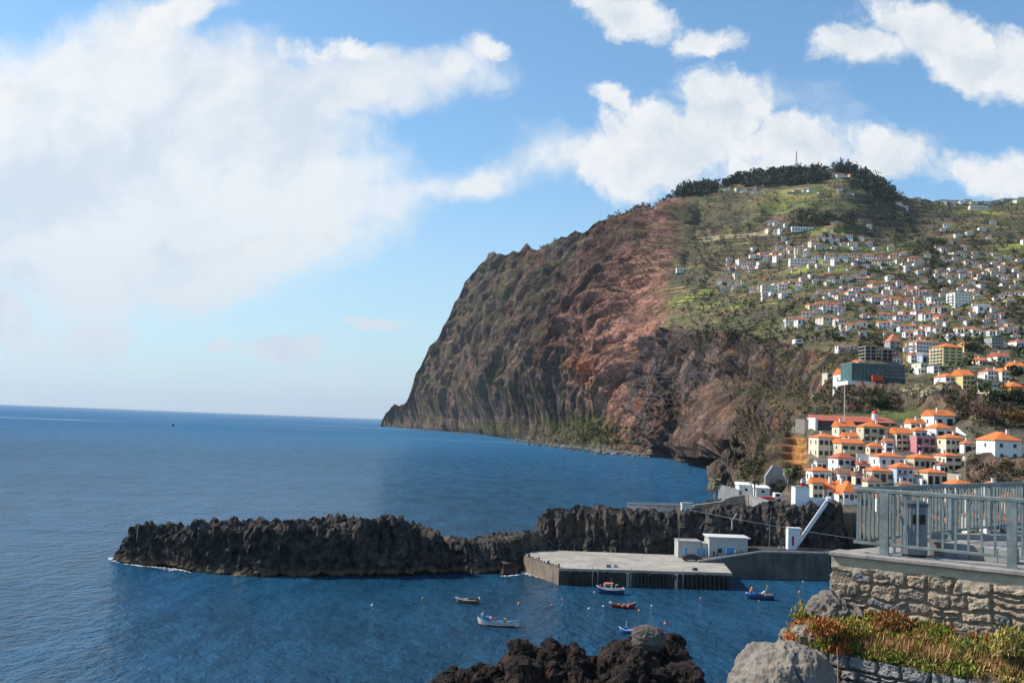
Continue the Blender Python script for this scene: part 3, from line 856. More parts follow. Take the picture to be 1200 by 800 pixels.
# tidal ledge in front of it
LEDGE = rock_mat('reddish_ledge', (.03, .022, .018, 1), (.10, .065, .048, 1), (.16, .09, .06, 1), (.10, .07, .05, 1))
fr, cr = crag_from([(578, 673), (590, 674.5), (604, 673.5), (616, 671)], [(578, 667), (590, 662), (604, 660), (616, 661)], 1)
front_top(fr, cr, 'tidal_ledge', LEDGE, 'reddish brown low rock ledge in the water beside the pier corner', 'rock', back=4, res=.28, colw=2, amp=.6, rug=.6, seed=3, lean=2)

# main headland behind the pier: crest from the picture, foot on the quay/water line
hd_px = [(619, 655), (627, 655), (638, 656), (652, 656), (680, 656), (720, 656), (760, 656), (800, 654), (840, 653), (880, 653), (920, 652), (960, 652), (985, 652), (1004, 652)]
hd_top = [(617, 634), (626, 622), (638, 611), (652, 603), (680, 602), (720, 603), (760, 600), (800, 602), (840, 597), (880, 596), (920, 593), (960, 592), (985, 592), (1004, 594)]
HFOOT = []
HCREST = []
for (x, y), (x2, y2) in zip(hd_px, hd_top):
    base = W(x, y, 1.5); base.y = 226.0
    r = rays(x, y); base.x = r[0] * base.y
    HFOOT.append((base.x, base.y)); q = P(x2, y2, base.y + 4.5); HCREST.append(q.z - 1.5)
headland, HDV = front_top(HFOOT, HCREST, 'basalt_headland', BASALT, 'tall dark columnar basalt crag behind the concrete pier, below the orange roofed town', 'rock cliff',
    back=[6, 7, 8, 10, 14, 16, 20, 26, 34, 28, 20, 18, 16, 14], res=.42, colw=2.1, amp=1.35, rug=2.2, seed=4, lean=4.5, flat=[0, 0, 0, 0, 0, .2, .6, .8, .9, .9, .9, .9, .9, .9])
headland_bvh = BVHTree.FromPolygons([tuple(v) for v in HDV.reshape(-1, 3)], [tuple(f) for f in grid_faces(*HDV.shape[:2])])

# dark lava stack in front, lower middle of the picture
LAVA = rock_mat('lava', (.016, .012, .011, 1), (.060, .040, .032, 1), (.115, .058, .040, 1), None, bsc=.9, rscale=2.2)
def lava_stack():
    outline = [(470, 830), (505, 800), (540, 783), (565, 778), (596, 772), (607, 748), (613, 746), (622, 760), (640, 752), (648, 745), (658, 758), (672, 746), (682, 752), (690, 765), (702, 762), (715, 748),
               (730, 740), (745, 742), (757, 736), (770, 744), (784, 748), (800, 752), (806, 770), (815, 795), (830, 830)]
    d0 = 66.0
    pts = [P(x, y, d0) for x, y in outline]
    xs = np.array([p.x for p in pts]); zs = np.array([p.z for p in pts])
    nx = 420; nr = 300
    X = np.linspace(xs[0], xs[-1], nx)
    crest = np.interp(X, xs, zs)
    T = np.linspace(-1, 1, nr)[:, None]
    # cross-section: rises steeply from the water, sharp jagged crest, falls behind
    Yd = d0 + np.where(T < 0, T * 14, T * 11) + 0 * X[None]
    XX = np.repeat(X[None], nr, 0)
    side = np.abs(T)
    lumps = 2.6 * ridged(XX / 4.5, Yd / 5.5, 0 * XX, 3, .55) + 2.0 * fbm(XX / 3.1, Yd / 3.6, 3 + 0 * XX, 3, .55)
    zc = crest[None] - (crest[None] - 9.0) * (side ** 1.5) * .95 + (lumps - 3.4) * (.25 + .75 * sst(side, .0, .3)) * .8 - .75
    base = -1.5
    zc = np.where(side > .86, base + (zc - base) * (1 - sst(side, .86, 1.0)), zc)
    V = np.stack([XX, Yd, zc], -1)
    du = np.gradient(V, axis=1); dv = np.gradient(V, axis=0); N = np.cross(du, dv); N /= np.linalg.norm(N, axis=-1, keepdims=True)
    wx = XX + .8 * fbm(XX / 2, Yd / 2, zc / 2, 2); A = .55 * np.minimum(ridged(wx / 2.2, Yd / 2.2, zc / 3.2, 5, .62), .75) + .40 * fbm(wx / .8, Yd / .8, zc / .8, 5, .7) - .1
    V = V + N * A[..., None]
    e = np.clip(np.minimum(np.arange(nx), nx - 1 - np.arange(nx)) / 20.0, 0, 1)
    V[..., 2] = base + (V[..., 2] - base) * (e[None] ** .5)
    o = mesh_np('lava_rock', V.reshape(-1, 3), grid_faces(nr, nx), [LAVA], smooth=False)
    props(o, 'jagged dark reddish lava rock rising between the viewer and the moored boats', 'rock')
lava_stack()
def boulder(name, c, rx, ry, rz, mat, label, cat, seed, amp=.18, flat=0.0, res=120, sc=1.0, smooth=True, kind=None, pw=1.0, yaw=0.0):
    th = np.linspace(0.001, math.pi - .001, res)[:, None]; ph = np.linspace(0, 2 * math.pi, res * 2, endpoint=False)[None]
    x = np.sin(th) * np.cos(ph); y = np.sin(th) * np.sin(ph); z = np.cos(th) + 0 * ph
    def sq(a): return np.sign(a) * np.abs(a) ** pw
    x, y, z = sq(x), sq(y), sq(z)
    d = 1 + amp * fbm(x * 1.3 * sc + seed, y * 1.3 * sc, z * 1.3 * sc, 5, .55) + amp * .4 * ridged(x * 3 * sc, y * 3 * sc + seed, z * 3 * sc, 4, .55)
    X, Y = x * d * rx, y * d * ry
    ca, sa = math.cos(yaw), math.sin(yaw)
    V = np.stack([c[0] + X * ca - Y * sa, c[1] + X * sa + Y * ca, c[2] + z * d * rz], -1)
    o = mesh_np(name, V.reshape(-1, 3), grid_faces(res, res * 2, wrap=True)[:, ::-1], [mat], smooth=smooth)
    return props(o, label, cat, kind=kind)
GREYB = rock_mat('grey_boulder', (.075, .062, .054, 1), (.17, .145, .125, 1), (.15, .125, .10, 1), None, bsc=.3, rscale=2)
q = P(760, 741, 64.0)
boulder('pale_boulder', (q.x, q.y, q.z - .35), .95, .8, .75, GREYB, 'small greyish brown boulder perched on top of the dark lava rock', 'boulder', 5, amp=.13, pw=.8)

# foam where the swell meets the rocks
FOAM = M('foam', (.72, .76, .78, 1), .6, var=.2, scale=2)
def foam(pts, w, seed, label):
    """broken foam: many small irregular flakes on the water"""
    r = random.Random(seed); vs = []; fs = []
    for i in range(len(pts) - 1):
        a, b_ = Vector(pts[i]), Vector(pts[i + 1])
        n = int((b_ - a).length / .12)
        for k in range(n):
            p = a.lerp(b_, r.random()) + Vector((r.gauss(0, w), r.gauss(0, w * 2), 0))
            s = r.uniform(.05, .32); m = r.randint(5, 7); base = len(vs)
            for j in range(m):
                t = 2 * math.pi * j / m; q = s * r.uniform(.6, 1.3)
                vs.append((p.x + math.cos(t) * q * 1.3, p.y + math.sin(t) * q, .06 + r.random() * .05))
            fs.append(tuple(range(base, base + m)))
    me = bpy.data.meshes.new('sea_foam'); me.from_pydata(vs, [], fs); me.materials.append(FOAM)
    o = link(bpy.data.objects.new('sea_foam', me)); props(o, label, kind='stuff')
foam([W(128, 654), W(140, 658.5)], .35, 1, 'white foam at the seaward tip of the islet')
foam([W(186, 665), W(197, 666.5), W(212, 668), W(223, 670)], .4, 2, 'white foam where swell breaks on the islet')
foam([W(146, 661), W(186, 665)], .15, 3, 'thin white foam line along the islet foot')
foam([W(612, 670), W(622, 674), W(636, 676.5)], .4, 4, 'white foam breaking at the pier corner')
foam([W(590, 675), W(612, 673)], .15, 5, 'thin foam along the tidal ledge')

# ================================================================== HARBOUR
def conc(name, a, b_, sc=.35, streak=.5):
    m, t, b = newmat(name)
    pos = t.node('ShaderNodeNewGeometry').outputs['Position']
    n = t.noise(pos, sc, 7, .62); g = t.noise(t.mapping(pos, (1, 1, .18)), sc * 3, 6, .65)
    col = t.mix(t.smooth(n, .35, .65), a, b_)
    col = t.mix(t.smooth(g, .46, .68, 0, streak), col, (.030, .028, .024, 1))
    t.l.new(col, b.inputs['Base Color']); b.inputs['Roughness'].default_value = .9
    bump(t, b, t.noise(pos, 3.0, 6, .6), .6, .05)
    return m
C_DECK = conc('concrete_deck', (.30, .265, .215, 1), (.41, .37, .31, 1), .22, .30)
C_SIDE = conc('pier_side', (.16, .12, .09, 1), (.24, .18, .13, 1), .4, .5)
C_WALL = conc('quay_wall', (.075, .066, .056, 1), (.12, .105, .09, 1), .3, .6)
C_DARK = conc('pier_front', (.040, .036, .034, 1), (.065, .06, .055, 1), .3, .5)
C_TAN = conc('tan_concrete', (.30, .25, .18, 1), (.38, .32, .24, 1), .4, .35)
C_GREY = conc('grey_concrete', (.26, .255, .245, 1), (.34, .33, .315, 1), .4, .3)
RUBBER = M('fender_rubber', (.014, .014, .015, 1), .7)
STEEL = M('grey_steel', (.22, .24, .24, 1), .5, metal=.3)

DZ = 3.1
A = W(655, 665.5, DZ); B_ = W(858, 664.5, DZ); Cc = W(614, 651.5, DZ)
B_.y = A.y + (B_.x - A.x) * 0.07; B_.x = float(rays(858, 664)[0]) * B_.y
def prism(name, base, z0, z1, mats, parent=None, bev=0.0, side_m=1):
    mb = MB(); n = len(base)
    lo_ = [(p[0], p[1], z0) for p in base]; hi = [(p[0], p[1], z1) for p in base]
    mb.face(hi, 0); mb.face(lo_[::-1], 0)
    for i in range(n): mb.face([lo_[i], lo_[(i + 1) % n], hi[(i + 1) % n], hi[i]], side_m)
    return mb.build(name, mats, parent)
pier = empty('pier', (A.x, A.y, 0), 0, 'concrete pier with pale flat deck and dark fender piles in the middle of the harbour', 'pier')
def loc(o, p): return (o[0] - p.location.x, o[1] - p.location.y)
dk = [A, B_, (B_.x + 2.5, 224), (Cc.x + 1, 224), Cc]
# the deck slab; left flank painted sunlit brown, shade painted into the harbour face
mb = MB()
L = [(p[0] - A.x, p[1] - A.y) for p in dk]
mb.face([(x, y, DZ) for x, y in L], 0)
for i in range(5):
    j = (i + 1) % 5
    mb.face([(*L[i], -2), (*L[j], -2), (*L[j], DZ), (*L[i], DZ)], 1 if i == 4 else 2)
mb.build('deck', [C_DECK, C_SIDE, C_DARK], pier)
# coping strip along the front edge
front_dir = (Vector((B_.x, B_.y, 0)) - Vector((A.x, A.y, 0))); LEN = front_dir.length; fd = front_dir.normalized(); fn = Vector((fd.y, -fd.x, 0))
MF = Matrix.Rotation(math.atan2(fd.y, fd.x), 4, 'Z')
MB().box(0, -.18, DZ - .45, LEN, .35, DZ + .06, mat=MF).build('coping', C_DECK, pier)
for u0, u1 in ((.0, .045), (.20, .235), (.255, .42), (.425, .445), (.62, .66), (.70, .98)):
    pass
# timber fenders: dark piles with gaps, plus pale concrete ribs
rr = random.Random(5)
for a0, a1, nn in ((.03, .34, 7), (.44, .63, 9), (.70, .985, 11)):
    for k in range(nn):
        u = LEN * (a0 + (a1 - a0) * (k + .5) / nn)
        o = MB().box(u - .22, -.62, -1.5, u + .22, -.20, DZ - .35 + rr.uniform(-.1, .1), mat=MF, bev=.05).build('fender_pile', RUBBER, pier)
for u, w_ in ((.385, .45), (.665, .42)):
    MB().box(LEN * u, -.5, -1.5, LEN * u + w_ * 1.3, -.19, DZ - .46, mat=MF, bev=.04).build('concrete_rib', C_DECK, pier)
for u in (.19, .22, .41, .71):
    MB().tube([MF @ Vector((LEN * u, -.75, -1)), MF @ Vector((LEN * u, -.72, DZ + .5))], .06).build('ladder_rail', STEEL, pier)
# bollards on deck
def bollard(x, y, n):
    e = MB().tube([(0, 0, 0), (0, 0, .05), (0, 0, .42), (0, 0, .48)], [.24, .17, .15, .15], 12).tube([(0, 0, .42), (0, 0, .47), (0, 0, .56), (0, 0, .60)], [.15, .26, .26, .14], 12).build('bollard', RUBBER)
    e.location = (x, y, DZ); props(e, n, 'bollard', 'mooring bollards on the pier deck')
lf = Vector((A.x - Cc.x, A.y - Cc.y, 0))
for k, w_ in enumerate(('at the seaward end of the pier edge', 'second from the seaward end of the pier edge', 'in the middle of the seaward pier edge', 'next to the harbour corner of the pier')):
    p = Vector((Cc.x, Cc.y, 0)) + lf * (.08 + .28 * k) + Vector((.55, .3, 0))
    bollard(p.x, p.y, 'small dark iron bollard ' + w_)
# low parapet with stubs along the left flank
st = MB()
ml = Matrix.Translation(Vector((Cc.x - A.x, Cc.y - A.y, 0))) @ Matrix.Rotation(math.atan2(lf.y, lf.x), 4, 'Z')
st.box(.05, .02, DZ, lf.length - .05, .28, DZ + .16, mat=ml)
for k in range(13): st.box(.3 + k * (lf.length - .6) / 12, .04, DZ + .16, .55 + k * (lf.length - .6) / 12, .24, DZ + .46, mat=ml)
st.build('kerb_parapet', C_WALL, pier)

# gear on the deck
for k, (u, v, lab) in enumerate(((.30, 3.0, 'blue fish crate standing alone on the pier deck near its edge'), (.34, 3.4, 'pale fish crate beside the blue one on the pier deck'), (.80, 2.2, 'dark fish crate on the pier deck near the ramp end'))):
    p = MF @ Vector((LEN * u, v, 0)); c_ = MB().box(-.45, -.3, 0, .45, .3, .06).box(-.45, -.3, .06, -.40, .3, .5).box(.40, -.3, .06, .45, .3, .5).box(-.40, -.3, .06, .40, -.25, .5).box(-.40, .25, .06, .40, .3, .5)
    o = c_.build('fish_crate', M(('crate_blue', 'crate_pale', 'crate_dark')[k], ((.03, .16, .35, 1), (.42, .42, .38, 1), (.05, .05, .05, 1))[k], .6)); o.location = (A.x + p.x, A.y + p.y, DZ); o.rotation_euler.z = .3 * k; props(o, lab, 'crate')
for k, u in enumerate((.07, .52, .66)):
    p = MF @ Vector((LEN * u, -.30, 0)); o = MB()
    for j in range(16):
        a = 6.2832 * j / 16; a2 = 6.2832 * (j + 1) / 16
        o.tube([(.36 * math.cos(a), 0, .36 * math.sin(a)), (.36 * math.cos(a2), 0, .36 * math.sin(a2))], .12, 6, cap=False)
    o = o.build('tyre', RUBBER, smooth=True); o.location = (A.x + p.x, A.y + p.y - .42, DZ - 1.0)
    props(o, ('black tyre fender hanging at the seaward corner of the pier front', 'black tyre fender hanging in the middle of the pier front', 'black tyre fender hanging right of the middle of the pier front')[k], 'tyre', 'tyre fenders on the pier front')
# quay wall right of the pier: ramp then level
q0 = W(818, 656, DZ); q0.y = 215
w_pts = [(float(rays(818, 655)[0]) * 213.0, 213.0, 3.15), (float(rays(892, 644)[0]) * 215, 215.0, 5.35), (float(rays(976, 643)[0]) * 217, 217.0, 5.35), (float(rays(1130, 643)[0]) * 218, 218.0, 5.0), (float(rays(1300, 643)[0]) * 214, 214, 5.0)]
mb = MB()
for i in range(len(w_pts) - 1):
    a, b_ = Vector(w_pts[i]), Vector(w_pts[i + 1])
    sub = 1
    for (za, zb, yo, m) in ((-2, None, 0, 0),):
        af, bf = a.copy(), b_.copy()
        mb.face([(a.x, a.y, -2), (b_.x, b_.y, -2), (b_.x, b_.y, b_.z), (a.x, a.y, a.z)], 0)
        mb.face([(a.x, a.y, a.z), (b_.x, b_.y, b_.z), (b_.x, b_.y + 11.5, b_.z - .02), (a.x, a.y + 11.5, a.z - .02)], 1)
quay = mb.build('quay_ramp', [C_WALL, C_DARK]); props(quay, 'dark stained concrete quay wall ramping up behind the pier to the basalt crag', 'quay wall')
mb = MB()
for i in range(len(w_pts) - 1):
    a, b_ = Vector(w_pts[i]), Vector(w_pts[i + 1])
    d = (b_ - a); L2 = d.length; mat = Matrix.Translation(a) @ d.to_track_quat('X', 'Z').to_matrix().to_4x4()
    mb.box(0, -.12, 0.004, L2, .30, .35, mat=mat)
mb.build('coping', C_GREY, quay)

# harbour store buildings with blue doors
WHITE = M('white_wash', (.62, .61, .58, 1), .85, grime=.12)
PALE = M('pale_grey_paint', (.44, .44, .43, 1), .85, grime=.2)
BLUE = M('blue_door', (.03, .30, .58, 1), .5)
LBLUE = M('light_blue_frame', (.20, .50, .66, 1), .5)
DARKG = M('dark_glass', (.012, .014, .016, 1), .15)
def block(pl, pr, ytop, ybase, d, depth, zb=None):
    a = P(pl, ybase, d); b_ = P(pr, ybase, d); t_ = P(pl, ytop, d)
    z0 = a.z if zb is None else zb
    return a.x, b_.x, z0, t_.z
x0, x1, z0, z1 = block(794.5, 821, 634, 652, 220, 5, 3.1)
s1 = empty('harbour_store', ((x0 + x1) / 2, 220, z0), 0, 'low pale store shed with narrow blue doors at the foot of the dark crag', 'shed')
hw = (x1 - x0) / 2; h = z1 - z0
MB().box(-hw, 0, 0, hw, 5, h).build('wall', PALE, s1)
MB().box(-hw - .12, -.2, h, hw + .12, 5.1, h + .16).build('roof', C_GREY, s1)
for dx in (-.38, .68):
    dd = MB().box(hw * dx, -.05, .05, hw * dx + .5, -.003, 2.15).build('door', BLUE, s1); MB().box(hw * dx - .08, -.03, .0, hw * dx + .58, -.002, 2.25).build('door_frame', WHITE, s1)
x0b, x1b, _, z1b = block(821.6, 829.5, 637, 652, 220.2, 4, 3.1)
s2 = empty('harbour_store', ((x0b + x1b) / 2, 220.2, z0), 0, 'smallest pale annex with one blue door between the two larger harbour sheds', 'shed')
hw = (x1b - x0b) / 2; h = z1b - z0
MB().box(-hw, 0, 0, hw, 4, h).build('wall', PALE, s2); MB().box(-hw, -.15, h, hw, 4.1, h + .12).build('roof', C_GREY, s2)
MB().box(-hw * .65, -.05, .05, hw * .15, -.003, 2.1).build('door', BLUE, s2); MB().box(-hw * .8, -.03, 0, hw * .3, -.002, 2.2).build('door_frame', WHITE, s2)
x0, x1, _, z1 = block(831, 876, 629.5, 649, 218.5, 5, 3.6)
s3 = empty('harbour_store', ((x0 + x1) / 2, 218.5, 3.5), 0, 'larger pale harbour shed with flat overhanging roof and a wide blue door', 'shed')
hw = (x1 - x0) / 2; h = z1 - 3.5
MB().box(-hw, 0, 0, hw, 5.5, h).build('wall', PALE, s3)
MB().box(-hw - .35, -.5, h, hw + .45, 5.7, h + .26).build('roof', WHITE, s3)
for k in range(26): MB().box(-hw + .35 + k * (2 * hw - .8) / 25, -.06, h - .42, -hw + .5 + k * (2 * hw - .8) / 25, -.003, h - .2).build('bracket', WHITE, s3)
MB().box(-.35, -.06, .05, 1.45, -.003, 2.3).build('door', BLUE, s3)
MB().box(-.5, -.04, 0, 1.6, -.002, 2.45).build('door_frame', WHITE, s3)
w_ = MB().box(-2.4, -.08, .8, -1.25, -.003, 2.1).build('window', LBLUE, s3)
MB().box(-2.3, -.10, 1.1, -1.35, -.081, 2.0).build('pane', DARKG, w_)

# people on the ramp in front of the larger shed
def person(px, py, d, z, top, legs, label, h=1.7, yaw=0):
    r = rays(px, py); loc_ = Vector((r[0] * d, d, z))
    sk = (.33, .20, .14, 1)
    me = bpy.data.meshes.new('person'); 
    s_ = h / 1.7
    V = [(0, 0, .92), (0, 0, 1.15), (0, 0, 1.38), (0, 0, 1.47), (0, .01, 1.56), (0, .01, 1.66),
         (.20, 0, 1.38), (.25, .02, 1.12), (.26, -.08, .88), (-.20, 0, 1.38), (-.25, .02, 1.12), (-.26, -.08, .88),
         (.09, 0, .88), (.11, -.04, .48), (.12, .02, .08), (.12, -.12, .04), (-.09, 0, .88), (-.11, .05, .48), (-.12, .10, .08), (-.12, -.04, .04)]
    E = [(0, 1), (1, 2), (2, 3), (3, 4), (4, 5), (2, 6), (6, 7), (7, 8), (2, 9), (9, 10), (10, 11), (0, 12), (12, 13), (13, 14), (14, 15), (0, 16), (16, 17), (17, 18), (18, 19)]
    rad = [.15, .15, .16, .055, .095, .08, .065, .05, .035, .065, .05, .035, .095, .07, .045, .04, .095, .07, .045, .04]
    me.from_pydata([Vector(v) * s_ for v in V], E, [])
    me.materials.append(M('skin', sk, .6)); me.materials.append(M('cloth_' + label[:14], top, .9)); me.materials.append(M('trousers_' + label[:14], legs, .9))
    o = link(bpy.data.objects.new('person', me))
    md = o.modifiers.new('s', 'SKIN')
    for i, sv in enumerate(me.skin_vertices[0].data): sv.radius = (rad[i] * s_, rad[i] * s_); sv.use_root = (i == 0)
    o.modifiers.new('d', 'SUBSURF').levels = 1
    dg = bpy.context.evaluated_depsgraph_get()
    me2 = bpy.data.meshes.new_from_object(o.evaluated_get(dg))
    o.modifiers.clear(); o.data = me2
    for p in me2.polygons:
        c = p.center / s_
        p.material_index = 2 if c.z < .95 and abs(c.x) < .22 else (1 if c.z < 1.44 and not (abs(c.x) > .2 and c.z < 1.05) else 0)
        p.use_smooth = True
    o.location = loc_; o.rotation_euler.z = yaw
    return props(o, label, 'person')
person(836.5, 647, 217.6, 3.5, (.05, .05, .06, 1), (.03, .03, .04, 1), 'person in dark clothes standing by the blue shed window', yaw=.4)
person(840.5, 647, 217.4, 3.5, (.16, .15, .15, 1), (.03, .03, .05, 1), 'person in grey top standing to the right of the blue shed window', yaw=-2.5)
person(861.5, 646.5, 217.2, 3.9, (.45, .25, .20, 1), (.10, .10, .12, 1), 'person in pale red top walking past the wide blue shed door', yaw=1.6)
person(868.5, 645.5, 217.3, 4.1, (.06, .06, .08, 1), (.03, .03, .03, 1), 'person in black standing at the right end of the blue door shed', yaw=1)
person(913, 643.5, 220.5, 4.6, (.5, .5, .5, 1), (.05, .05, .08, 1), 'person in white top behind the quay wall, left of the white stair hut', yaw=0)
person(918.5, 643.5, 220.5, 4.6, (.28, .20, .16, 1), (.05, .05, .05, 1), 'person in brown top behind the quay wall beside the white stair hut', yaw=2)

# street lamps on the quay
def quay_lamp(px, ybase, ytop, d, zb, label, flip=1):
    b_ = P(px, ybase, d); t_ = P(px, ytop, d); e = empty('street_lamp', (b_.x, d, zb), 0, label, 'street lamp', 'street lamps along the quay')
    H = t_.z - zb
    MB().tube([(0, 0, 0), (0, 0, H * .6), (0, 0, H - .25), (.25 * flip, 0, H - .03), (.75 * flip, 0, H)], [.09, .07, .05, .04, .035], 8).build('pole', STEEL, e)
    MB().box(.65 * flip - (.0 if flip > 0 else .5), -.1, H - .08, .65 * flip + (.5 if flip > 0 else 0), .1, H + .06, bev=.03).build('lamp_head', C_GREY, e)
quay_lamp(795, 652, 617, 219.2, 3.1, 'grey street lamp with bent arm at the end of the low pale shed')
quay_lamp(901.5, 644, 606, 220, 5.3, 'grey street lamp on the quay between the blue door shed and the white stair hut')
# car on the pier
def car(loc_, rz, paint, label, s=1.0):
    e = empty('parked_car', loc_, rz, label, 'car')
    pr = [(-2.1, .32), (-2.15, .62), (-2.0, .88), (-1.55, .95), (-.95, 1.38), (.35, 1.44), (1.15, .98), (1.95, .84), (2.15, .6), (2.12, .32)]
    mb = MB(); w = .84
    def ring(y, inset):
        return [(x * (1 - .02 * inset), y, z - (.03 * inset if z > .9 else 0)) for x, z in pr]
    rings = [ring(-w, 1), ring(-w * .95, 0), ring(w * .95, 0), ring(w, 1)]
    for a, b_ in zip(rings[:-1], rings[1:]):
        for i in range(len(pr)): j = (i + 1) % len(pr); mb.face([a[i], a[j], b_[j], b_[i]])
    mb.face(rings[0]); mb.face(rings[-1][::-1])
    mb.build('body', paint, e, smooth=False)
    g = DARKG
    for sy in (-1, 1):
        MB().face([(-1.4, sy * (w + .012), .97), (.95, sy * (w + .012), .98), (.30, sy * (w + .012), 1.35), (-.9, sy * (w + .012), 1.30)]).build('side_window', g, e, fix=False)
    MB().face([(1.12, -.7, 1.01), (1.12, .7, 1.01), (.40, .66, 1.43), (.40, -.66, 1.43)]).build('windscreen', g, e, fix=False)
    MB().face([(-1.53, .7, .99), (-1.53, -.7, .99), (-1.0, -.66, 1.37), (-1.0, .66, 1.37)]).build('rear_window', g, e, fix=False)
    for sx in (-1.3, 1.32):
        for sy in (-1, 1):
            wh = MB().tube([(sx, sy * .70, .32), (sx, sy * .88, .32)], .32, 16).build('wheel', RUBBER, e)
            MB().tube([(sx, sy * .84, .32), (sx, sy * .895, .32)], .18, 12).build('rim', STEEL, wh)
    for sy in (-.6, .6):
        MB().box(2.08, sy - .18, .60, 2.16, sy + .18, .76).build('headlight', WHITE, e)
        MB().box(-2.17, sy - .18, .62, -2.09, sy + .18, .80).build('tail_light', M('tail_red', (.4, .02, .02, 1), .4), e)
    return e
BLACKP = M('black_car_paint', (.012, .014, .020, 1), .25)
p = W(811, 657, DZ); car((p.x, p.y, DZ), R(4), BLACKP, 'black hatchback parked on the pale pier deck in front of the low shed')

# white box with lantern above the stairs, wall and the white stairway down
HB2 = headland_bvh
LAMPR = M('red_paint', (.55, .02, .03, 1), .5)
WB = M('white_light_house', (.70, .72, .74, 1), .8, grime=.08)
d = 231.0
x0, x1, z0, z1 = block(932, 948.5, 570.5, 587, d, 3)
lh = empty('harbour_light', ((x0 + x1) / 2, d, z0 - 1.5), 0, 'square white harbour light block with a red and white lantern on its roof', 'harbour light')
hw = (x1 - x0) / 2; h = z1 - z0 + 1.5
MB().box(-hw, 0, 0, hw, 3.4, h, bev=.03).build('tower', WB, lh)
MB().box(-hw - .06, -.06, h, hw + .06, 3.46, h + .14).build('roof', C_GREY, lh)
ln = MB().tube([(.15, 1.2, h + .12), (.15, 1.2, h + .95)], .36, 16).build('lantern', LAMPR, lh)
MB().tube([(.15, 1.2, h + .95), (.15, 1.2, h + 1.45), (.15, 1.2, h + 1.5), (.15, 1.2, h + 1.85)], [.36, .30, .18, .10], 16).build('lantern_top', WB, ln)
for dx in (-.85, .98): MB().tube([(hw * dx, .6, h + .1), (hw * dx, .6, h + .9)], .06, 8).build('rail_post', LAMPR, lh)
xa, xb, za, zb = block(949, 972, 582.5, 592, 231.3, 3)
pw = empty('white_parapet', ((xa + xb) / 2, 231.3, za - 2), 0, 'white parapet wall running from the harbour light to the head of the stairs', 'wall')
MB().box(-(xb - xa) / 2, 0, 0, (xb - xa) / 2, .5, zb - za + 2, bev=.03).build('wall', WB, pw)
# stairway: slanting white parapet, treads behind it, hut with red door at the foot
a = P(970, 586, 228.5); b_ = P(929, 645, 223.0)
stw = empty('white_stairway', tuple(b_), 0, 'steep white stairway climbing the dark crag to the harbour light', 'stairway')
d_ = Vector(a) - Vector(b_); mat = d_.to_track_quat('X', 'Z').to_matrix().to_4x4()
mb = MB(); o0 = Vector((0, 0, 0)); u1 = Vector((0, 0, .55)); u0 = Vector((0, 0, -.85)); ty_ = Vector((0, .3, 0))
A_ = [o0 + u0, d_ + u0, d_ + u1, o0 + u1]; B2_ = [v + ty_ for v in A_]
mb.face(A_); mb.face(B2_[::-1])
for i in range(4): mb.face([A_[i], B2_[i], B2_[(i + 1) % 4], A_[(i + 1) % 4]])
mb.build('parapet', WB, stw)
n = 44
tr = MB()
for k in range(n):
    p = d_ * ((k + .5) / n); tr.box(p.x - .25, p.y + .31, p.z - .8, p.x + .25, p.y + 1.5, p.z - .1)
tr.build('steps', C_GREY, stw)
MB().tube([d_ + Vector((-.3, -.1, .25)), d_ + Vector((.6, -.1, .25))], .62, 12).build('landing_end', WB, stw)
x0, x1, z0, z1 = block(923.5, 937, 618, 643, 222.8, 2)
ht = empty('stair_hut', ((x0 + x1) / 2, 222.8, 5.3), 0, 'little white hut with a narrow red door at the foot of the white stairway', 'hut')
hw = (x1 - x0) / 2; h = z1 - 5.3
mb = MB(); mb.face([(-hw, 0, 0), (-hw * -.2, 0, 0), (hw * 1.35, 0, h), (-hw, 0, h)]); mb.face([(-hw, 2, 0), (-hw, 2, h), (hw * 1.35, 2, h), (hw * .2, 2, 0)])
mb.face([(-hw, 0, 0), (-hw, 0, h), (-hw, 2, h), (-hw, 2, 0)]); mb.face([(-hw, 0, h), (hw * 1.35, 0, h), (hw * 1.35, 2, h), (-hw, 2, h)]); mb.face([(hw * .2, 0, 0), (hw * .2, 2, 0), (hw * 1.35, 2, h), (hw * 1.35, 0, h)])
mb.build('wall', WB, ht)
MB().box(-hw * .35, -.05, .9, hw * .02, -.003, 2.9).build('door', M('crimson_door', (.30, .01, .06, 1), .6), ht)

# bathing pool terrace and hut on top of the crag
def wallrun(name, pts, h, th, mat, label, cat='wall', capm=None, under=3.0):
    """pts: (px, py of the top, depth): a wall whose top follows those points"""
    Q = [P(*p) for p in pts]
    e = empty(name, tuple(Q[0]), 0, label, cat)
    mb = MB(); cp = MB()
    for a, b_ in zip(Q[:-1], Q[1:]):
        a, b_ = a - Q[0], b_ - Q[0]
        dd = Vector((b_.x - a.x, b_.y - a.y, 0)).normalized(); n_ = Vector((dd.y, -dd.x, 0)) * th
        A0, B0 = a - Vector((0, 0, h)), b_ - Vector((0, 0, h))
        for s_, e_ in ((A0, B0),):
            mb.face([A0, B0, b_, a]); mb.face([A0 - n_, a - n_, b_ - n_, B0 - n_]); mb.face([a, b_, b_ - n_, a - n_]); mb.face([A0, a, a - n_, A0 - n_]); mb.face([B0, B0 - n_, b_ - n_, b_])
    mb.build('wall', mat, e, fix=False)
    if capm:
        for a, b_ in zip(Q[:-1], Q[1:]):
            a, b_ = a - Q[0], b_ - Q[0]; dd = b_ - a; mt = Matrix.Translation(a) @ dd.to_track_quat('X', 'Z').to_matrix().to_4x4()
            cp.box(0, -.08, .004, dd.length, th + .08, .14, mat=mt)
        cp.build('coping', capm, e)
    return e
wallrun('pool_wall', [(736, 590, 243), (770, 591.5, 240), (800, 592, 238), (812, 590, 238)], 3.0, .5, C_GREY, 'grey concrete wall round the seaside pool above the crag', capm=C_GREY)
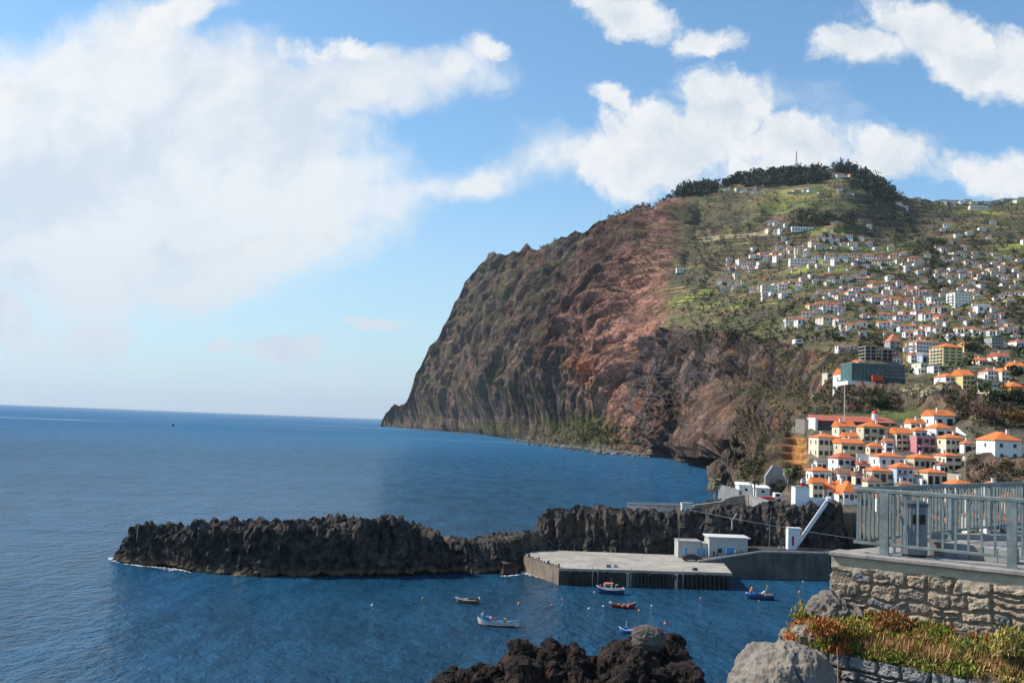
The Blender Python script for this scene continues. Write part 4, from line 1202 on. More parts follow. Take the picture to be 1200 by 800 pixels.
wallrun('pool_wall', [(736, 588.5, 256), (768, 589, 256), (800, 590, 254)], 1.6, .4, C_GREY, 'far parapet of the seaside pool above the crag')
pa, pb, pc, pd = P(738, 593, 244), P(802, 595, 239), P(802, 593, 253), P(738, 592, 255)
zp = min(v.z for v in (pa, pb, pc, pd)) + .3
mb = MB(); mb.face([(v.x, v.y, zp) for v in (pa, pb, pc, pd)]); props(mb.build('pool_water', M('pool_blue', (.05, .17, .22, 1), .08), fix=False), kind='structure')
x0, x1, z0, z1 = block(799, 812, 589.5, 598, 236.5, 2)
e = empty('pool_hut', ((x0 + x1) / 2, 236.5, z0 - 1), 0, 'tiny white hut at the end of the seaside pool', 'hut')
MB().box(-(x1 - x0) / 2, 0, 0, (x1 - x0) / 2, 2.2, z1 - z0 + 1).build('wall', WHITE, e); MB().box(-(x1 - x0) / 2 - .1, -.1, z1 - z0 + 1, (x1 - x0) / 2 + .1, 2.3, z1 - z0 + 1.14).build('roof', C_GREY, e)
wallrun('sea_wall', [(813, 592.5, 240), (845, 588, 244), (862, 582, 246), (872, 580, 246), (877, 580.5, 245)], 6.0, .6, C_TAN, 'tan rendered retaining wall curving along the road above the crag', capm=C_TAN)
wallrun('sea_wall', [(877.6, 580.5, 245), (893, 585, 240), (911, 591, 234)], 2.2, .6, C_GREY, 'pale grey parapet sloping down from the tan wall to the white harbour light', capm=C_GREY)
wallrun('sea_wall', [(842, 568, 262), (868, 575, 256), (868.4, 575, 262)], 3.5, .5, C_GREY, 'weathered grey wall behind the shrubs on the seaward side of the sheds', capm=C_GREY)
# cable strung across the crag
mb = MB(); pts = []
for k in range(25):
    u = k / 24; x = 808 + (1010 - 808) * u; y = 597 + (632 - 597) * u + 5 * 4 * u * (1 - u) * .35
    pts.append(P(x, y, 222.4 - 2 * u))
mb.tube(pts, .06, 5); props(mb.build('overhead_cable', M('cable', (.30, .30, .29, 1), .6)), 'thin pale cable sagging across the face of the dark crag', 'cable')
a = P(858, 606, 222.3)
e = empty('cable_post', (a.x, a.y, a.z - 2.6), 0, 'forked pale post holding the cable on the crag', 'post')
MB().tube([(0, 0, 0), (0, 0, 2.2)], .16, 8).build('post', C_GREY, e); MB().tube([(-.1, 0, 2.1), (-.9, 0, 2.7)], .1, 8).build('bracket', C_GREY, e); MB().tube([(.1, 0, 2.1), (1.0, 0, 3.5)], .12, 8).build('bracket', C_GREY, e)
# road on the plateau
def road():
    c = [(845, 585, 262), (880, 583, 262), (915, 588, 248), (935, 590, 243)]
    ms = M('asphalt', (.10, .085, .075, 1), .9)
    mb = MB(); Q = [P(*p) for p in c]; z = HCREST[6] * 0 + 14.6
    return
# ================================================================== HOUSES
def roofmat(name, c1, c2, sat=.5):
    m, t, b = newmat(name)
    c = t.node('ShaderNodeTexCoord').outputs['Object']
    n = t.noise(c, 1.3, 6, .65); n2 = t.noise(c, 9.0, 3, .6)
    col = t.mix(t.smooth(n, .3, .7), c1, c2)
    col = t.mix(t.smooth(n2, .5, .75, 0, .35), col, (c1[0] * .5, c1[1] * .5, c1[2] * .5, 1))
    t.l.new(col, b.inputs['Base Color']); b.inputs['Roughness'].default_value = .85
    w = t.node('ShaderNodeTexWave'); w.wave_type = 'BANDS'; w.bands_direction = 'X'
    t.l.new(c, w.inputs[0]); w.inputs['Scale'].default_value = 1.5; w.inputs['Distortion'].default_value = .4
    bump(t, b, w.outputs['Fac'], .5, .10)
    return m
ROOF = {'orange': roofmat('orange_tiles', (.62, .145, .028, 1), (.72, .21, .05, 1)), 'red': roofmat('red_tiles', (.40, .085, .045, 1), (.50, .13, .07, 1)),
        'brown': roofmat('brown_tiles', (.24, .10, .06, 1), (.32, .16, .10, 1)), 'terracotta': roofmat('terracotta_tiles', (.46, .14, .065, 1), (.55, .21, .11, 1)),
        'grey': M('grey_roof', (.28, .27, .26, 1), .9)}
WALLM = {'white': M('white_render', (.78, .76, .72, 1), .9, grime=.10), 'cream': M('cream_render', (.72, .64, .48, 1), .9, grime=.10), 'tan': M('tan_render', (.62, .52, .35, 1), .9, grime=.12),
         'pink': M('pink_render', (.55, .22, .25, 1), .9), 'blue': M('pale_blue_render', (.45, .52, .60, 1), .9), 'grey': M('grey_render', (.34, .33, .31, 1), .9, grime=.2),
         'orange': M('orange_render', (.62, .30, .10, 1), .9), 'yellow': M('yellow_render', (.64, .52, .24, 1), .9), 'dark': M('dark_render', (.10, .10, .11, 1), .9)}
SHUT = M('dark_shutter', (.022, .030, .026, 1), .6)
WFR = M('window_frame_paint', (.50, .50, .47, 1), .7)
BLF = M('blue_frame', (.10, .25, .42, 1), .6)
IRON = M('black_iron', (.02, .02, .022, 1), .5)

_wc = {}
def window_mesh(kind):
    """window at the origin, facing -Y, 1 wide 1 tall centred: returns (frame mesh, pane mesh)"""
    if kind in _wc: return _wc[kind]
    fm = {'plain': WFR, 'shut': SHUT, 'blue': BLF}[kind]
    mb = MB()
    if kind == 'shut':
        for s in (-1, 1): mb.box(min(s * .5, s * .98), -.07, -.5, max(s * .5, s * .98), -.01, .5)
    mb.box(-.5, -.06, -.5, -.40, 0, .5).box(.40, -.06, -.5, .5, 0, .5).box(-.40, -.06, .42, .40, 0, .5).box(-.40, -.06, -.5, .40, 0, -.42)
    o1 = mb.build('window', fm); o2 = MB().box(-.40, -.02, -.42, .40, -.004, .42).build('pane', DARKG)
    a, b = o1.data, o2.data
    bpy.data.objects.remove(o1); bpy.data.objects.remove(o2)
    _wc[kind] = (a, b); return a, b
def add_window(parent, x, y, z, w, h, face, kind='plain'):
    a, b = window_mesh(kind)
    o = link(bpy.data.objects.new('door' if kind == 'door' else 'window', a)); o.parent = parent
    o.location = (x, y, z); o.scale = (w, 1, h); o.rotation_euler.z = {'f': 0, 'l': -math.pi / 2, 'r': math.pi / 2}[face]
    p = link(bpy.data.objects.new('pane', b)); p.parent = o
    return o
def roof_mb(kind, x0, y0, x1, y1, z, rh, ov=.45, th=.16):
    mb = MB(); x0 -= ov; x1 += ov; y0 -= ov; y1 += ov
    if kind == 'flat':
        mb.box(x0 + ov * .7, y0 + ov * .7, z, x1 - ov * .7, y1 - ov * .7, z + .35); return mb
    W_, D_ = x1 - x0, y1 - y0; cx, cy_ = (x0 + x1) / 2, (y0 + y1) / 2
    e = [(x0, y0, z), (x1, y0, z), (x1, y1, z), (x0, y1, z)]; e2 = [(a, b, z + th) for a, b, _ in e]
    mb.face(e[::-1])
    for i in range(4): mb.face([e[i], e[(i + 1) % 4], e2[(i + 1) % 4], e2[i]])
    t_ = z + th + rh
    if kind == 'hip':
        if W_ >= D_: r0, r1 = (x0 + D_ / 2, cy_, t_), (x1 - D_ / 2, cy_, t_)
        else: r0, r1 = (cx, y0 + W_ / 2, t_), (cx, y1 - W_ / 2, t_)
        if W_ >= D_:
            mb.face([e2[0], e2[1], r1, r0]); mb.face([e2[2], e2[3], r0, r1]); mb.face([e2[1], e2[2], r1]); mb.face([e2[3], e2[0], r0])
        else:
            mb.face([e2[0], e2[1], r0]); mb.face([e2[1], e2[2], r1, r0]); mb.face([e2[2], e2[3], r1]); mb.face([e2[3], e2[0], r0, r1])
    elif kind == 'gable':
        r0, r1 = (x0, cy_, t_), (x1, cy_, t_)
        mb.face([e2[0], e2[1], r1, r0]); mb.face([e2[2], e2[3], r0, r1]); mb.face([e2[1], e2[2], r1]); mb.face([e2[3], e2[0], r0])
    elif kind == 'shed':
        r0, r1 = (x0, y1, t_), (x1, y1, t_)
        mb.face([e2[0], e2[1], r1, r0]); mb.face([e2[1], e2[2], r1]); mb.face([e2[3], e2[0], r0]); mb.face([e2[2], e2[3], r0, r1])
    return mb
def ground_d(px, py, default=None):
    h = hit(px, py)
    return h.y if h else default
OCC = []
def town_house(xl, xr, y_apex, y_eave, y_base, d, wall, roof, label, group, floors=2, nf=3, nl=1, rkind='hip', depth=None, wk='shut', chim=1, found=6.0, name='house', cat='house', yaw=0.0, balcony=False, door=True, lwall=None, wh=None):
    """a house whose front shows between xl..xr, eave and base heights taken from the picture at depth d"""
    OCC.append((xl, y_apex, xr, y_base))
    gd = ground_d((xl + xr) / 2, y_base)
    if gd and name == 'house': d = min(d, gd + 1.5)
    a = P(xl, y_eave, d); b_ = P(xr, y_eave, d); g = P((xl + xr) / 2, y_base, d); ap = P((xl + xr) / 2, y_apex, d)
    if yaw == 0.0: yaw = R(4 + ((xl * 7) % 13) - 6)
    w = b_.x - a.x; h = (a.z + b_.z) / 2 - g.z; rh = max(.5, (ap.z - (a.z + b_.z) / 2) * .95)
    dep = depth or min(w * .8, 9)
    left_shift = 0.34 * dep           # the left wall takes its share of the width when seen from the harbour side
    w2 = max(w - left_shift, w * .6)
    cx = b_.x - w2 / 2
    e = empty(name, (cx, d, g.z), yaw, label, cat, group)
    hw = w2 / 2
    wm = WALLM[wall]
    MB().box(-hw, 0, -found, hw, dep, h).build('wall', wm, e)
    r = random.Random(int(xl * 7 + y_eave))
    if rkind == 'hip' and r.random() < .4: rkind = 'gable'
    rf = roof_mb(rkind, -hw, 0, hw, dep, h, rh, ov=.26 if rkind != 'flat' else .2).build('roof', ROOF[roof] if rkind != 'flat' else WALLM['grey'], e)
    for k in range(chim):
        cxx = r.uniform(-hw * .6, hw * .6); cyy = dep * r.uniform(.25, .75)
        MB().box(cxx - .28, cyy - .28, h + .2, cxx + .28, cyy + .28, h + rh + .7).box(cxx - .36, cyy - .36, h + rh + .7, cxx + .36, cyy + .36, h + rh + .82).build('chimney', WALLM['white'], rf)
    fh = h / floors
    for fl in range(floors):
        zc = fh * fl + fh * .52
        for k in range(nf):
            x = -hw + (k + .5) * w2 / nf + r.uniform(-.12, .12)
            tall = fl == 0 and door and k == nf // 2 or (balcony and fl == floors - 1 and k % 2 == 0)
            wh_ = min(fh * .42, 1.35); ww = min(.95, w2 / nf * (.33 if wk == 'shut' else .45))
            if tall:
                zz = fh * fl + .12 + fh * .38
                o = add_window(e, x, -.005, zz, ww, fh * .72, 'f', wk); 
                if fl == 0: o.name = 'door'
            else: add_window(e, x, -.005, zc, ww, wh or wh_, 'f', wk)
        for k in range(nl):
            y = (k + .5) * dep / nl
            add_window(e, -hw - .005, y, zc, min(.9, dep / nl * .4), min(fh * .42, 1.3), 'l', 'plain' if wk == 'shut' else wk)
    if name == 'house' and w > 5 and r.random() < .55:
        sgn = -1 if r.random() < .5 else 1; aw = w2 * r.uniform(.22, .4); ah = h * r.uniform(.4, .7)
        x0 = -hw - aw if sgn < 0 else hw; an = MB().box(x0 + (.01 if sgn > 0 else 0), .6, -found, x0 + aw - (.01 if sgn < 0 else 0), dep * .8, ah).build('annex', WALLM[r.choice(['white', 'cream', wall])], e)
        if r.random() < .6: roof_mb('shed', x0 + (.02 if sgn > 0 else 0), .6, x0 + aw - (.02 if sgn < 0 else 0), dep * .8, ah, .5, ov=.01).build('annex_roof', ROOF[roof if roof in ROOF else 'orange'], an)
        add_window(e, x0 + aw / 2, .595, ah * .55, .7, .9, 'f', 'plain')
    if balcony:
        z = fh * (floors - 1)
        MB().box(-hw * .8, -1.0, z - .15, hw * .8, -.002, z).build('balcony', WALLM['white'], e)
        rl = MB()
        for k in range(15): xx = -hw * .78 + k * hw * 1.56 / 14; rl.box(xx - .02, -.98, z, xx + .02, -.94, z + .95)
        rl.box(-hw * .8, -1.0, z + .95, hw * .8, -.92, z + 1.02)
        rl.build('balcony_rail', IRON, e)
    return e
TG = 'houses of the orange roofed harbour quarter'
T = town_house
# the harbour quarter, from the top row down (pixel columns, apex, eave, base; depth in metres)
T(976, 1003, 493, 500, 511, 318, 'cream', 'orange', 'cream house with white porch and orange hip roof just below the long red roofed hall', TG, 1, 2, 1, wk='plain', balcony=False)
T(1003, 1037, 494, 500, 528, 312, 'tan', 'orange', 'tall three storey tan house under the right half of the red roofed hall', TG, 3, 3, 1, balcony=True)
T(985, 1006, 506.5, 512, 522, 303, 'white', 'orange', 'small white house tucked between the cream block and the tall three storey tan house', TG, 1, 2, 1)
T(948, 985, 508, 512.5, 537, 300, 'cream', 'orange', 'cream two storey block at the left end of the quarter above the orange earth bank', TG, 2, 4, 2, depth=8)
T(976, 1013, 514, 519.5, 540, 292, 'tan', 'orange', 'tan and white house with low orange roof, right of the cream end block', TG, 2, 3, 1)
T(973, 1004, 530, 537, 555, 280, 'white', 'red', 'white house with dark red hip roof and a black balcony', TG, 2, 3, 1, balcony=True)
T(944, 975, 547, 552, 566, 268, 'white', 'orange', 'low white house with orange roof nearest the retaining wall and harbour light', TG, 1, 3, 2)
T(953, 969, 539, 541, 552, 276, 'white', 'grey', 'flat roofed white box house behind the low white house by the harbour light', TG, 1, 2, 1, rkind='flat', chim=0)
T(978, 999, 549, 555, 566, 266, 'white', 'brown', 'small white house with brown pyramid roof beneath the dark red roof', TG, 1, 2, 1)
T(999, 1011, 552, 557, 570, 264, 'cream', 'brown', 'narrow cream gabled tower house beside the brown pyramid roof', TG, 1, 1, 0, rkind='gable')
T(1043, 1070, 501, 508, 529, 306, 'cream', 'orange', 'three storey cream house with balconies, left of the pink house', TG, 3, 3, 1, balcony=True)
T(1067, 1087, 499.5, 505, 514, 310, 'white', 'orange', 'white house with orange roof showing just above the pink facade', TG, 1, 2, 1)
T(1066, 1097, 510.5, 511.5, 532, 300, 'pink', 'orange', 'pink two storey house with dark recessed balconies in the middle of the quarter', TG, 2, 3, 0, rkind='flat', balcony=True, chim=0)
T(1084, 1120, 480, 487, 501, 335, 'white', 'orange', 'white house with broad orange hip roof highest in the quarter, below the palms', TG, 1, 2, 1)
T(1061, 1085, 490.5, 496, 503, 326, 'white', 'orange', 'long low orange roofed house left of the highest house and beside the lawn', TG, 1, 3, 0, rkind='gable')
T(1088, 1119, 495, 502, 514, 315, 'white', 'orange', 'white house with arched windows and orange roof, directly below the highest house', TG, 1, 2, 1)
T(1099, 1132, 508.5, 513.5, 533, 300, 'cream', 'orange', 'cream two storey house at the right end of the quarter, with wide orange roof', TG, 2, 4, 1)
T(1020, 1061, 530, 535, 548, 278, 'white', 'orange', 'long white single storey house with orange roof and three small windows in the centre', TG, 1, 3, 1, wk='plain', depth=7)
T(1061, 1097, 531.5, 537, 550, 277, 'tan', 'orange', 'tan single storey house joined to the right end of the long white house', TG, 1, 4, 0, depth=7)
T(1099, 1128, 531, 534, 552, 276, 'cream', 'orange', 'cream house below the wide roofed right end house, above the rocky bank', TG, 2, 2, 1, depth=6)
T(1013, 1048, 546, 552, 565, 264, 'tan', 'orange', 'tan house with dark veranda, left of the pale blue house', TG, 1, 3, 1)
T(1043, 1071, 542, 548, 567, 262, 'blue', 'orange', 'pale blue house with blue framed windows under a shallow orange gable', TG, 2, 3, 0, wk='blue')
T(1077, 1111, 549, 554, 570, 260, 'cream', 'orange', 'cream house with three tall dark doors, right of the pale blue house', TG, 1, 3, 0, balcony=True)
T(1110, 1143, 561, 568, 584, 252, 'white', 'orange', 'house showing its orange roof just over the middle of the railing', TG, 1, 3, 0)
T(1152, 1172, 564, 569, 584, 252, 'white', 'orange', 'house showing its small orange roof over the railing under the rocky bank', TG, 1, 2, 0)
T(1050, 1074, 564, 568, 582, 254, 'tan', 'brown', 'house with brown roof seen right above the rail behind the bin', TG, 1, 2, 0)
T(1011, 1033, 557, 564, 577, 257, 'cream', 'brown', 'house with brown roof seen above the left corner of the railing', TG, 1, 2, 0)
T(960, 984, 562, 573, 586, 250, 'white', 'orange', 'low house with big orange roof directly behind the white parapet', TG, 1, 2, 0, depth=9)
T(976, 1008, 564, 577, 586, 243, 'white', 'orange', 'lowest house at the crag edge, with a wide bright orange hip roof', TG, 1, 3, 0, depth=10)
T(948, 965, 560, 566, 586, 247, 'cream', 'orange', 'narrow cream house squeezed between the harbour light and the big orange roof', TG, 2, 2, 0, chim=0)
T(1014, 1034, 518, 523, 533, 286, 'cream', 'orange', 'small cream house filling the gap right of the tan and white house', TG, 1, 2, 1)
T(1034, 1048, 514, 518, 529, 290, 'white', 'terracotta', 'narrow white house with terracotta roof left of the three storey cream house', TG, 2, 1, 1)
T(1003, 1016, 540, 544, 554, 272, 'cream', 'red', 'tiny cream house with red roof right of the black balcony house', TG, 1, 1, 1)
T(1098, 1112, 541, 545, 554, 270, 'white', 'brown', 'small white house with brown roof above the three dark doors house', TG, 1, 2, 0)
T(1126, 1140, 516, 520, 531, 290, 'white', 'orange', 'small white lean house at the far right end of the quarter', TG, 1, 1, 0)
T(1048, 1062, 552, 556, 566, 262, 'pink', 'terracotta', 'small rosy house squeezed between the tan veranda and pale blue houses', TG, 1, 1, 0)
# big white house on the right
T(1150, 1197, 506, 516, 540, 268, 'white', 'orange', 'big detached white house with orange hip roof on the rocky bank at the right edge', TG, 2, 2, 1, wk='plain', depth=10)
# houses behind the railing, on the harbour front
low = [(1058, 1078, 'white', 'orange'), (1082, 1104, 'tan', 'orange'), (1106, 1124, 'white', 'orange'), (1128, 1148, 'cream', 'terracotta'), (1150, 1172, 'white', 'orange'), (1176, 1198, 'white', 'orange'), (1204, 1226, 'cream', 'orange')]
wds = ['first', 'second', 'third', 'fourth', 'fifth', 'sixth', 'seventh', 'eighth', 'ninth', 'tenth', 'eleventh', 'twelfth', 'thirteenth', 'fourteenth', 'fifteenth', 'sixteenth', 'seventeenth', 'eighteenth', 'nineteenth', 'twentieth']
for k, (a, b_, wl, rf) in enumerate(low):
    T(a, b_, 600 + (k % 3) * 3, 605 + (k % 3) * 3, 628, 226 - (k % 2) * 4, wl, rf, f'{wl} harbour front house with {rf} roof, {wds[k]} from the left behind the railing bars', 'harbour front houses behind the railing', 3, 3, 0, chim=1)
for k, (a, b_, wl, rf) in enumerate([(1024, 1046, 'white', 'orange'), (1082, 1100, 'cream', 'red'), (1106, 1128, 'cream', 'orange'), (1132, 1150, 'white', 'orange'), (1174, 1196, 'tan', 'orange')]):
    T(a, b_, 577, 583, 606, 243, wl, rf, f'{wl} house with {rf} roof in the upper row behind the railing, {wds[k]} from the left', 'upper row of houses behind the railing', 2, 3, 0)

# long red roofed hall
d = 338
a = P(958, 492, d); b_ = P(1047, 494.5, d); g = P(1000, 503, d)
hall = empty('market_hall', ((a.x + b_.x) / 2, d, g.z), R(-1.0), 'long hall with low red roof, dark window band and white end wall', 'hall')
hw = (b_.x - a.x) / 2; h = a.z - g.z - .2
MB().box(-hw, 0, -4, hw, 9, h).build('wall', WALLM['dark'], hall)
roof_mb('shed', -hw, -.4, hw, 9, h, 2.0, ov=.5).build('roof', ROOF['red'], hall)
MB().box(-hw - .9, -.9, -4, -hw - .05, 9, h + .9, bev=.04).build('end_wall', WALLM['white'], hall)
for k in range(24):
    x = -hw + .6 + k * (2 * hw - 1.6) / 23.4
    if k % 8 == 7: MB().box(x, -.12, 0, x + .5, -.003, h).build('pillar', WALLM['white'], hall)
    else:
        o = MB().box(x, -.08, .4, x + .85, -.003, h - .25).build('window', M('blue_grey_frame', (.10, .16, .20, 1), .6), hall)
        MB().box(x + .07, -.10, .5, x + .78, -.081, h - .35).build('pane', DARKG, o)
tx = P(1026, 488, d + 3)
MB().tube([(tx.x - hall.location.x, 4, h + .6), (tx.x - hall.location.x, 4, h + 3.2)], 1.0, 14).build('turret', WALLM['white'], hall)
MB().ball((tx.x - hall.location.x, 4, h + 3.2), 1.02, 14, 8, sz=1.0).build('dome', LAMPR, hall)
# white flag pole
p = P(989.5, 487, 330); t_ = P(989.5, 445, 330)
e = empty('flag_pole', tuple(p), 0, 'tall bare white flag pole rising behind the long red roofed hall', 'pole')
MB().tube([(0, 0, -2), (0, 0, t_.z - p.z)], [.13, .08], 8).build('pole', WALLM['white'], e); MB().ball((0, 0, t_.z - p.z + .1), .2, 8, 6).build('finial', WALLM['white'], e)
# stone terrace wall left of the hall
STONE_T = conc('field_stone', (.20, .18, .15, 1), (.27, .24, .20, 1), 1.2, .3)
wallrun('terrace_wall', [(932, 491, 352), (943, 491.5, 346), (967, 493, 343)], 4.6, .6, STONE_T, 'weathered stone terrace wall left of the long red roofed hall', capm=C_GREY)
gw = min(ground_d(x_, y_) for x_ in (899, 908, 918) for y_ in (550, 560, 570)) - .5
wallrun('retaining_wall', [(897, 558, gw), (906, 545, gw + 1), (917, 548, gw + 1), (921, 560, gw)], 9, .6, C_GREY, 'grey sprayed retaining wall between the shrubs and the orange earth bank', cat='retaining wall')
wallrun('retaining_wall', [(1130, 536, 268), (1142, 540, 264), (1150, 541, 262), (1202, 545, 258)], 2.0, .5, STONE_T, 'stone wall along the top of the rocky bank below the big white house', cat='retaining wall')
for pts, lab in (([(1004, 531, 285), (1018, 532, 285)], 'short white garden wall right of the dark red roofed house'), ([(1037, 528, 296), (1066, 531, 296)], 'pale garden wall below the three storey cream house'),
                 ([(1012, 549, 268), (1040, 549, 270)], 'white garden wall above the tan veranda house'), ([(1128, 534, 280), (1140, 545, 268)], 'pale sloping stair wall beside the cream house on the rocky bank'),
                 ([(1098, 552, 266), (1126, 556, 262)], 'pale garden wall above the roof that shows over the railing'), ([(975, 566, 258), (1010, 568, 258)], 'white garden wall under the brown pyramid roof'),
                 ([(1120, 500, 318), (1134, 512, 306)], 'white stair wall descending right of the highest orange roof')):
    wallrun('garden_wall', pts, 2.2, .35, WALLM['white' if 'white' in lab else 'cream'], lab)
# sheds above the tan wall
for xl, xr, yt, yb, dd, lab in ((866, 883, 566, 579, 276, 'white shed with slanting roof left of the small palm, above the tan wall'), (886, 902, 569.5, 580, 272, 'low white shed right of the small palm, above the tan wall')):
    x0, x1, z0, z1 = block(xl, xr, yt, yb, dd, 4)
    e = empty('shed', ((x0 + x1) / 2, dd, z0), 0, lab, 'shed'); hw = (x1 - x0) / 2; h = z1 - z0
    MB().box(-hw, 0, -3, hw, 4.5, h - .5).build('wall', WALLM['white'], e); roof_mb('shed', -hw, 0, hw, 4.5, h - .5, .5, ov=.2).build('roof', WALLM['white'], e)
    add_window(e, 0, -.005, h * .45, .9, .8, 'f')
# small truck
p = P(905, 587, 252)
tk = empty('pickup_truck', tuple(p), R(185), 'small truck with white cab and red load bed on the road above the crag', 'truck')
zt = 0
MB().box(-.3, -.85, .45, 3.1, .85, 1.0, bev=.03).build('load_bed', LAMPR, tk)
cb = MB().box(-2.0, -.85, .4, -.35, .85, 2.1, bev=.12).build('cab', M('truck_white', (.7, .7, .7, 1), .4), tk)
MB().face([(-2.01, -.7, 1.25), (-2.01, .7, 1.25), (-1.98, .66, 1.9), (-1.98, -.66, 1.9)]).build('windscreen', DARKG, tk, fix=False)
for s in (-1, 1): MB().box(-1.6, min(s * .84, s * .87), 1.25, -.6, max(s * .84, s * .87), 1.85).build('side_window', DARKG, tk)
for sx in (-1.5, 2.1):
    for sy in (-1, 1): MB().tube([(sx, sy * .65, .38), (sx, sy * .86, .38)], .38, 14).build('wheel', RUBBER, tk)

# -------------------------------------------------- middle distance quarter (right edge, above the trees)
MG = 'houses above the palms at the right edge'
def mid(xl, xr, ya, ye, yb, wl, rf, label, floors=2, nf=3, nl=1, rk='hip', d=None, **k):
    dd = d or ground_d((xl + xr) / 2, yb, 450)
    k.setdefault('yaw', R(2 + (xl * 5) % 11 - 5))
    return town_house(xl, xr, ya, ye, yb, dd, wl, rf, label, MG, floors, nf, nl, rkind=rk, depth=min(10, 40), found=8, **k)
mid(1119, 1142, 432, 440, 456, 'yellow', 'orange', 'cream three storey house with stepped orange roofs behind the right palms', 3, 3)
mid(1101, 1119, 437, 441, 454, 'white', 'orange', 'white house with orange roof left of the cream stepped house', 2, 2)
mid(1141, 1158, 418, 422, 428, 'cream', 'orange', 'low cream pavilion with orange roof below the yellow apartment block', 1, 3)
mid(1161, 1184, 412, 417.5, 424, 'white', 'red', 'white bungalow with red roof right of the yellow apartment block', 1, 3)
mid(1182, 1203, 423, 429, 434, 'white', 'orange', 'white house with orange roof at the right edge above the dark trees', 1, 3)
mid(1151, 1168, 432, 435, 445, 'white', 'red', 'white two storey house, left one of the pair above the dark trees', 2, 3)
mid(1168, 1183, 431, 435, 447, 'cream', 'orange', 'cream two storey house, right one of the pair above the dark trees', 2, 2)
mid(1175, 1199, 447, 453, 464, 'orange', 'orange', 'orange walled house with orange roof lowest at the right edge', 1, 3)
mid(1151, 1173, 447, 448.5, 462, 'cream', 'grey', 'flat roofed cream house left of the orange walled house', 2, 3, rk='flat', chim=0)
mid(1073, 1088, 424, 425.5, 438, 'cream', 'grey', 'flat roofed pale block below the white apartment row', 2, 2, rk='flat', chim=0)
mid(1090, 1100, 428, 429, 437, 'white', 'grey', 'narrow flat roofed white house beside the pale block', 2, 1, rk='flat', chim=0)
mid(1125, 1137, 400, 403.5, 413, 'yellow', 'orange', 'small yellow house right behind the yellow apartment block', 2, 2)
mid(1185, 1203, 397, 400, 407, 'white', 'red', 'wide white hall with red roof at the right edge of the slope', 1, 4)
mid(1156, 1176, 394, 396, 408, 'grey', 'grey', 'grey flat roofed apartment house above the red roofed bungalow', 3, 4, rk='flat', chim=0)
mid(1062, 1076, 413, 416, 425, 'white', 'red', 'white house with red roof left in the row under the white apartments', 2, 2)
mid(1077, 1087, 412, 416, 425, 'blue', 'grey', 'pale blue gabled house in the middle of the row under the white apartments', 1, 1, rk='gable', chim=0)
mid(1088, 1098, 413, 416, 424, 'white', 'red', 'white house with red roof at the right end of the row under the white apartments', 2, 2)
mid(981, 997, 431, 438, 448, 'white', 'orange', 'white house with orange gable roof left of the green netted building', 1, 2, chim=0, rk='gable')
mid(964, 978, 436, 437, 443, 'tan', 'grey', 'low sandy flat roofed hut on the cliff edge left of the steep orange roof', 1, 1, rk='flat', chim=0, nl=0)
mid(1000, 1014, 421, 423.5, 428, 'white', 'orange', 'long low house with orange roof just above the green netted building', 1, 3)
mid(1041, 1055, 414, 418, 424, 'white', 'red', 'white house with red roof at the foot of the yellow crane', 2, 2)
# apartment blocks
def apartments(xl, xr, ytop, yb, wl, label, floors, nf, nl, rk='flat', roof='orange', ya=None, depth=14, d=None, split=.42):
    OCC.append((xl, ytop, xr, yb))
    dd = d or ground_d((xl + xr) / 2, yb, 600)
    a = P(xl, ytop, dd); b_ = P(xr, ytop, dd); g = P((xl + xr) / 2, yb, dd)
    w = b_.x - a.x; cx = b_.x - w * .5 + .12 * w; w *= .76; h = a.z - g.z; hw = w / 2
    e = empty('apartment_block', (cx, dd, g.z), R(8), label, 'apartment block')
    MB().box(-hw, 0, -6, hw, depth, h).build('wall', WALLM[wl], e)
    if rk == 'flat': MB().box(-hw - .2, -.2, h, hw + .2, depth + .2, h + .5).build('roof', WALLM['white'], e)
    else: roof_mb(rk, -hw, 0, hw, depth, h, 2.4).build('roof', ROOF[roof], e)
    fh = h / floors
    for f_ in range(floors):
        for k in range(nf): add_window(e, -hw + (k + .5) * w / nf, -.005, fh * (f_ + .5), w / nf * (.30 if rk != 'flat' else .5), fh * .42, 'f', 'shut' if rk != 'flat' else 'plain')
        for k in range(nl): add_window(e, -hw - .005, (k + .5) * depth / nl, fh * (f_ + .5), depth / nl * .4, fh * .5, 'l')
        MB().box(-hw - 1.1, 1, fh * f_ + .15, -hw - .003, depth - 1, fh * f_ + .35).build('balcony', WALLM['white'], e)
    return e
apartments(1097, 1129, 406, 426, 'yellow', 'tall yellow and white apartment block with orange roof, biggest on the right slope', 5, 3, 4, 'hip', ya=399)
apartments(1066, 1097, 400, 413, 'white', 'long white apartment row with balconies left of the yellow apartment block', 3, 6, 2, 'hip', roof='terracotta', ya=398)
apartments(1112, 1139, 343, 358, 'white', 'white apartment block with grey balconies standing on the darker right slope', 4, 5, 2)
# unfinished concrete building
def frame_building(xl, xr, yt, yb, floors, bays, label, mat, d=None, depth=12):
    OCC.append((xl, yt, xr, yb))
    dd = d or ground_d((xl + xr) / 2, yb, 600)
    a = P(xl, yt, dd); b_ = P(xr, yt, dd); g = P((xl + xr) / 2, yb, dd); hw = (b_.x - a.x) / 2; h = a.z - g.z
    e = empty('concrete_frame_building', ((a.x + b_.x) / 2, dd, g.z), 0, label, 'building under construction'); fh = h / floors
    for f_ in range(floors + 1): MB().box(-hw, 0, fh * f_ - .25, hw, depth, fh * f_ + .25).build('floor_slab', mat, e)
    for k in range(bays + 1):
        x = -hw + .3 + k * (2 * hw - .6) / bays
        MB().box(x - .35, .1, 0, x + .35, .8, h - .26).build('column', mat, e)
    MB().box(-hw + .5, depth * .5, 0, hw - .5, depth * .5 + .3, h - .3).build('back_wall', WALLM['dark'], e)
    return e
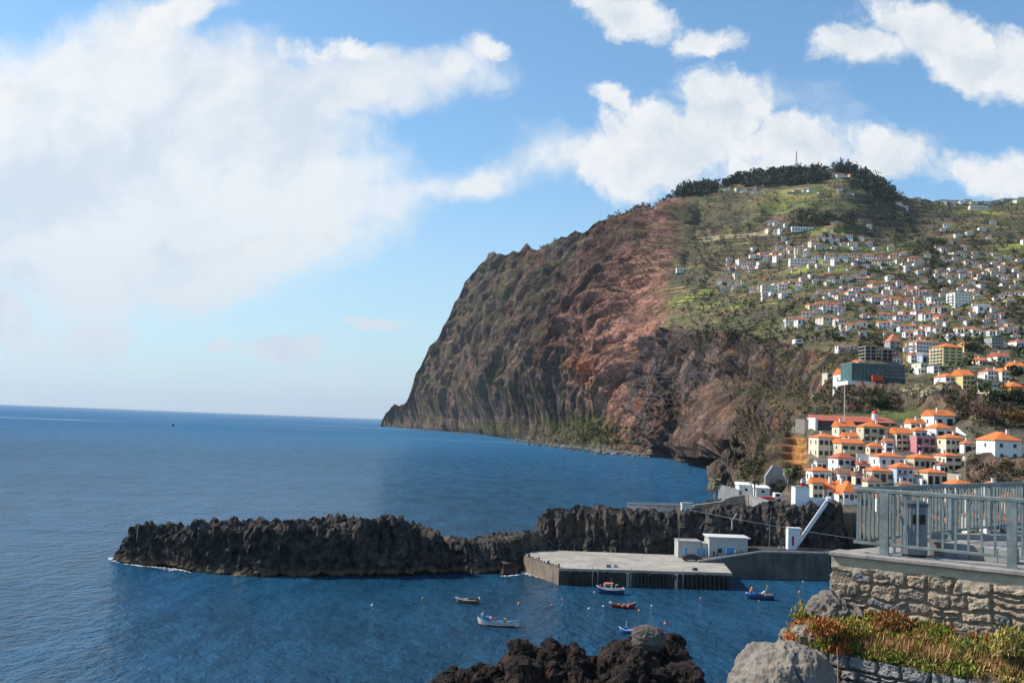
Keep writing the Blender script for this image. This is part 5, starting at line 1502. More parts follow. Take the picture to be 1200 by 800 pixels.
CFM = M('raw_concrete', (.33, .30, .26, 1), .9, grime=.2)
frame_building(1014, 1034, 405.5, 422, 4, 3, 'unfinished concrete frame building with open floors below the patched orange roof', CFM)
frame_building(1034, 1053, 409.5, 423, 3, 3, 'lower unfinished concrete wing joined to the right of the open frame building', M('raw_concrete_grey', (.28, .27, .25, 1), .9, grime=.2))
mid(1037, 1056, 390, 400, 409, 'grey', 'terracotta', 'grey tower house with patched steep red roof above the unfinished concrete frame', 2, 2, nl=0, chim=0)
# green netted building
dd = min(ground_d(1018, 448, 500), ground_d(1000, 448, 500), ground_d(1036, 448, 500)) + 1
OCC.append((990, 424, 1064, 452))
a = P(998, 425.5, dd); b_ = P(1038, 425.5, dd); g = P(1018, 447, dd); hw = (b_.x - a.x) / 2; h = a.z - g.z
gb = empty('netted_building', ((a.x + b_.x) / 2, dd, g.z), 0, 'square building wrapped in green scaffold netting on the cliff above the palms', 'building under construction')
def netmat():
    m, t, b = newmat('green_netting')
    c = t.node('ShaderNodeTexCoord').outputs['Object']
    n = t.noise(t.mapping(c, (1, 1, .25)), .8, 5, .65); n2 = t.noise(c, .35, 4, .6)
    col = t.mix(t.smooth(n, .3, .7), (.028, .085, .075, 1), (.075, .17, .15, 1)); col = t.mix(t.smooth(n2, .45, .62, 0, .6), col, (.04, .075, .07, 1))
    t.l.new(col, b.inputs['Base Color']); b.inputs['Roughness'].default_value = .7; bump(t, b, n, .8, .4); return m
nm = netmat()
MB().box(-hw, 0, 0, hw, 14, h).build('netting', nm, gb)
fr_ = MB()
for k in range(9): x = -hw + k * 2 * hw / 8; MB().tube([(x, -.15, 0), (x, -.15, h + .8)], .09, 6).build('scaffold_pole', STEEL, gb)
for k in range(5): MB().tube([(-hw, -.17, h * (k + .5) / 5), (hw, -.17, h * (k + .5) / 5)], .07, 6).build('scaffold_rail', STEEL, gb)
MB().box(-hw - .2, -.2, h, hw + .2, 14.2, h + .3).build('roof', C_GREY, gb)
MB().box(-hw - 2, -1.5, -1.6, hw + .5, 13, -.02).build('base', WALLM['white'], gb)
a2 = P(1038.5, 427, dd + 2); b2 = P(1061, 427, dd + 2); hw2 = (b2.x - a2.x) / 2; g2 = P(1050, 444, dd + 2)
db = empty('dark_office_building', ((a2.x + b2.x) / 2, dd + 2, g2.z), 0, 'dark grey flat building with black window bands beside the green netted one', 'building')
h2 = a2.z - g2.z
MB().box(-hw2, 0, -4, hw2, 12, h2).build('wall', M('slate_wall', (.075, .085, .095, 1), .8), db); MB().box(-hw2 - .1, -.1, h2, hw2 + .1, 12.1, h2 + .3).build('roof', C_GREY, db)
for f_ in range(4):
    for k in range(4): add_window(db, -hw2 + (k + .5) * 2 * hw2 / 4, -.005, h2 * (f_ + .5) / 4, hw2 / 3, h2 / 4 * .5, 'f')
p = P(1029, 446.5, dd - 3); e = MB().box(-2.2, 0, 0, 2.2, 2.4, 2.4, bev=.05).build('shipping_container', M('red_orange_container', (.50, .07, .02, 1), .6)); e.location = (p.x, dd - 3, p.z); props(e, 'bright red orange container standing at the foot of the green netted building', 'container')
# cranes
CRY = M('crane_yellow', (.55, .32, .06, 1), .6)
def crane(px, yb, yt, dd, jl, jr, label, yj=None, col=CRY):
    b_ = P(px, yb, dd); t_ = P(px, yt, dd); j = P(px, yj or yt + 3, dd)
    e = empty('tower_crane', tuple(b_), 0, label, 'crane'); H = t_.z - b_.z; s = .55
    mb = MB()
    for sx in (-s, s):
        for sy in (-s, s): mb.tube([(sx, sy, -3), (sx, sy, H)], .11, 4)
    n = int(H / 1.6)
    for k in range(n):
        z = k * H / n; q = s if k % 2 else -s
        mb.tube([(-q, -s, z), (q, -s, z + H / n)], .07, 4); mb.tube([(-s, q, z), (-s, -q, z + H / n)], .07, 4)
    mb.build('mast', col, e)
    zj = j.z - b_.z; a = (P(jl, yj or yt, dd).x - b_.x, P(jr, yj or yt, dd).x - b_.x)
    mb = MB(); 
    for (yy, zz) in ((-.4, 0), (.4, 0), (0, .9)): mb.tube([(a[0], yy, zj + zz), (a[1], yy, zj + zz)], .11, 4)
    n = int((a[1] - a[0]) / 1.5)
    for k in range(n): x = a[0] + k * (a[1] - a[0]) / n; mb.tube([(x, -.4, zj), (x + .75, 0, zj + .9), (x + 1.5, -.4, zj)], .06, 4)
    mb.build('jib', col, e)
    MB().box(-.8, -.8, zj - 1.8, .8, .8, zj - .1).build('cab', WALLM['white'], e)
crane(1061, 427, 399, dd + 3, 1053, 1078, 'short yellow tower crane right of the dark grey office building', 407)
crane(1036.5, 408, 386, 700, 1021, 1042, 'yellow tower crane with long jib beside the patched red roof', 390)

# -------------------------------------------------- hillside houses: rows read off the photograph
def small_house_proto():
    """wall (with its openings as parts) and roof of a two storey hillside house, 1 m unit handled by scale"""
    P_ = {}
    for wl in ('white', 'cream', 'tan', 'orange', 'grey'):
        P_[wl] = MB().box(-.5, 0, -1.2, .5, .9, 1).build('wall', WALLM[wl])
    rf = {}
    for rk in ('orange', 'red', 'terracotta', 'brown'):
        rf[rk, 'hip'] = roof_mb('hip', -.5, 0, .5, .9, 1, .30, ov=.06, th=.03).build('roof', ROOF[rk])
        rf[rk, 'gable'] = roof_mb('gable', -.5, 0, .5, .9, 1, .26, ov=.05, th=.03).build('roof', ROOF[rk])
    rf['grey', 'flat'] = MB().box(-.53, -.03, 1.002, .53, .93, 1.07).build('roof', WALLM['grey'])
    win = MB().box(-.5, -.03, -.5, .5, -.002, .5).build('window', DARKG)
    md = {k: o.data for k, o in P_.items()}, {k: o.data for k, o in rf.items()}, win.data
    for o in list(P_.values()) + list(rf.values()) + [win]: bpy.data.objects.remove(o)
    return md
WD, RD, WIN = small_house_proto()
FAR = []
def far_house(px, py, wpx, hpx, wl, rk, rkind, row, rnd, floors=None, yaw=None):
    h0 = hit(px, py)
    if h0 is None: return
    d = h0.y
    w = wpx / F * d * rnd.uniform(.9, 1.1); h = hpx / F * d
    e = empty('house', (h0.x, d, h0.z - .3), yaw if yaw is not None else R(rnd.uniform(-26, 22)))
    o = link(bpy.data.objects.new('wall', WD[wl])); o.parent = e; o.scale = (w, w, h)
    o = link(bpy.data.objects.new('roof', RD[rk, rkind])); o.parent = e; o.scale = (w, w, h) if rkind == 'flat' else (w, w, h)
    fl = floors or (2 if h > 4.5 else 1); nf = max(2, int(round(w / 3.2)))
    for f_ in range(fl):
        for k in range(nf):
            if rnd.random() < .12: continue
            q = link(bpy.data.objects.new('window', WIN)); q.parent = e
            q.location = (-w / 2 + (k + .5) * w / nf, 0, h * (f_ + .5) / fl); q.scale = (min(1.5, w / nf * .5), 1, h / fl * .52)
        q = link(bpy.data.objects.new('window', WIN)); q.parent = e; q.rotation_euler.z = -math.pi / 2
        q.location = (-w / 2, w * .45, h * (f_ + .5) / fl); q.scale = (1.1, 1, h / fl * .48)
    OCC.append((px - wpx / 2, py - hpx * 1.2, px + wpx / 2, py))
    FAR.append((e, row, px, py, wl, rk, rkind, w, d))
    return e
ROWS = [
 # (row words, polyline, n, width px, height px, wall mix, roof mix)
 ('in the pink cluster on the wooded summit', [(968, 203), (984, 206), (1001, 208)], 5, 7, 5, 'wwcc', 'rt'),
 ('on the ridge below the left wood', [(842, 222), (870, 224), (901, 226)], 9, 7, 3.6, 'wgct', 'rtf'),
 ('in the fields under the summit wood', [(921, 226), (945, 225), (966, 228)], 5, 7, 3.6, 'wgt', 'rtb'),
 ('at the top right of the yellow fields', [(981, 226), (1004, 228)], 2, 7, 4, 'wc', 'rt'),
 ('along the right skyline', [(1072, 233), (1100, 236), (1130, 239), (1165, 238), (1198, 236)], 17, 8, 4, 'wwcg', 'rtf'),
 ('on the saddle right of the summit', [(1049, 238), (1062, 245)], 4, 6, 3.6, 'wc', 'rt'),
 ('in the small row beside the long white villa', [(897, 272), (910, 271), (924, 268)], 3, 8, 4, 'wc', 'to'),
 ('in the group right of the long white villa', [(968, 276), (985, 281), (1003, 286)], 5, 9, 5, 'cwt', 'rto'),
 ('in the upper middle group', [(933, 297), (942, 289), (955, 291), (966, 288)], 8, 9, 6, 'wcc', 'rto'),
 ('in the upper left row', [(866, 309), (880, 307), (902, 304), (921, 300)], 11, 8, 5.5, 'wwc', 'rto'),
 ('in the row below the upper left row', [(849, 319), (868, 317), (884, 314)], 5, 8, 5, 'wgc', 'rtf'),
 ('around the big white block in the middle', [(927, 309), (942, 312), (960, 308)], 5, 9, 6.5, 'ww', 'tf'),
 ('in the long upper right row', [(969, 306), (990, 303), (1012, 309), (1035, 306), (1060, 308), (1082, 311)], 15, 10, 7, 'wwcc', 'rto'),
 ('in the lane left of centre on the terraces', [(838, 331), (855, 329), (873, 327), (886, 322)], 6, 8, 6, 'wc', 'rtf'),
 ('in the middle lane', [(888, 340), (905, 342), (922, 338), (938, 335)], 8, 9, 7, 'wwc', 'tof'),
 ('in the centre lane', [(958, 327), (978, 328), (995, 330), (1013, 327)], 8, 9, 6, 'wgc', 'rto'),
 ('in the lane below the centre lane', [(969, 344), (985, 349), (1002, 346), (1017, 350)], 9, 9, 6.5, 'wwc', 'rto'),
 ('in the lane right of centre', [(1019, 334), (1040, 340), (1062, 339), (1083, 345)], 10, 9, 6.5, 'wcc', 'rto'),
 ('in the group of big white houses by the gully', [(925, 378), (934, 371), (941, 379), (949, 366)], 4, 12, 9, 'w', 'otf'),
 ('in the row right of the big white houses', [(952, 366), (968, 363), (987, 364)], 5, 10, 7, 'wwc', 'ro'),
 ('in the lower centre lane', [(961, 380), (978, 377), (995, 384), (1013, 380)], 9, 10, 7, 'wwc', 'rto'),
 ('in the lane on the right slope', [(1024, 354), (1045, 358), (1065, 356), (1083, 361)], 10, 10, 7, 'wwc', 'rto'),
 ('in the lower right lane', [(1028, 374), (1050, 376), (1072, 371), (1092, 376), (1112, 378)], 11, 11, 8, 'wwc', 'rto'),
 ('in the lowest right lane', [(1030, 388), (1055, 387), (1080, 391), (1108, 390)], 9, 11, 8, 'wwc', 'ro'),
 ('near the white balcony block', [(1086, 352), (1098, 358), (1108, 362), (1090, 364)], 6, 9, 6.5, 'wwg', 'rtf'),
 ('on the steep diagonal of the right valley', [(1094, 289), (1115, 296), (1135, 305), (1158, 315), (1182, 325), (1196, 330)], 13, 8, 5, 'wwct', 'rto'),
 ('in the right valley lane', [(1097, 324), (1118, 322), (1140, 326), (1160, 324), (1182, 331)], 12, 8, 5.5, 'wct', 'rtf'),
 ('in the top right valley', [(1120, 300), (1150, 299), (1190, 301)], 5, 7, 4, 'wc', 'rt'),
 ('beside the small fields at the right edge', [(1130, 344), (1150, 343), (1172, 347), (1198, 346)], 6, 8, 5, 'wco', 'rto'),
 ('below the small fields at the right edge', [(1146, 364), (1160, 370), (1175, 378), (1192, 384)], 8, 9, 6, 'wc', 'rt'),
 ('in the row above the yellow apartment block', [(1112, 398), (1130, 393), (1150, 390), (1172, 394), (1194, 391)], 9, 10, 7, 'wwc', 'rto'),
 ('left of the concrete frame building', [(981, 405), (991, 409), (1003, 412)], 3, 9, 5, 'w', 'ro'),
 ('in the bottom row above the white apartments', [(1060, 397), (1075, 396), (1088, 396)], 3, 10, 7, 'wc', 'ro'),
]
cm = {'w': 'white', 'c': 'cream', 't': 'tan', 'g': 'grey', 'o': 'orange'}
rm = {'r': ('red', 'hip'), 't': ('terracotta', 'hip'), 'o': ('orange', 'hip'), 'b': ('brown', 'gable'), 'f': ('grey', 'flat')}
hr = random.Random(77)
for row, poly, n, wpx, hpx, wm_, rm_ in ROWS:
    pl = np.array(poly, float); L_ = np.r_[0, np.cumsum(np.linalg.norm(np.diff(pl, axis=0), axis=1))]
    for k in range(n):
        s = L_[-1] * ((k + .5) / n) + hr.uniform(-.25, .25) * L_[-1] / n
        x = np.interp(s, L_, pl[:, 0]); y = np.interp(s, L_, pl[:, 1]) + hr.uniform(-4.0, 4.0) * (0.5 if hpx < 5 else 1)
        rk, kind_ = rm[hr.choice(rm_)]
        if kind_ == 'hip' and hr.random() < .35: kind_ = 'gable'
        far_house(x, y, wpx * hr.uniform(.78, 1.35), hpx * hr.uniform(.62, 1.0), cm[hr.choice(wm_)], rk, kind_, row, hr)
# unique labels: colour and roof, then the place in the row among those that look alike
from collections import defaultdict
by = defaultdict(list)
for f_ in FAR: by[f_[1], f_[4], f_[5], f_[6] == 'flat'].append(f_)
for (row, wl, rk, flat), L_ in by.items():
    L_.sort(key=lambda f_: f_[2])
    for k, f_ in enumerate(L_):
        base = f'{wl} flat-roofed house' if flat else f'{wl} {rk}-roofed house'
        s = f'the only {base} {row}' if len(L_) == 1 else f'{wds[k]} {base} from left {row}'
        props(f_[0], s, 'house', 'houses scattered over the hillside')
print('FAR houses', len(FAR), 'longest', max(len(f_[0]['label'].split()) for f_ in FAR))
# beyond the first 300: the smallest far houses as one mass
def far_mass():
    V = []; F_ = []; mi = []; r = random.Random(9); n = 0
    xs = [f_[2] for f_ in FAR]; 
    occ = np.array(OCC)
    k = 0
    while n < 170 and k < 9000:
        k += 1
        if r.random() < .93:
            f_ = r.choice(FAR); px, py = f_[2] + r.gauss(0, 9), f_[3] + r.gauss(0, 4)
        else: px, py = r.uniform(960, 1230), r.uniform(262, 396)
        if px < 838 or py < 262 or py > 400 or (px < 985 and py > 385) or (abs(px - (1012 + (py - 205) * .8)) < 24 and py < 300): continue
        w, h = r.uniform(5.5, 9.5), r.uniform(2.8, 4.8)
        if py < 250: w *= .7; h *= .65
        if ((px > occ[:, 0] - w * .5) & (px < occ[:, 2] + w * .5) & (py > occ[:, 1]) & (py < occ[:, 3] + 3)).any(): continue
        h0 = hit(px, py)
        if h0 is None: continue
        occ = np.vstack([occ, (px - w / 2, py - h, px + w / 2, py)])
        d = h0.y; W_ = w / F * d; H_ = h / F * d; D_ = W_ * .8; a = R(r.uniform(-25, 22)); ca, sa = math.cos(a), math.sin(a)
        def q(x, y, z): return (h0.x + x * ca - y * sa, d + x * sa + y * ca, h0.z + z)
        b = len(V); x0, x1 = -W_ / 2, W_ / 2; o = .4
        V += [q(x0, 0, -5), q(x1, 0, -5), q(x1, D_, -5), q(x0, D_, -5), q(x0, 0, H_), q(x1, 0, H_), q(x1, D_, H_), q(x0, D_, H_)]
        V += [q(x0 - o, -o, H_ + .05), q(x1 + o, -o, H_ + .05), q(x1 + o, D_ + o, H_ + .05), q(x0 - o, D_ + o, H_ + .05), q(x0 * .3, D_ / 2, H_ * 1.35), q(x1 * .3, D_ / 2, H_ * 1.35)]
        wm = r.choice([0, 0, 0, 1]); rm_ = r.choice([2, 3, 3, 4])
        for f4, m in (((0, 1, 5, 4), wm), ((1, 2, 6, 5), wm), ((2, 3, 7, 6), wm), ((3, 0, 4, 7), wm), ((8, 9, 13, 12), rm_), ((9, 10, 13), rm_), ((10, 11, 12, 13), rm_), ((11, 8, 12), rm_), ((11, 10, 9, 8), rm_)):
            F_.append(tuple(b + i for i in f4)); mi.append(m)
        for fl in ((.2, .42), (.62, .84)):
            for u in (.12, .42, .72):
                b = len(V); V += [q(x0 + W_ * u, -.06, H_ * fl[0]), q(x0 + W_ * (u + .16), -.06, H_ * fl[0]), q(x0 + W_ * (u + .16), -.06, H_ * fl[1]), q(x0 + W_ * u, -.06, H_ * fl[1])]
                F_.append((b, b + 1, b + 2, b + 3)); mi.append(5)
        OCC.append((px - w / 2, py - h, px + w / 2, py)); n += 1
    me = bpy.data.meshes.new('far_houses'); me.from_pydata(V, [], F_)
    for m in (WALLM['white'], WALLM['cream'], ROOF['orange'], ROOF['red'], ROOF['terracotta'], DARKG): me.materials.append(m)
    me.polygons.foreach_set('material_index', mi); me.update()
    props(link(bpy.data.objects.new('far_houses', me)), 'many smaller far houses filling the gaps between the hillside rows', kind='stuff')
# special buildings on the slope
def slab(px0, px1, yt, yb, wall, label, depth=9, name='villa', cat='villa', floors=2, nf=6, roof='flat', rc='terracotta'):
    h0 = hit((px0 + px1) / 2, yb); d = h0.y
    a = P(px0, yt, d); b_ = P(px1, yt, d); hw = (b_.x - a.x) / 2; h = a.z - h0.z
    e = empty(name, (h0.x, d, h0.z), 0, label, cat)
    MB().box(-hw, 0, -1.0, hw, depth, h).build('wall', WALLM[wall], e)
    roof_mb(roof, -hw, 0, hw, depth, h, 1.6, ov=.3).build('roof', ROOF[rc] if roof != 'flat' else WALLM['white'], e)
    for f_ in range(floors):
        for k in range(nf): add_window(e, -hw + (k + .5) * 2 * hw / nf, -.005, h * (f_ + .5) / floors, hw / nf * 1.0, h / floors * .5, 'f')
slab(928, 954, 265.5, 271.5, 'white', 'long low white villa high on the slope under the dark wood', nf=8, floors=1)
slab(926, 958, 303, 311, 'white', 'big long white block with two window rows in the middle of the slope', nf=8)
slab(893, 919, 334, 342, 'cream', 'long pale block with flat roof left of centre on the slope', nf=7)
slab(793, 807, 314, 319, 'white', 'modern white house standing alone at the edge of the red cliff', nf=4, floors=1)
slab(1137, 1158, 241, 245.5, 'white', 'long glasshouse like white hall just under the right skyline', nf=8, floors=1, name='glasshouse', cat='glasshouse')
slab(932, 952, 397.5, 401, 'white', 'long narrow white shed alone on the green terrace above the rocky bluff', nf=2, floors=1, name='farm_shed', cat='shed')
slab(1146, 1162, 358, 366, 'white', 'large plain white building on the right slope below the balcony block', nf=2, floors=1, roof='gable', rc='grey')
slab(879, 902, 298.5, 302, 'white', 'long white greenhouse roof among the upper left houses', nf=1, floors=1, name='greenhouse', cat='greenhouse')
slab(903, 944, 342, 345.5, 'white', 'long pale greenhouse strip on the terrace above the dark gully', nf=1, floors=1, name='greenhouse', cat='greenhouse')
far_mass()
# radio mast on the summit
h0 = hit(933, 204); t_ = P(933, 178, h0.y)
e = empty('radio_mast', tuple(h0), 0, 'thin lattice radio mast rising above the summit wood', 'mast'); H = t_.z - h0.z
mb = MB()
for sx in (-1, 1):
    for sy in (-1, 1): mb.tube([(sx * 2.0, sy * 2.0, 0), (sx * .5, sy * .5, H)], .35, 4)
for k in range(9): z = H * k / 9; q = 2 - 1.5 * k / 9; mb.tube([(-q, -q, z), (q, -q, z + H / 9)], .25, 4)
mb.build('mast_lattice', M('mast_grey', (.35, .30, .30, 1), .6), e); MB().tube([(0, 0, H), (0, 0, H + 6)], .2, 5).build('aerial', STEEL, e)
# ================================================================== VEGETATION
def leafmat(name):
    m, t, b = newmat(name)
    a = t.node('ShaderNodeAttribute'); a.attribute_name = 'col'
    t.l.new(a.outputs[0], b.inputs['Base Color'])
    b.inputs['Roughness'].default_value = .85; b.inputs['Specular IOR Level'].default_value = .2
    return m
LEAF = leafmat('leaf')
BARK = M('bark', (.085, .062, .045, 1), .95, var=.3)
def leaf_quads(C, S, up=.35):
    """random little quads centred at C (n,3) with size S (n,)"""
    n = len(C)
    a = rng.normal(size=(n, 3)); a /= np.linalg.norm(a, axis=1, keepdims=True)
    b = rng.normal(size=(n, 3)); b[:, 2] *= up; b -= a * (a * b).sum(1, keepdims=True); b /= np.linalg.norm(b, axis=1, keepdims=True) + 1e-9
    s = S[:, None]
    V = np.stack([C - a * s - b * s * .55, C + a * s - b * s * .4, C + a * s * .8 + b * s * .6, C - a * s * .7 + b * s * .5], 1)
    return V.reshape(-1, 3), np.arange(4 * n).reshape(n, 4)
def crown_points(c, r, n, flat=.8, lobes=5, rnd=None):
    """points in a lumpy crown built of several lobes"""
    c = np.asarray(c, float)
    L_ = rng.normal(size=(lobes, 3)) * [.48, .48, .34] * r
    k = rng.integers(0, lobes, n)
    p = rng.normal(size=(n, 3)); p /= np.linalg.norm(p, axis=1, keepdims=True)
    rad = r * rng.uniform(.30, .62, lobes)[k] * rng.uniform(.55, 1.08, n)
    return c + L_[k] + p * rad[:, None] * [1, 1, flat]
GREENS = [lin3(58, 70, 40), lin3(46, 60, 38), lin3(70, 78, 44), lin3(40, 52, 36), lin3(82, 86, 52)]
def mass(name, spots, label, per=40, leaf=.16, greens=GREENS, kind='stuff', cat=None):
    VV = []; FF = []; CC = []; off = 0
    for (p, r) in spots:
        pts = crown_points((p[0], p[1], p[2] + r * .55), r, per)
        v, f = leaf_quads(pts, np.full(len(pts), r * leaf) * rng.uniform(.6, 1.3, len(pts)))
        VV.append(v); FF.append(f + off); off += len(v)
        g = greens[rng.integers(0, len(greens))] * rng.uniform(.75, 1.2)
        cc = g[None] * rng.uniform(.7, 1.3, (len(pts), 1)) ; CC.append(np.repeat(cc, 4, 0))
    o = mesh_np(name, np.concatenate(VV), np.concatenate(FF), [LEAF]); vcol(o, np.concatenate(CC))
    return props(o, label, cat, kind=kind)
OCCA = np.array(OCC + [(x - 5, 448, x + 5, 488) for x in (955, 1062, 1070, 1077, 1086, 1094, 1104)] + [(930, 486, 1050, 505), (1035, 480, 1082, 494), (862, 566, 936, 600), (896, 541, 922, 575), (900, 508, 946, 545)])
def blocked(x, y):
    return bool(((x > OCCA[:, 0] - 1.5) & (x < OCCA[:, 2] + 1.5) & (y > OCCA[:, 1]) & (y < OCCA[:, 3] + 4)).any())
def sample(poly_fn, n):
    out = []; k = 0
    while len(out) < n and k < n * 30:
        k += 1
        q = poly_fn()
        if q is None: continue
        if blocked(q[0], q[1]) or q[1] < topf(q[0]) + .6: continue
        h = hit(q[0], q[1])
        if h is not None and h.y < float(np.interp(q[0], HZ['px'], HV[-6, :, 1])) + 40: out.append(h)
    return out
vr = random.Random(3)
topf = lambda x: float(np.interp(x, *zip(*TOP)))
# wood on the summit ridge
sp = []
def ridge():
    x = vr.uniform(872, 1046); return x, topf(x) + 1.0 + vr.random() ** 1.6 * (14 if x < 1000 else 20)
for h in sample(ridge, 620): sp.append((h, vr.uniform(7, 13)))
def ridge2():
    x = vr.uniform(793, 870); return x, topf(x) + .8 + vr.random() ** 2 * (9 if x < 835 else 3)
for h in sample(ridge2, 170): sp.append((h, vr.uniform(8, 15)))
def ridge3():
    x = vr.uniform(610, 785); return x, topf(x) + .8 + vr.random() * 4
for k in range(150):
    j = int((vr.uniform(600, 800) - 446) * 2)
    if math.sin(j * .035) + math.sin(j * .0115) > -.2: sp.append((Vector(HV[-7 - vr.randint(0, 3), j]), vr.uniform(3, 7)))
mass('ridge_wood', sp, 'dense dark evergreen wood along the summit ridge', per=46, leaf=.20, greens=[lin3(56, 68, 50), lin3(46, 58, 46), lin3(66, 74, 50)])
sp = []
def valley():
    x = vr.uniform(985, 1120); y = vr.uniform(212, 330)
    if abs(x - (1012 + (y - 205) * .8)) > 26 + 10 * math.sin(y): return None
    return x, y
for h in sample(valley, 170): sp.append((h, vr.uniform(3.5, 7)))
def leftw():
    x = vr.uniform(930, 1000); return x, vr.uniform(250, 268)
for h in sample(leftw, 90): sp.append((h, vr.uniform(4, 8)))
mass('valley_wood', sp, 'dark trees filling the shaded fold right of the summit', per=34, leaf=.2, greens=[lin3(54, 66, 42), lin3(48, 58, 40), lin3(70, 76, 48)])
sp = []
def slope():
    x = vr.uniform(800, 1240); y = vr.uniform(max(topf(x) + 4, 225), 440)
    if x < 985 and y > 400: return None
    if vr.random() > .45 + .5 * math.sin(x * .05 + y * .11) ** 2: return None
    return x, y
for h in sample(slope, 2600): sp.append((h, vr.uniform(1.4, 4.0)))
mass('slope_shrubs', sp, 'shrubs and small trees dotted between the hillside houses', per=16, leaf=.26)
sp = []
def cliffv():
    x = vr.uniform(560, 870); y = vr.uniform(max(topf(x) + 6, 240), 520)
    if vr.random() > .15 + .85 * (math.sin(x * .04 + y * .03) > .55): return None
    return x, y
for h in sample(cliffv, 1300): sp.append((h, vr.uniform(1.2, 4.0)))
def foot():
    return vr.gauss(700, 28), vr.uniform(498, 521)
for h in sample(foot, 260): sp.append((h, vr.uniform(2, 5)))
def bluffv():
    return vr.uniform(862, 990), vr.uniform(405, 572)
for h in sample(bluffv, 800): sp.append((h, vr.uniform(.8, 2.6) * (1 if h.y > 450 else .6)))
mass('cliff_scrub', sp, 'low scrub clinging to ledges of the great cliff', per=16, leaf=.26, greens=[lin3(74, 80, 46), lin3(58, 66, 42), lin3(96, 92, 58), lin3(112, 96, 62)])
sp = []
def town1():
    x = vr.uniform(935, 1230); y = vr.uniform(444, 492)
    return x, y
for h in sample(town1, 520): sp.append((h, vr.uniform(.7, 2.0)))
def town2():
    x = vr.uniform(866, 1010); y = vr.uniform(495, 590); return x, y
for h in sample(town2, 300): sp.append((h, vr.uniform(.5, 1.4)))
def town3():
    x = vr.uniform(1130, 1240); y = vr.uniform(480, 600); return x, y
for h in sample(town3, 330): sp.append((h, vr.uniform(.5, 1.5)))
mass('town_shrubs', sp, 'olive and brown shrubs on the banks around the palms and orange roofs', per=30, leaf=.2, greens=[lin3(64, 70, 44), lin3(50, 60, 38), lin3(84, 78, 54), lin3(104, 78, 54), lin3(72, 76, 50), lin3(44, 54, 36)])
# boulders at the foot of the great cliff and the green foreland
ROCKG = rock_mat('shore_boulder', (.09, .08, .075, 1), (.20, .185, .17, 1), (.15, .11, .09, 1), None)
VV = []; FF = []; off = 0
ico = bmesh.new(); bmesh.ops.create_icosphere(ico, subdivisions=1, radius=1); iv = np.array([v.co for v in ico.verts]); ifc = np.array([[v.index for v in f.verts] for f in ico.faces]); ico.free()
for k in range(1500):
    u = vr.random(); x = 470 + 385 * u ** .8; yb = float(np.interp(x, *zip(*BOT))) + vr.gauss(.4, .8 + 1.0 * (600 < x < 760))
    w = W(x, yb, 0); r = vr.uniform(.8, 3.2) * (1.4 if 600 < x < 740 else 1)
    v = iv * rng.uniform(.6, 1.25, (len(iv), 1)) * [r * 1.3, r * 1.6, r * .8] + [w.x, w.y, .2]
    VV.append(v); FF.append(ifc + off); off += len(v)
o = mesh_np('shore_boulders', np.concatenate(VV), np.concatenate(FF), [ROCKG]); props(o, 'grey boulders strewn along the foot of the great cliff', kind='stuff')

def tree(px, py, h, r, label, greens, n=900, leaf=.09, bare=False, name='tree', group=None, base=None):
    b_ = base or hit(px, py)
    e = empty(name, tuple(b_), vr.uniform(0, 6), label, 'tree', group)
    mb = MB(); th = h - r * 1.0
    mb.tube([(0, 0, -.5), (.05, 0, th * .5), (.1, .05, th)], [h * .035, h * .028, h * .02], 8)
    mb.build('trunk', BARK, e)
    lm = MB(); tips = []
    for k in range(9 if not bare else 22):
        a = vr.uniform(0, 6.28); z0 = th * vr.uniform(.55, 1.0); L_ = r * vr.uniform(.6, 1.05)
        p1 = Vector((.1, .05, z0)); p2 = p1 + Vector((math.cos(a) * L_ * .5, math.sin(a) * L_ * .5, L_ * .45)); p3 = p1 + Vector((math.cos(a) * L_, math.sin(a) * L_, L_ * vr.uniform(.5, 1.1)))
        lm.tube([p1, p2, p3], [h * .014, h * .009, h * .003], 5); tips.append(p3)
        if bare:
            for j in range(4):
                q = p2.lerp(p3, vr.random()); lm.tube([q, q + Vector((vr.gauss(0, .3), vr.gauss(0, .3), vr.uniform(.1, .5))) * r * .6], [h * .006, h * .002], 4)
    lm.build('limbs', BARK, e)
    c = (0.1, 0.05, th + r * .45)
    pts = crown_points(c, r, n if not bare else n // 3, .8, 7)
    v, f = leaf_quads(pts, np.full(len(pts), r * leaf) * rng.uniform(.6, 1.3, len(pts)))
    g = np.array(greens)[rng.integers(0, len(greens), len(pts))] * rng.uniform(.7, 1.25, (len(pts), 1))
    o = mesh_np('crown', v, f, [LEAF], parent=e); vcol(o, np.repeat(g, 4, 0))
    return e
GA = [lin3(62, 78, 40), lin3(50, 66, 38), lin3(80, 92, 48)]; GO = [lin3(150, 92, 46), lin3(120, 80, 46), lin3(92, 80, 46)]; GB_ = [lin3(120, 92, 78), lin3(104, 82, 66), lin3(132, 96, 76)]
tree(1160, 470, 5.5, 3.4, 'broad green tree left of the orange walled house', GA)
tree(1176, 472, 5.0, 3.4, 'broad green tree under the orange walled house', GA)
tree(1192, 476, 5.5, 3.2, 'dark green tree at the right edge beneath the orange walled house', [lin3(46, 60, 38)])
tree(1147, 500, 7.5, 3.6, 'bare reddish brown tree between the highest orange roof and the big white house', GB_, bare=True)
tree(1166, 500, 6.0, 3.0, 'second bare brown tree just above the big white house', GB_, bare=True)
tree(1190, 500, 5.5, 3.0, 'orange leaved tree at the right edge above the big white house', GO)
tree(1034, 480, 4.5, 2.6, 'round dark tree on the bank right of the red domed turret', [lin3(54, 66, 40)])
tree(1018, 478, 5, 3.0, 'leafy grey green tree behind the long red roofed hall', [lin3(88, 88, 60), lin3(100, 92, 66)])
tree(905, 575, 3.2, 2.0, 'bushy green tree beside the retaining wall and the orange earth bank', [lin3(60, 72, 42)])
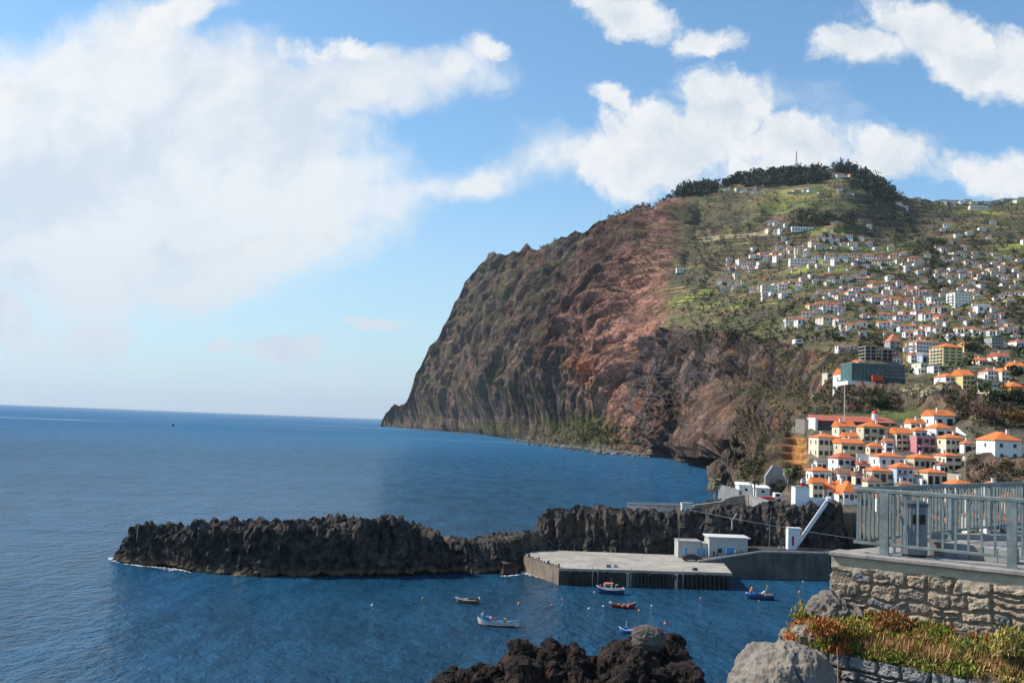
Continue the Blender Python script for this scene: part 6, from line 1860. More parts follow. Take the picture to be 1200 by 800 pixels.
tree(926, 560, 3.6, 2.0, 'dark bush at the foot of the orange earth bank', [lin3(50, 62, 40)])
tree(912, 578, 3.0, 1.7, 'small olive tree right of the truck', [lin3(84, 82, 52)])
tree(1134, 412, 6, 4.5, 'dark tree between the yellow apartment block and the low cream pavilion', [lin3(40, 56, 40)])
tree(1190, 441, 5, 4, 'dark green tree beside the pair of two storey houses', [lin3(40, 56, 38)])

DRYF = M('dry_frond', (.34, .24, .14, 1), .95, var=.3)
FR1 = M('palm_frond', (.26, .25, .12, 1), .8, var=.3)
def palm(px, pyb, pyt, d, label, fr=2.2, dry=True, green=FR1, base=None, droop=1.0, n=54):
    b_ = P(px, pyb, d); t_ = P(px, pyt, d); H = t_.z - b_.z
    e = empty('palm_tree', tuple(b_), 0, label, 'palm tree')
    MB().tube([(0, 0, -1.5), (.05, 0, H * .5), (0, 0, H)], [.30, .24, .22], 10).build('trunk', M('palm_trunk', (.34, .28, .22, 1), .95, var=.3), e)
    mb = MB()
    for k in range(n):
        a = 2.4 * k + vr.uniform(-.2, .2); el = vr.uniform(-.5, 1.35) if k > 5 else 1.2
        L_ = fr * vr.uniform(.8, 1.1); prev = None
        sd = Vector((-math.sin(a), math.cos(a), 0))
        pts = []
        for j in range(6):
            u = j / 5; ang = el - u * u * 1.5 * droop
            pts.append(Vector((0, 0, 0)) if j == 0 else pts[-1] + Vector((math.cos(a) * math.cos(ang), math.sin(a) * math.cos(ang), math.sin(ang))) * (L_ / 5))
        for j in range(1, 6):
            p0, p1 = pts[j - 1], pts[j]; wd_ = fr * .20 * (1 - abs(j / 5 - .5))
            w0 = fr * .13 * (1 - abs((j - 1) / 5 - .45)); c0 = Vector((0, 0, H))
            for s_ in (-1, 1):
                mb.face([c0 + p0, c0 + p0.lerp(p1, .8), c0 + p0.lerp(p1, .95) + sd * s_ * wd_ + Vector((0, 0, -wd_ * .45)), c0 + p0.lerp(p1, .25) + sd * s_ * w0 * 1.6 + Vector((0, 0, -w0 * .7))])
    mb.build('frond_crown', green, e, fix=False)
    if dry:
        mb = MB()
        for k in range(150):
            a = vr.uniform(0, 6.28); r0 = .25; L_ = fr * vr.uniform(.5, 1.1); z = H - vr.uniform(0, fr * .25)
            w_ = .16; c, s_ = math.cos(a), math.sin(a)
            mb.face([(c * r0 - s_ * w_, s_ * r0 + c * w_, z), (c * r0 + s_ * w_, s_ * r0 - c * w_, z), (c * fr * .32, s_ * fr * .32, z - L_)])
        mb.build('dry_skirt', DRYF, e, fix=False)
    return e
palm(955, 491, 463, 372, 'fan palm with shaggy crown alone left of the flag pole', 2.6)
for k, (x, yb, yt, f_, lab) in enumerate([(1062, 484, 456, 2.4, 'leftmost palm of the group on the lawn above the orange roofs'), (1070, 484, 459, 2.5, 'second palm from the left of the group above the orange roofs'),
    (1077, 484, 453, 2.2, 'third palm from the left, slightly taller, of the group above the orange roofs'), (1086, 486, 462, 3.4, 'lowest and bushiest palm in the middle of the group above the orange roofs'),
    (1094, 484, 458, 2.8, 'fifth palm from the left of the group above the orange roofs'), (1104, 484, 452, 2.8, 'rightmost and tallest palm of the group, above the highest orange roof')]):
    palm(x, yb, yt, 372 + (k % 3) * 3, lab, f_, green=M('pale_palm_frond', (.50, .43, .24, 1), .85, var=.3))
palm(837, 592, 566, 246, 'date palm at the seaward end of the tan wall above the crag', 2.1, dry=False, n=44)
palm(884, 584, 562, 262, 'small palm between the two white sheds above the tan wall', 1.9, dry=False, green=M('brown_palm_frond', (.17, .12, .07, 1), .9))
palm(923, 572, 553, 270, 'green palm leaning by the foot of the orange earth bank', 1.8, dry=False)
sp = [(P(828 + 20 * vr.random(), 590 + 2 * vr.random(), 247 + 3 * vr.random()), vr.uniform(.5, 1.0)) for _ in range(26)]
mass('seaside_shrubs', sp, 'dark shrubs around the date palm above the crag', per=40, leaf=.2, greens=[lin3(62, 58, 42), lin3(50, 52, 38), lin3(84, 60, 46)])

# ================================================================== BOATS
BL = {'white': M('boat_white', (.66, .66, .62, 1), .5), 'red': M('boat_red', (.24, .025, .02, 1), .5), 'blue': M('boat_blue', (.02, .16, .50, 1), .5), 'navy': M('boat_navy', (.012, .045, .14, 1), .5),
      'brown': M('boat_brown', (.24, .13, .075, 1), .6), 'dark': M('boat_dark', (.02, .018, .018, 1), .7), 'green': M('boat_green', (.03, .12, .10, 1), .6), 'wood': M('boat_wood', (.30, .19, .10, 1), .7),
      'orange': M('buoy_orange', (.72, .16, .05, 1), .5), 'pink': M('buoy_pink', (.70, .20, .17, 1), .5), 'yellow': M('flag_yellow', (.75, .50, .05, 1), .6), 'crimson': M('hull_crimson', (.26, .012, .02, 1), .5)}
def boat(name, px, py, L_, B, label, rz, hullc, footc, rimc, deckc, free=.75, sheer=.55, transom=.5, cat='boat', group='boats moored in the harbour'):
    w = W(px, py, 0)
    e = empty(name, (w.x, w.y, 0), rz, label, cat, group)
    n = 22; m = 8
    def sect(i):
        u = i / (n - 1) * 2 - 1                                    # -1 stern .. 1 bow
        hb = B / 2 * (max(0.0, 1 - max(0, u) ** 2.4) ** .75 if u > 0 else 1 - (1 - transom) * (-u) ** 2.2)
        zt = free + sheer * (max(0, u) ** 2.2) + sheer * .35 * (max(0, -u) ** 2)
        x = u * L_ / 2
        return x, max(hb, .02), zt
    V = []; 
    for i in range(n):
        x, hb, zt = sect(i)
        for j in range(-m, m + 1):
            t = abs(j) / m; f = t ** .55
            rake = .10 * L_ * max(0, (i / (n - 1) * 2 - 1)) ** 3 * (t - 1) * .8
            V.append((x + rake, hb * f * (1 if j > 0 else -1) if j else 0, -.35 + (zt + .35) * (t ** 1.5)))
    k = 2 * m + 1; F_ = []; mi = []
    for i in range(n - 1):
        for j in range(k - 1):
            F_.append((i * k + j, i * k + j + 1, (i + 1) * k + j + 1, (i + 1) * k + j))
            zc = sum(V[q][2] for q in F_[-1]) / 4
            mi.append(1 if zc < .16 else 0)
    F_.append(tuple(range(k))); mi.append(0)
    me = bpy.data.meshes.new('hull'); me.from_pydata(V, [], F_); me.materials.append(BL[hullc]); me.materials.append(BL[footc]); me.polygons.foreach_set('material_index', mi); me.update()
    o = link(bpy.data.objects.new('hull', me)); o.parent = e
    rl = MB()
    for s_ in (-1, 1): rl.tube([(sect(i)[0], s_ * sect(i)[1], sect(i)[2]) for i in range(n)], .055, 6)
    rl.tube([(sect(0)[0], -sect(0)[1], sect(0)[2]), (sect(0)[0], sect(0)[1], sect(0)[2])], .055, 6)
    rl.build('gunwale', BL[rimc], e)
    V = []; F_ = []
    for i in range(n):
        x, hb, zt = sect(i); z = zt - (.28 if i < n * .8 else .08)
        V += [(x, -hb * .97, z), (x, hb * .97, z)]
    F_ = [(2 * i, 2 * i + 1, 2 * i + 3, 2 * i + 2) for i in range(n - 1)]
    me = bpy.data.meshes.new('deck'); me.from_pydata(V, [], F_); me.materials.append(BL[deckc]); o = link(bpy.data.objects.new('deck', me)); o.parent = e
    return e, free
def ball(e, name, x, y, z, r, c): return MB().ball((x, y, z), r, 10, 7).build(name, BL[c], e, smooth=True)
def thwart(e, x, B, z, c='wood'): MB().box(x - .14, -B * .45, z - .03, x + .14, B * .45, z + .03).build('thwart', BL[c], e)
e, f = boat('fishing_boat', 583.5, 733, 6.3, 1.9, 'white rowing style fishing boat with red bottom and bright blue deck, largest on the harbour', R(176), 'white', 'red', 'green', 'blue', .72, .62, .45)
MB().box(1.1, -.45, .7, 1.9, .45, 1.35, bev=.08).build('engine_box', BL['blue'], e); ball(e, 'fender_ball', 1.0, .45, 1.15, .27, 'pink'); ball(e, 'fender_ball', .35, .35, 1.05, .2, 'crimson')
MB().tube([(2.3, 0, .9), (2.2, 0, 2.1)], .035).build('mast', BL['white'], e); MB().box(2.35, -.2, .95, 2.6, .2, 1.7, bev=.05).build('bow_post', BL['white'], e)
MB().box(-1.25, -.3, .6, -.8, .3, 1.15, bev=.06).build('crate', BL['wood'], e)
for x in (-.3, -2.0): thwart(e, x, 1.7, .68, 'blue')
e, f = boat('rowing_boat', 547.5, 706, 4.0, 1.4, 'small brown and white wooden boat with dark cover, beside the islet', R(178), 'brown', 'dark', 'white', 'dark', .55, .35, .5)
MB().box(-1.8, -.5, .45, -.3, .5, .95, bev=.1).build('canvas_cover', BL['dark'], e); thwart(e, .5, 1.2, .52)
ball(e, 'fender_ball', .1, .4, .75, .13, 'white'); ball(e, 'fender_ball', -2.0, 0, .9, .16, 'white')
e, f = boat('cabin_boat', 715, 695.5, 5.0, 1.8, 'dark blue motor boat with white cabin and red cabin roof near the pier', R(174), 'navy', 'dark', 'white', 'white', .85, .55, .8)
cb = MB(); cb.box(-.4, -.6, .8, 1.2, .6, 1.75, bev=.06).build('cabin', BL['white'], e)
MB().box(-.55, -.66, 1.78, 1.1, .66, 1.95, bev=.05).build('cabin_roof', BL['orange'], e)
MB().face([(1.215, -.5, 1.3), (1.215, .5, 1.3), (1.215, .5, 1.65), (1.215, -.5, 1.65)]).build('windscreen', DARKG, e, fix=False)
for s_ in (-1, 1): MB().box(.0, min(s_ * .6, s_ * .625), 1.25, .8, max(s_ * .6, s_ * .625), 1.62).build('side_window', DARKG, e)
ball(e, 'fender_ball', 1.7, 0, 1.35, .28, 'crimson'); MB().tube([(-.2, 0, 1.95), (-.2, 0, 2.75)], .04).build('mast', STEEL, e)
rl = MB(); rl.tube([(-.9, -.7, .8), (-.9, -.7, 1.6), (-1.3, -.7, 1.7), (-1.3, .7, 1.7), (-.9, .7, 1.6), (-.9, .7, .8)], .035, 6).build('roll_bar', BL['white'], e); MB().box(-2.45, -.25, .6, -2.15, .25, 1.3, bev=.05).build('outboard_motor', BL['white'], e)
e, f = boat('rowing_boat', 731, 712, 4.1, 1.4, 'dark red open boat with upturned stem and white outboard, in front of the cabin boat', R(-5), 'crimson', 'dark', 'wood', 'wood', .55, .55, .6)
for x in (-.9, .0, .8): thwart(e, x, 1.2, .6)
for x, c in ((-.25, 'orange'), (.65, 'pink')): ball(e, 'fender_ball', x, -.72, .42, .19, c)
MB().box(-2.5, -.15, .5, -2.0, .15, .95, bev=.07).build('outboard_motor', BL['white'], e)
e, f = boat('work_boat', 890, 702, 5.0, 1.9, 'dark blue work boat with orange buoys and a yellow flag, alone near the quay wall', R(180), 'navy', 'dark', 'navy', 'wood', .7, .35, .9)
MB().box(.9, -.6, .6, 1.9, .6, 1.15, bev=.05).build('net_box', BL['blue'], e); ball(e, 'orange_float', 1.55, 0, 1.45, .3, 'orange'); ball(e, 'orange_float', 1.5, 0, 1.8, .2, 'orange'); ball(e, 'white_float', 1.42, 0, 2.05, .14, 'white')
ball(e, 'green_float', 2.35, 0, 1.05, .18, 'white'); ball(e, 'red_float', -.2, -.3, 1.0, .22, 'crimson'); ball(e, 'white_float', -.5, 0, 1.1, .22, 'white'); ball(e, 'white_float', -.85, 0, 1.35, .24, 'white')
MB().tube([(-.9, 0, .6), (-1.3, 0, 2.6)], .03).build('flag_pole', BL['white'], e)
MB().box(-1.55, -.03, 1.95, -1.2, .03, 2.65).build('flag', BL['yellow'], e)
MB().box(-2.3, -.7, .7, -.9, .7, 1.0, bev=.05).build('hatch_cover', BL['brown'], e)
e, f = boat('rowing_boat', 735.5, 741.5, 2.5, 1.0, 'little blue boat with thin white mast, half hidden behind the lava rock', R(170), 'blue', 'dark', 'white', 'blue', .5, .35, .6)
MB().tube([(.2, 0, .3), (.2, 0, 1.8)], .035).build('mast', BL['white'], e); MB().box(.0, -.2, .5, .5, .2, .95, bev=.05).build('engine_box', BL['blue'], e)
e, f = boat('dinghy', 776.5, 687, 2.2, .9, 'pale blue dinghy tied to the pier front, left of the longer blue dinghy', R(180), 'white', 'blue', 'blue', 'blue', .35, .12, .7); thwart(e, 0, .8, .36)
e, f = boat('dinghy', 797, 687.5, 4.0, 1.2, 'long bright blue dinghy with red rim tied to the pier front', R(182), 'blue', 'dark', 'crimson', 'blue', .35, .15, .6); thwart(e, .4, 1, .36); thwart(e, -.8, 1, .36)
e, f = boat('dinghy', 976, 695, 2.6, 1.1, 'small yellow dinghy partly hidden by the stone wall corner', R(170), 'yellow', 'dark', 'wood', 'wood', .45, .2, .7); thwart(e, 0, .9, .45)
e, f = boat('distant_boat', 203, 499, 5, 2, 'tiny dark boat far out on the open sea', R(0), 'dark', 'dark', 'dark', 'dark', 1.8, .5, .7, group=None)
MB().box(-2, -1, 1.5, 1, 1, 4, bev=.2).build('cabin', BL['dark'], e)
BU = [(608, 708, 'orange', .30, 'orange buoy with white top between the two rowing boats and the cabin boat'), (646, 709, 'pink', .2, 'pale pink buoy left of the blue and white pair'), (658.6, 702.5, 'pink', .2, 'small pinkish buoy above the blue and white buoy'),
      (658.6, 710.5, 'blue', .24, 'blue and white buoy below the small pinkish one'), (690, 713.5, 'white', .25, 'white buoy left of the red boat, farther from it'), (707, 710.5, 'white', .24, 'white buoy just off the stern of the red boat'),
      (749, 716, 'orange', .27, 'orange buoy right below the bow of the red boat'), (763.5, 710, 'white', .22, 'white buoy right of the red boat'), (779.6, 731.5, 'orange', .33, 'orange buoy above the right shoulder of the lava rock'),
      (821, 701.5, 'pink', .24, 'pink buoy in open water left of the blue work boat'), (495, 701, 'yellow', .18, 'small yellowish buoy left of the brown boat'), (498, 732, 'blue', .16, 'tiny dark buoy left of the large white fishing boat'),
      (436, 709.5, 'white', .26, 'white buoy alone in front of the islet'), (936.7, 694.5, 'orange', .32, 'orange buoy between the work boat and the stone wall corner'), (941, 681.5, 'white', .2, 'white buoy close under the quay wall'),
      (933, 722, 'white', .2, 'white buoy in the water left of the stone wall'), (889.5, 704.5, 'orange', .2, 'red buoy touching the side of the blue work boat'), (696.5, 694, 'white', .2, 'white buoy at the bow of the cabin boat')]
for x, y, c, r, lab in BU:
    w = W(x, y, 0)
    e = empty('mooring_buoy', (w.x, w.y, 0), 0, lab, 'buoy', 'mooring buoys')
    r *= .78; ball(e, 'float', 0, 0, r * .55, r, c); MB().tube([(0, 0, r * 1.4), (0, 0, r * 1.9)], r * .22, 6).build('ring', BL['white'] if c != 'white' else BL['orange'], e)

# ================================================================== TERRACE IN FRONT
TZ = 28.0
GP = M('grey_green_paint', (.19, .225, .215, 1), .6, var=.35, scale=7, bmp=.002, grime=.35)
A0 = W(975.5, 645, TZ); R1 = W(1200, 668.5, TZ); dirf = (R1 - A0).normalized(); R2 = A0 + dirf * 7.5
K0 = W(1001, 641, TZ); F1 = W(1200, 622.5, TZ); dirb = (F1 - K0).normalized(); F2 = K0 + dirb * 9
nf = Vector((dirf.y, -dirf.x, 0))                        # towards the viewer
if nf.y > 0: nf = -nf
# paving
PAVE = conc('terrace_paving', (.24, .22, .20, 1), (.32, .30, .27, 1), 2.0, .15)
KB = A0 + dirb * 0.55 + Vector((-.1, .25, 0))
poly = [A0, R2, R2 + Vector((6, 3, 0)), F2 + Vector((1, .8, 0)), KB]
mb = MB(); mb.face([(p.x, p.y, TZ - .06) for p in poly]); o = mb.build('terrace_floor', PAVE); props(o, kind='structure')
# main stone wall with a concrete cap
def masonry(length, height, res, rows, seed, mortar=.018, depth=.05, plaster=None, wmin=.18, wmax=.55, rounded=.6):
    """height field of an irregular rubble wall: returns u, v, depth and stone id grids"""
    r = np.random.default_rng(seed)
    nu = int(length / res); nv = int(height / res)
    U, Vv = np.meshgrid(np.linspace(0, length, nu), np.linspace(0, height, nv))
    wu = U + .06 * fbm(U / .28 + seed, Vv / .28, 0 * U, 3); wv = Vv + .085 * fbm(U / .42, Vv / .42 + seed, 5 + 0 * U, 3)
    hs = r.uniform(.6, 1.5, rows); hs = np.cumsum(hs / hs.sum() * height); hs = np.r_[0, hs]; hs[-1] += .2; hs[0] -= .2
    row = np.clip(np.searchsorted(hs, wv) - 1, 0, rows - 1)
    dist = np.zeros_like(U); sid = np.zeros_like(U)
    for k in range(rows):
        ws = r.uniform(wmin, wmax, int(length / wmin) + 4); e = np.cumsum(ws) - r.uniform(0, wmax)
        m = row == k
        i = np.clip(np.searchsorted(e, wu), 1, len(e) - 1)
        # some stones are two thin ones
        split = (r.random(len(e)) < .10)[i]
        y0, y1 = hs[k], hs[k + 1]; mid_ = y0 + (y1 - y0) * r.uniform(.35, .65, len(e))[i]
        lo_ = np.where(split & (wv > mid_), mid_, y0); hi_ = np.where(split & (wv <= mid_), mid_, y1)
        dx = np.minimum(wu - e[i - 1], e[i] - wu); dy = np.minimum(wv - lo_, hi_ - wv)
        dd = np.minimum(dx, dy)
        cr_ = np.where((dx < .06) & (dy < .06), .06 - np.hypot(.06 - dx, .06 - dy), dd)
        dist = np.where(m, np.minimum(dd, cr_), dist); sid = np.where(m, i * 37 + k * 101 + (wv > mid_) * 53 * split, sid)
    pr = sst(dist, mortar * .4, mortar + .035)
    so = (_h(sid.astype(np.int64), np.zeros_like(sid, dtype=np.int64) + seed, np.zeros_like(sid, dtype=np.int64)) & 255) / 255.
    h = pr * depth * (.55 + .8 * so) + .5 * depth * pr * fbm(U / .12, Vv / .12, sid, 4, .6) + .16 * depth * fbm(U / .03, Vv / .03, 0 * U, 3)
    return U, Vv, h, pr, so, sid
def wallmesh(name, origin, du, n_out, length, height, res, rows, seed, pal, mort, mat, parent, plast=0.0, **k):
    U, Vv, h, pr, so, sid = masonry(length, height, res, rows, seed, **k)
    V = np.array(origin)[None, None] + U[..., None] * np.array(du) + np.stack([0 * U, 0 * U, Vv], -1) + h[..., None] * np.array(n_out)
    ci = (so * len(pal) * .999).astype(int)
    col = np.array(pal)[ci] * (1 + .20 * fbm(U / .10, Vv / .10, sid, 4, .6) + .10 * fbm(U / .02, Vv / .02, 0 * U, 2))[..., None]
    lich = sst(fbm(U / .16 + 9, Vv / .16, 0 * U, 4, .6), .25, .6)[..., None]
    col = col * (1 - .35 * lich) + np.array([.26, .22, .16]) * .35 * lich
    mcol = np.array(mort) * (1 + .3 * fbm(U / .07, Vv / .07, 3 + 0 * U, 3))[..., None]
    col = mcol + (col - mcol) * pr[..., None]
    if plast > 0:
        pl = sst(Vv + .20 * fbm(U / .5, Vv / .25, 2 + 0 * U, 4, .6), height - plast - .05, height - plast + .04)[..., None]
        hp = .050 + .012 * fbm(U / .12, Vv / .12, 7 + 0 * U, 4)
        V = V + ((hp - h) * pl[..., 0])[..., None] * np.array(n_out)
        pc = np.array([.44, .35, .25]) * (1 + .22 * fbm(U / .3, Vv / .15, 1 + 0 * U, 5, .6))[..., None]
        col = col * (1 - pl) + pc * pl
    o = mesh_np(name, V.reshape(-1, 3), grid_faces(*U.shape), [mat], smooth=True, parent=parent); vcol(o, np.clip(col, .01, .8).reshape(-1, 3))
    return o
STM = leafmat('wall_stone')
tw = empty('stone_wall', (0, 0, 0), 0, 'rubble stone terrace wall with a concrete cap, carrying the grey railing', 'stone wall')
pal = [(.29, .22, .155), (.24, .19, .15), (.35, .27, .19), (.17, .165, .16), (.30, .225, .165), (.37, .30, .225), (.26, .20, .145), (.20, .165, .135)]
zb = 25.9
wf = A0 + nf * 0.0
wallmesh('wall', (A0.x, A0.y, zb), tuple(dirf), tuple(nf), 6.2, TZ - .07 - zb, .0085, 8, 5, pal, (.26, .20, .14), STM, tw, plast=.24, wmin=.20, wmax=.72, mortar=.010, depth=.07)
sdv = (KB - A0).normalized(); ns = Vector((-sdv.y, sdv.x, 0))
if ns.x > 0: ns = -ns
wallmesh('wall', (A0.x, A0.y, zb), tuple(sdv), tuple(ns), 1.2, TZ - .07 - zb, .012, 7, 6, pal, (.26, .20, .14), STM, tw, plast=.18, wmin=.16, wmax=.5, mortar=.012, depth=.07)
cap = MB(); mt = Matrix.Translation(A0) @ Matrix.Rotation(math.atan2(dirf.y, dirf.x), 4, 'Z')
cap.box(-.02, -.13, -.07, 7.4, .38, .0, mat=mt, bev=.012)
cap.build('cap', conc('cap_concrete', (.26, .23, .20, 1), (.34, .31, .27, 1), 3.0, .25), tw)
# railings
def railing(Pa, d_, length, wide, name, label, h=1.12, sp=.205, start=.0, endw=.0):
    e = empty(name, tuple(Pa), math.atan2(d_.y, d_.x), label, 'railing', None)
    MB().box(-.05, -.035, h - .075, length, .035, h, bev=.012).build('top_rail', GP, e)
    MB().box(-.05, -.022, .155, length, .022, .205, bev=.006).build('bottom_rail', GP, e)
    k = 0
    x = start
    while x < length:
        if min(abs(x - w_) for w_ in wide) > sp * .45:
            MB().box(x - .018, -.018, .2, x + .018, .018, h - .07).build('baluster', GP, e)
        x += sp
    for w_ in wide:
        MB().box(w_ - .072, -.035, -.02, w_ + .072, .035, h - .07, bev=.008).build('post', GP, e)
        MB().box(w_ - .11, -.07, 0.0, w_ + .11, .07, .014).build('base_plate', STEEL, e)
    return e
rin = Vector((-nf.x, -nf.y, 0)) * .13
RS = A0 + rin
def u_at(px):
    r = rays(px, 655); # intersect the vertical railing plane
    n_ = Vector((-dirf.y, dirf.x, 0)); k = (RS - CAM).dot(n_) / Vector(r).dot(n_); p = CAM + Vector(r) * k
    return (p - RS).dot(dirf)
RS = RS + dirf * u_at(1003.5)
F1 = W(1200, 622.5, TZ); dirb = (F1 - RS).normalized()
railing(RS, dirf, 6.5, [u_at(1036), u_at(1186), u_at(1186) + (u_at(1186) - u_at(1036))], 'railing', 'grey painted railing along the stone wall edge, nearer of the two', sp=.20, start=.02)
railing(RS + Vector((.02, .1, 0)), dirb, 8.5, [2.0, 4.0, 6.0, 8.0], 'railing', 'grey railing along the far side of the terrace, behind the ribbed bin', sp=.165, start=.16)
# ribbed bin
b_ = W(1071, 651, TZ - .06)
bin_ = empty('litter_bin', (b_.x, b_.y, TZ - .06), 0, 'round grey ribbed litter bin with a dark opening, behind the railing', 'litter bin')
V = []; ns_ = 96
for z in np.linspace(0.04, .88, 12):
    for k in range(ns_):
        a = 2 * math.pi * k / ns_; r = .215 + (.008 if (k // 2) % 2 else 0)
        V.append((r * math.cos(a), r * math.sin(a), z))
o = mesh_np('bin_body', V, grid_faces(12, ns_, wrap=True), [M('bin_metal', (.20, .22, .24, 1), .45, metal=.4)], parent=bin_)
MB().tube([(0, 0, .88), (0, 0, .93), (0, 0, .97)], [.235, .24, .16], 32).build('lid', M('bin_lid', (.06, .065, .07, 1), .5), bin_)
MB().box(-.12, -.245, .58, .10, -.18, .74, bev=.01).build('opening', M('bin_hole', (.015, .016, .018, 1), .7), bin_)
MB().tube([(0, 0, 0), (0, 0, .05)], .2, 32).build('base', BL['dark'], bin_)
p = W(1048, 648, TZ - .06); e = MB().tube([(0, 0, 0), (0, 0, .72)], .028, 10).ball((0, 0, .73), .04, 8, 6).build('bollard_post', M('white_pipe', (.6, .6, .6, 1), .5)); e.location = p; props(e, 'thin white post standing between the wide railing post and the bin', 'post')
# low concrete bench behind the rail
p0 = W(1089, 650, TZ - .06); p1 = W(1186, 661, TZ - .06); d_ = (p1 - p0); mt = Matrix.Rotation(math.atan2(d_.y, d_.x), 4, 'Z')
be = empty('concrete_bench', tuple(p0), math.atan2(d_.y, d_.x), 'low grey concrete bench of joined blocks behind the railing', 'bench')
for k in range(6):
    L_ = d_.length / 6; MB().box(k * L_ + .006, 0, 0, (k + 1) * L_ - .006, .42, .24, bev=.008).build('block', M('bench_concrete' if k % 3 else 'bench_rusty', (.30, .30, .29, 1) if k % 3 else (.26, .22, .19, 1), .9, grime=.3), be)
# terrace kerb beyond
p0 = W(1090, 631, TZ - .06); p1 = W(1200, 634, TZ - .06); d_ = p1 - p0
e = MB().box(0, 0, 0, d_.length * 2, .18, .12, bev=.01).build('terrace_kerb', C_GREY); e.location = p0; e.rotation_euler.z = math.atan2(d_.y, d_.x); props(e, 'long pale kerb strip across the terrace behind the bench', 'kerb')

# planter wall, soil, rocks
LZ = 26.55
L0 = W(944, 757, LZ); L1 = W(1160, 801, LZ); dl = (L1 - L0).normalized(); nl_ = Vector((dl.y, -dl.x, 0))
if nl_.y > 0: nl_ = -nl_
pw_ = empty('planter_wall', (0, 0, 0), 0, 'low grey dry stone planter wall below the dried plants', 'stone wall')
pal2 = [(.20, .195, .19), (.16, .16, .165), (.24, .23, .22), (.19, .18, .17), (.23, .215, .20)]
wallmesh('wall', (L0.x, L0.y, LZ - 1.1), tuple(dl), tuple(nl_), 5.2, 1.1, .0085, 5, 12, pal2, (.10, .095, .085), STM, pw_, wmin=.14, wmax=.46, mortar=.010, depth=.06)
side = Vector((-.45, .9, 0)).normalized(); sn = Vector((-.9, -.45, 0)).normalized()
wallmesh('wall', (L0.x - side.x * 0, L0.y, LZ - 1.1), tuple(side), tuple(sn), .55, 1.12, .0085, 6, 13, pal2, (.07, .065, .06), STM, pw_, wmin=.12, wmax=.34, mortar=.010, depth=.06)
# soil between the planter wall and the main wall
nu, nv = 150, 50
U, T_ = np.meshgrid(np.linspace(0, 1, nu), np.linspace(0, 1, nv))
La = np.array(L0 + Vector((-.25, .2, 0))); Lb = np.array(L0 + dl * 5.2); Wa = np.array(A0 + dirf * (-.5)); Wb = np.array(A0 + dirf * 6.2)
lo_ = La + (Lb - La) * U[..., None]; hi_ = Wa + (Wb - Wa) * U[..., None]
V = lo_ + (hi_ - lo_) * T_[..., None]; V[..., 2] = LZ - .04 + .42 * T_ ** .8 + .05 * fbm(U * 14, T_ * 5, 0 * U, 4)
SOILV = V
o = mesh_np('soil', V.reshape(-1, 3), grid_faces(nv, nu), [M('soil', (.10, .075, .05, 1), .95, var=.4, scale=5, bmp=.02)], smooth=True); props(o, kind='structure')
def soil_at(u, t):
    i = min(nv - 1, max(0, int(t * (nv - 1)))); j = min(nu - 1, max(0, int(u * (nu - 1)))); return SOILV[i, j]
BO = rock_mat('big_boulder', (.17, .145, .12, 1), (.27, .235, .195, 1), (.22, .175, .135, 1), None, bsc=.05, rscale=3)
q = P(905, 760, 16.6)
boulder('boulder', (q.x + .20, q.y, q.z - .86), .74, .80, .90, BO, 'big rounded beige boulder beside the planter wall at the water side', 'boulder', 2, amp=.13, res=170, pw=.85, sc=.9, yaw=.5)
q = P(975, 712, 17.9)
boulder('boulder', (q.x + .05, q.y + .15, q.z - .25), .42, .5, .42, rock_mat('wall_foot_rock', (.13, .11, .095, 1), (.24, .20, .17, 1), (.20, .16, .12, 1), None, bsc=.15, rscale=3), 'rough brown rock at the left foot of the main stone wall', 'boulder', 8, amp=.3, res=110)
q = P(950, 738, 17.4)
boulder('boulder', (q.x, q.y + .2, q.z - .25), .40, .4, .28, BO, 'low brown rock between the big boulder and the plants', 'boulder', 11, amp=.3, res=100)
boulder('terrace_bluff', (12.6, 23.5, 5.5), 6.2, 6.4, 16.5, LAVA, 'dark rocky bluff carrying the terrace and its stone wall', 'bluff', 21, amp=.05, res=160, sc=2.0, pw=.6)
SHR = rock_mat('headland_rock', (.05, .042, .038, 1), (.15, .115, .09, 1), (.20, .14, .10, 1), None, bsc=6, rscale=.25)
for (x_, y_, d_, a_, b2_, c2_, lab, sd2) in ((842, 542, 960, 30, 26, 22, 'dark shore rock at the water under the far cliff, left of the white sheds', 31), (862, 549, 520, 11, 16, 17, 'brown rock shoulder meeting the sea behind the date palm', 37), (868, 566, 318, 7, 9, 11, 'brown rock rising behind the two white sheds at the shore', 41)):
    q = P(x_, y_, d_); boulder('shore_rock', (q.x, q.y, 0), a_, b2_, c2_, SHR, lab, 'rock', sd2, amp=.38, res=110, sc=1.6)
# hose
mb = MB(); pts = [P(929 + 3 * math.sin(k), y, 15.7) + Vector((0, 0, 0)) for k, y in enumerate([762, 768, 778, 790, 802, 815])]
pts = [P(x, y, 15.6) for x, y in ((931, 764), (929, 771), (930, 780), (934, 789), (939, 797), (946, 812))]
props(mb.tube(pts, .028, 10).build('water_pipe', M('dark_blue_pipe', (.03, .045, .07, 1), .5), smooth=True), 'dark blue plastic pipe bending down between the boulder and the planter wall', 'pipe')
props(MB().tube([P(981, 758, 15.6), P(982, 780, 15.5), P(982, 812, 15.4)], .006, 5).build('string', BL['orange']), 'thin orange string hanging down the planter wall', 'string')
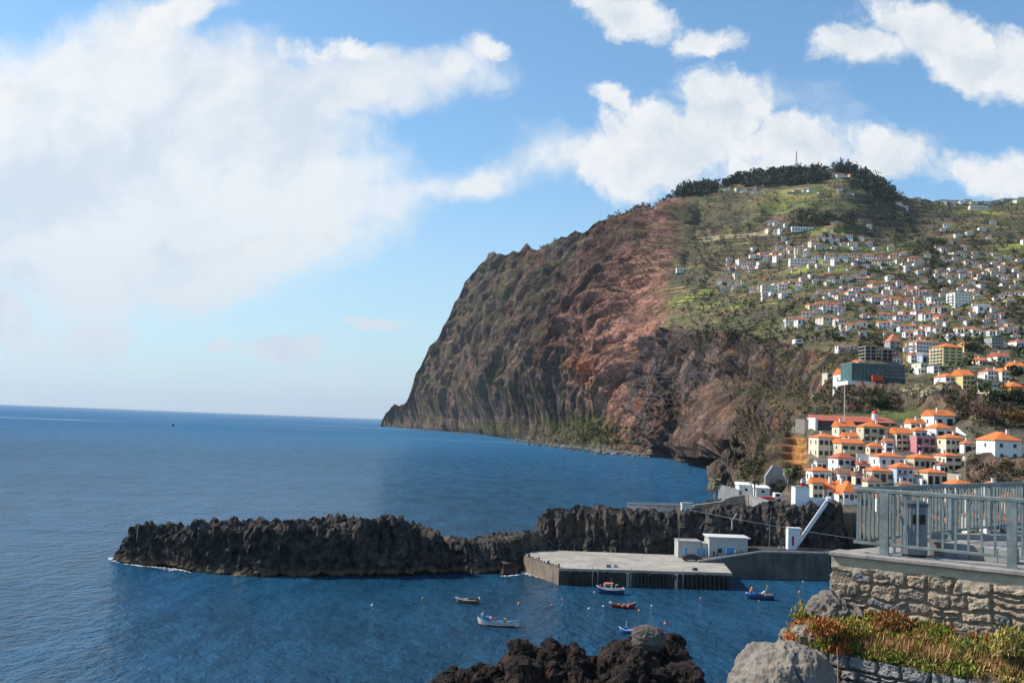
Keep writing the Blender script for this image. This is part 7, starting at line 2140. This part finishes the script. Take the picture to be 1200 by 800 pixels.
# plants
def blades(base, n, h, spread, cols, w=.012, bend=.6, leafy=False):
    """little bent blades / leaves: base (n,3)"""
    n = len(base)
    a = rng.uniform(0, 2 * np.pi, n); L_ = h * rng.uniform(.4, 1.2, n); tilt = np.abs(rng.normal(0, spread, n))
    d0 = np.stack([np.cos(a) * np.sin(tilt), np.sin(a) * np.sin(tilt), np.cos(tilt)], -1)
    t2 = tilt + bend * rng.uniform(.2, 1.2, n); d1 = np.stack([np.cos(a) * np.sin(t2), np.sin(a) * np.sin(t2), np.cos(t2)], -1)
    sd_ = np.stack([-np.sin(a + rng.uniform(-.6, .6, n)), np.cos(a), 0 * a], -1) * (w * rng.uniform(.6, 1.4, n))[:, None]
    p0 = base; p1 = p0 + d0 * (L_ * .55)[:, None]; p2 = p1 + d1 * (L_ * .45)[:, None]
    V = np.stack([p0 - sd_ * .6, p0 + sd_ * .6, p1 + sd_, p2 + sd_ * .15, p2 - sd_ * .15, p1 - sd_], 1)
    f = np.arange(n)[:, None] * 6
    F_ = np.concatenate([f + [0, 1, 2, 5], f + [5, 2, 3, 4]], 0)
    c = np.array(cols)[rng.integers(0, len(cols), n)] * rng.uniform(.7, 1.3, (n, 1))
    return V.reshape(-1, 3), F_, np.repeat(c, 6, 0)
def merge(parts):
    VV = []; FF = []; CC = []; off = 0
    for v, f, c in parts: VV.append(v); FF.append(f + off); CC.append(c); off += len(v)
    return np.concatenate(VV), np.concatenate(FF), np.concatenate(CC)
def soil_pts(n, fu, ft):
    out = []
    for _ in range(n): out.append(soil_at(min(1, max(0, fu())), min(1, max(0, ft()))) + np.array([vr.gauss(0, .02), vr.gauss(0, .02), vr.uniform(-.01, .05)]))
    return np.array(out)
GRN = [lin3(126, 130, 50), lin3(100, 112, 44), lin3(156, 150, 66), lin3(82, 94, 40)]
ORG = [lin3(200, 124, 56), lin3(184, 104, 52), lin3(212, 148, 82), lin3(156, 84, 50)]
STR = [lin3(186, 142, 92), lin3(160, 116, 74), lin3(206, 170, 118), lin3(128, 92, 62)]
def clumps(n, fu, ft, rad, per, h, hgt, spread, cols, w, bend):
    parts = []
    for _ in range(n):
        c = soil_at(min(1, max(0, fu())), min(1, max(0, ft())))
        m = per; r = rad * vr.uniform(.6, 1.3)
        p = rng.normal(size=(m, 3)) * [r * .5, r * .5, 0]; rr_ = np.linalg.norm(p[:, :2], axis=1)
        p[:, 2] = hgt * np.clip(1 - (rr_ / r) ** 2, 0, 1) * rng.uniform(.2, 1, m)
        parts.append(blades(c + p, m, h, spread, cols, w, bend))
    return merge(parts)
g = vr.gauss; u_ = vr.uniform
parts = [clumps(150, lambda: u_(0, .55), lambda: u_(.05, 1), .14, 120, .075, .12, .8, GRN, .011, .5),
         clumps(120, lambda: u_(.35, 1), lambda: u_(.35, .95), .13, 110, .075, .09, .8, GRN + [lin3(96, 120, 84)], .011, .5),
         clumps(110, lambda: u_(.25, 1), lambda: u_(.08, .4), .13, 90, .07, .07, .8, GRN + STR, .010, .5),
         clumps(110, lambda: u_(0, .36), lambda: u_(.4, 1), .13, 55, .10, .16, .5, ORG[:2] + GRN + GRN + STR[:2], .008, .4),
         clumps(50, lambda: u_(0, .2), lambda: u_(.0, .5), .1, 40, .09, .12, .5, ORG, .009, .4),
         clumps(16, lambda: u_(.3, .9), lambda: u_(.4, .9), .08, 30, .10, .14, .5, ORG, .009, .4),
         clumps(70, lambda: g(.30, .13), lambda: .16 + abs(g(.05, .14)), .20, 70, .20, .05, 1.5, STR, .0045, .2),
         clumps(60, lambda: u_(.3, 1), lambda: u_(.15, .6), .2, 50, .18, .05, 1.5, STR, .0045, .2)]
v, f, c = merge(parts)
o = mesh_np('ground_cover', v, f, [LEAF]); vcol(o, c); props(o, 'green succulents, orange shoots and straw covering the planter', kind='stuff')
def bush(px, py, d, label, cols, r, hgt, n, h=.10, w=.012, spread=.9, name='shrub'):
    c = P(px, py, d); e = empty(name, tuple(c), 0, label, 'shrub')
    p = rng.normal(size=(n, 3)); p /= np.linalg.norm(p, axis=1, keepdims=True); p *= (rng.uniform(.2, 1, n) ** .4)[:, None]; p[:, 2] = np.abs(p[:, 2])
    p = p * [r, r, hgt] * (1 + .3 * fbm(p[:, 0] * 3, p[:, 1] * 3, p[:, 2] * 3, 2))[:, None]
    v, f, c2 = blades(p, n, h, spread, cols, w, .5)
    o = mesh_np('foliage', v, f, [LEAF], parent=e); vcol(o, c2)
    mb = MB()
    for k in range(9): a = vr.uniform(0, 6.28); mb.tube([(0, 0, -.1), (math.cos(a) * r * .3, math.sin(a) * r * .3, hgt * .4), (math.cos(a) * r * .7, math.sin(a) * r * .7, hgt * .8)], [.014, .01, .004], 5)
    mb.build('stems', BARK, e)
bush(1046, 742, 17.1, 'rusty red brown shrub against the stone wall in the planter', [lin3(160, 100, 60), lin3(130, 78, 48), lin3(184, 130, 76), lin3(100, 82, 48), lin3(104, 108, 50)], .36, .34, 4600, h=.07, w=.009)
bush(994, 742, 17.0, 'orange tipped green bushy plant at the left end of the planter', ORG[:2] + GRN + GRN[:3] + STR[:1], .42, .22, 3200, h=.075, w=.010)
bush(1186, 765, 15.4, 'yellow flowered shrub at the right end of the planter', [lin3(200, 176, 96), lin3(182, 160, 80), lin3(214, 196, 140), lin3(120, 118, 58), lin3(134, 128, 66)], .30, .34, 3200, h=.10, w=.009)
bush(968, 742, 16.7, 'red tipped trailing plant next to the brown rock by the planter end', [lin3(176, 80, 50), lin3(190, 120, 70), lin3(112, 118, 50)], .28, .2, 1600)

# ================================================================== HAZE
def build_haze():
    m = bpy.data.materials.new('haze_air'); m.use_nodes = True
    nt = m.node_tree; nt.nodes.clear()
    v = nt.nodes.new('ShaderNodeVolumePrincipled'); v.inputs['Density'].default_value = HAZE_D
    v.inputs['Color'].default_value = (.80, .88, 1.0, 1); v.inputs['Anisotropy'].default_value = .2
    out = nt.nodes.new('ShaderNodeOutputMaterial'); nt.links.new(v.outputs[0], out.inputs['Volume'])
    o = MB().box(-61000, -2600, -12, 61000, 61000, 1100).build('haze', m)
    props(o, kind='stuff')
HAZE_D = 2.2e-5
build_haze()
cy.volume_step_rate = 1.0
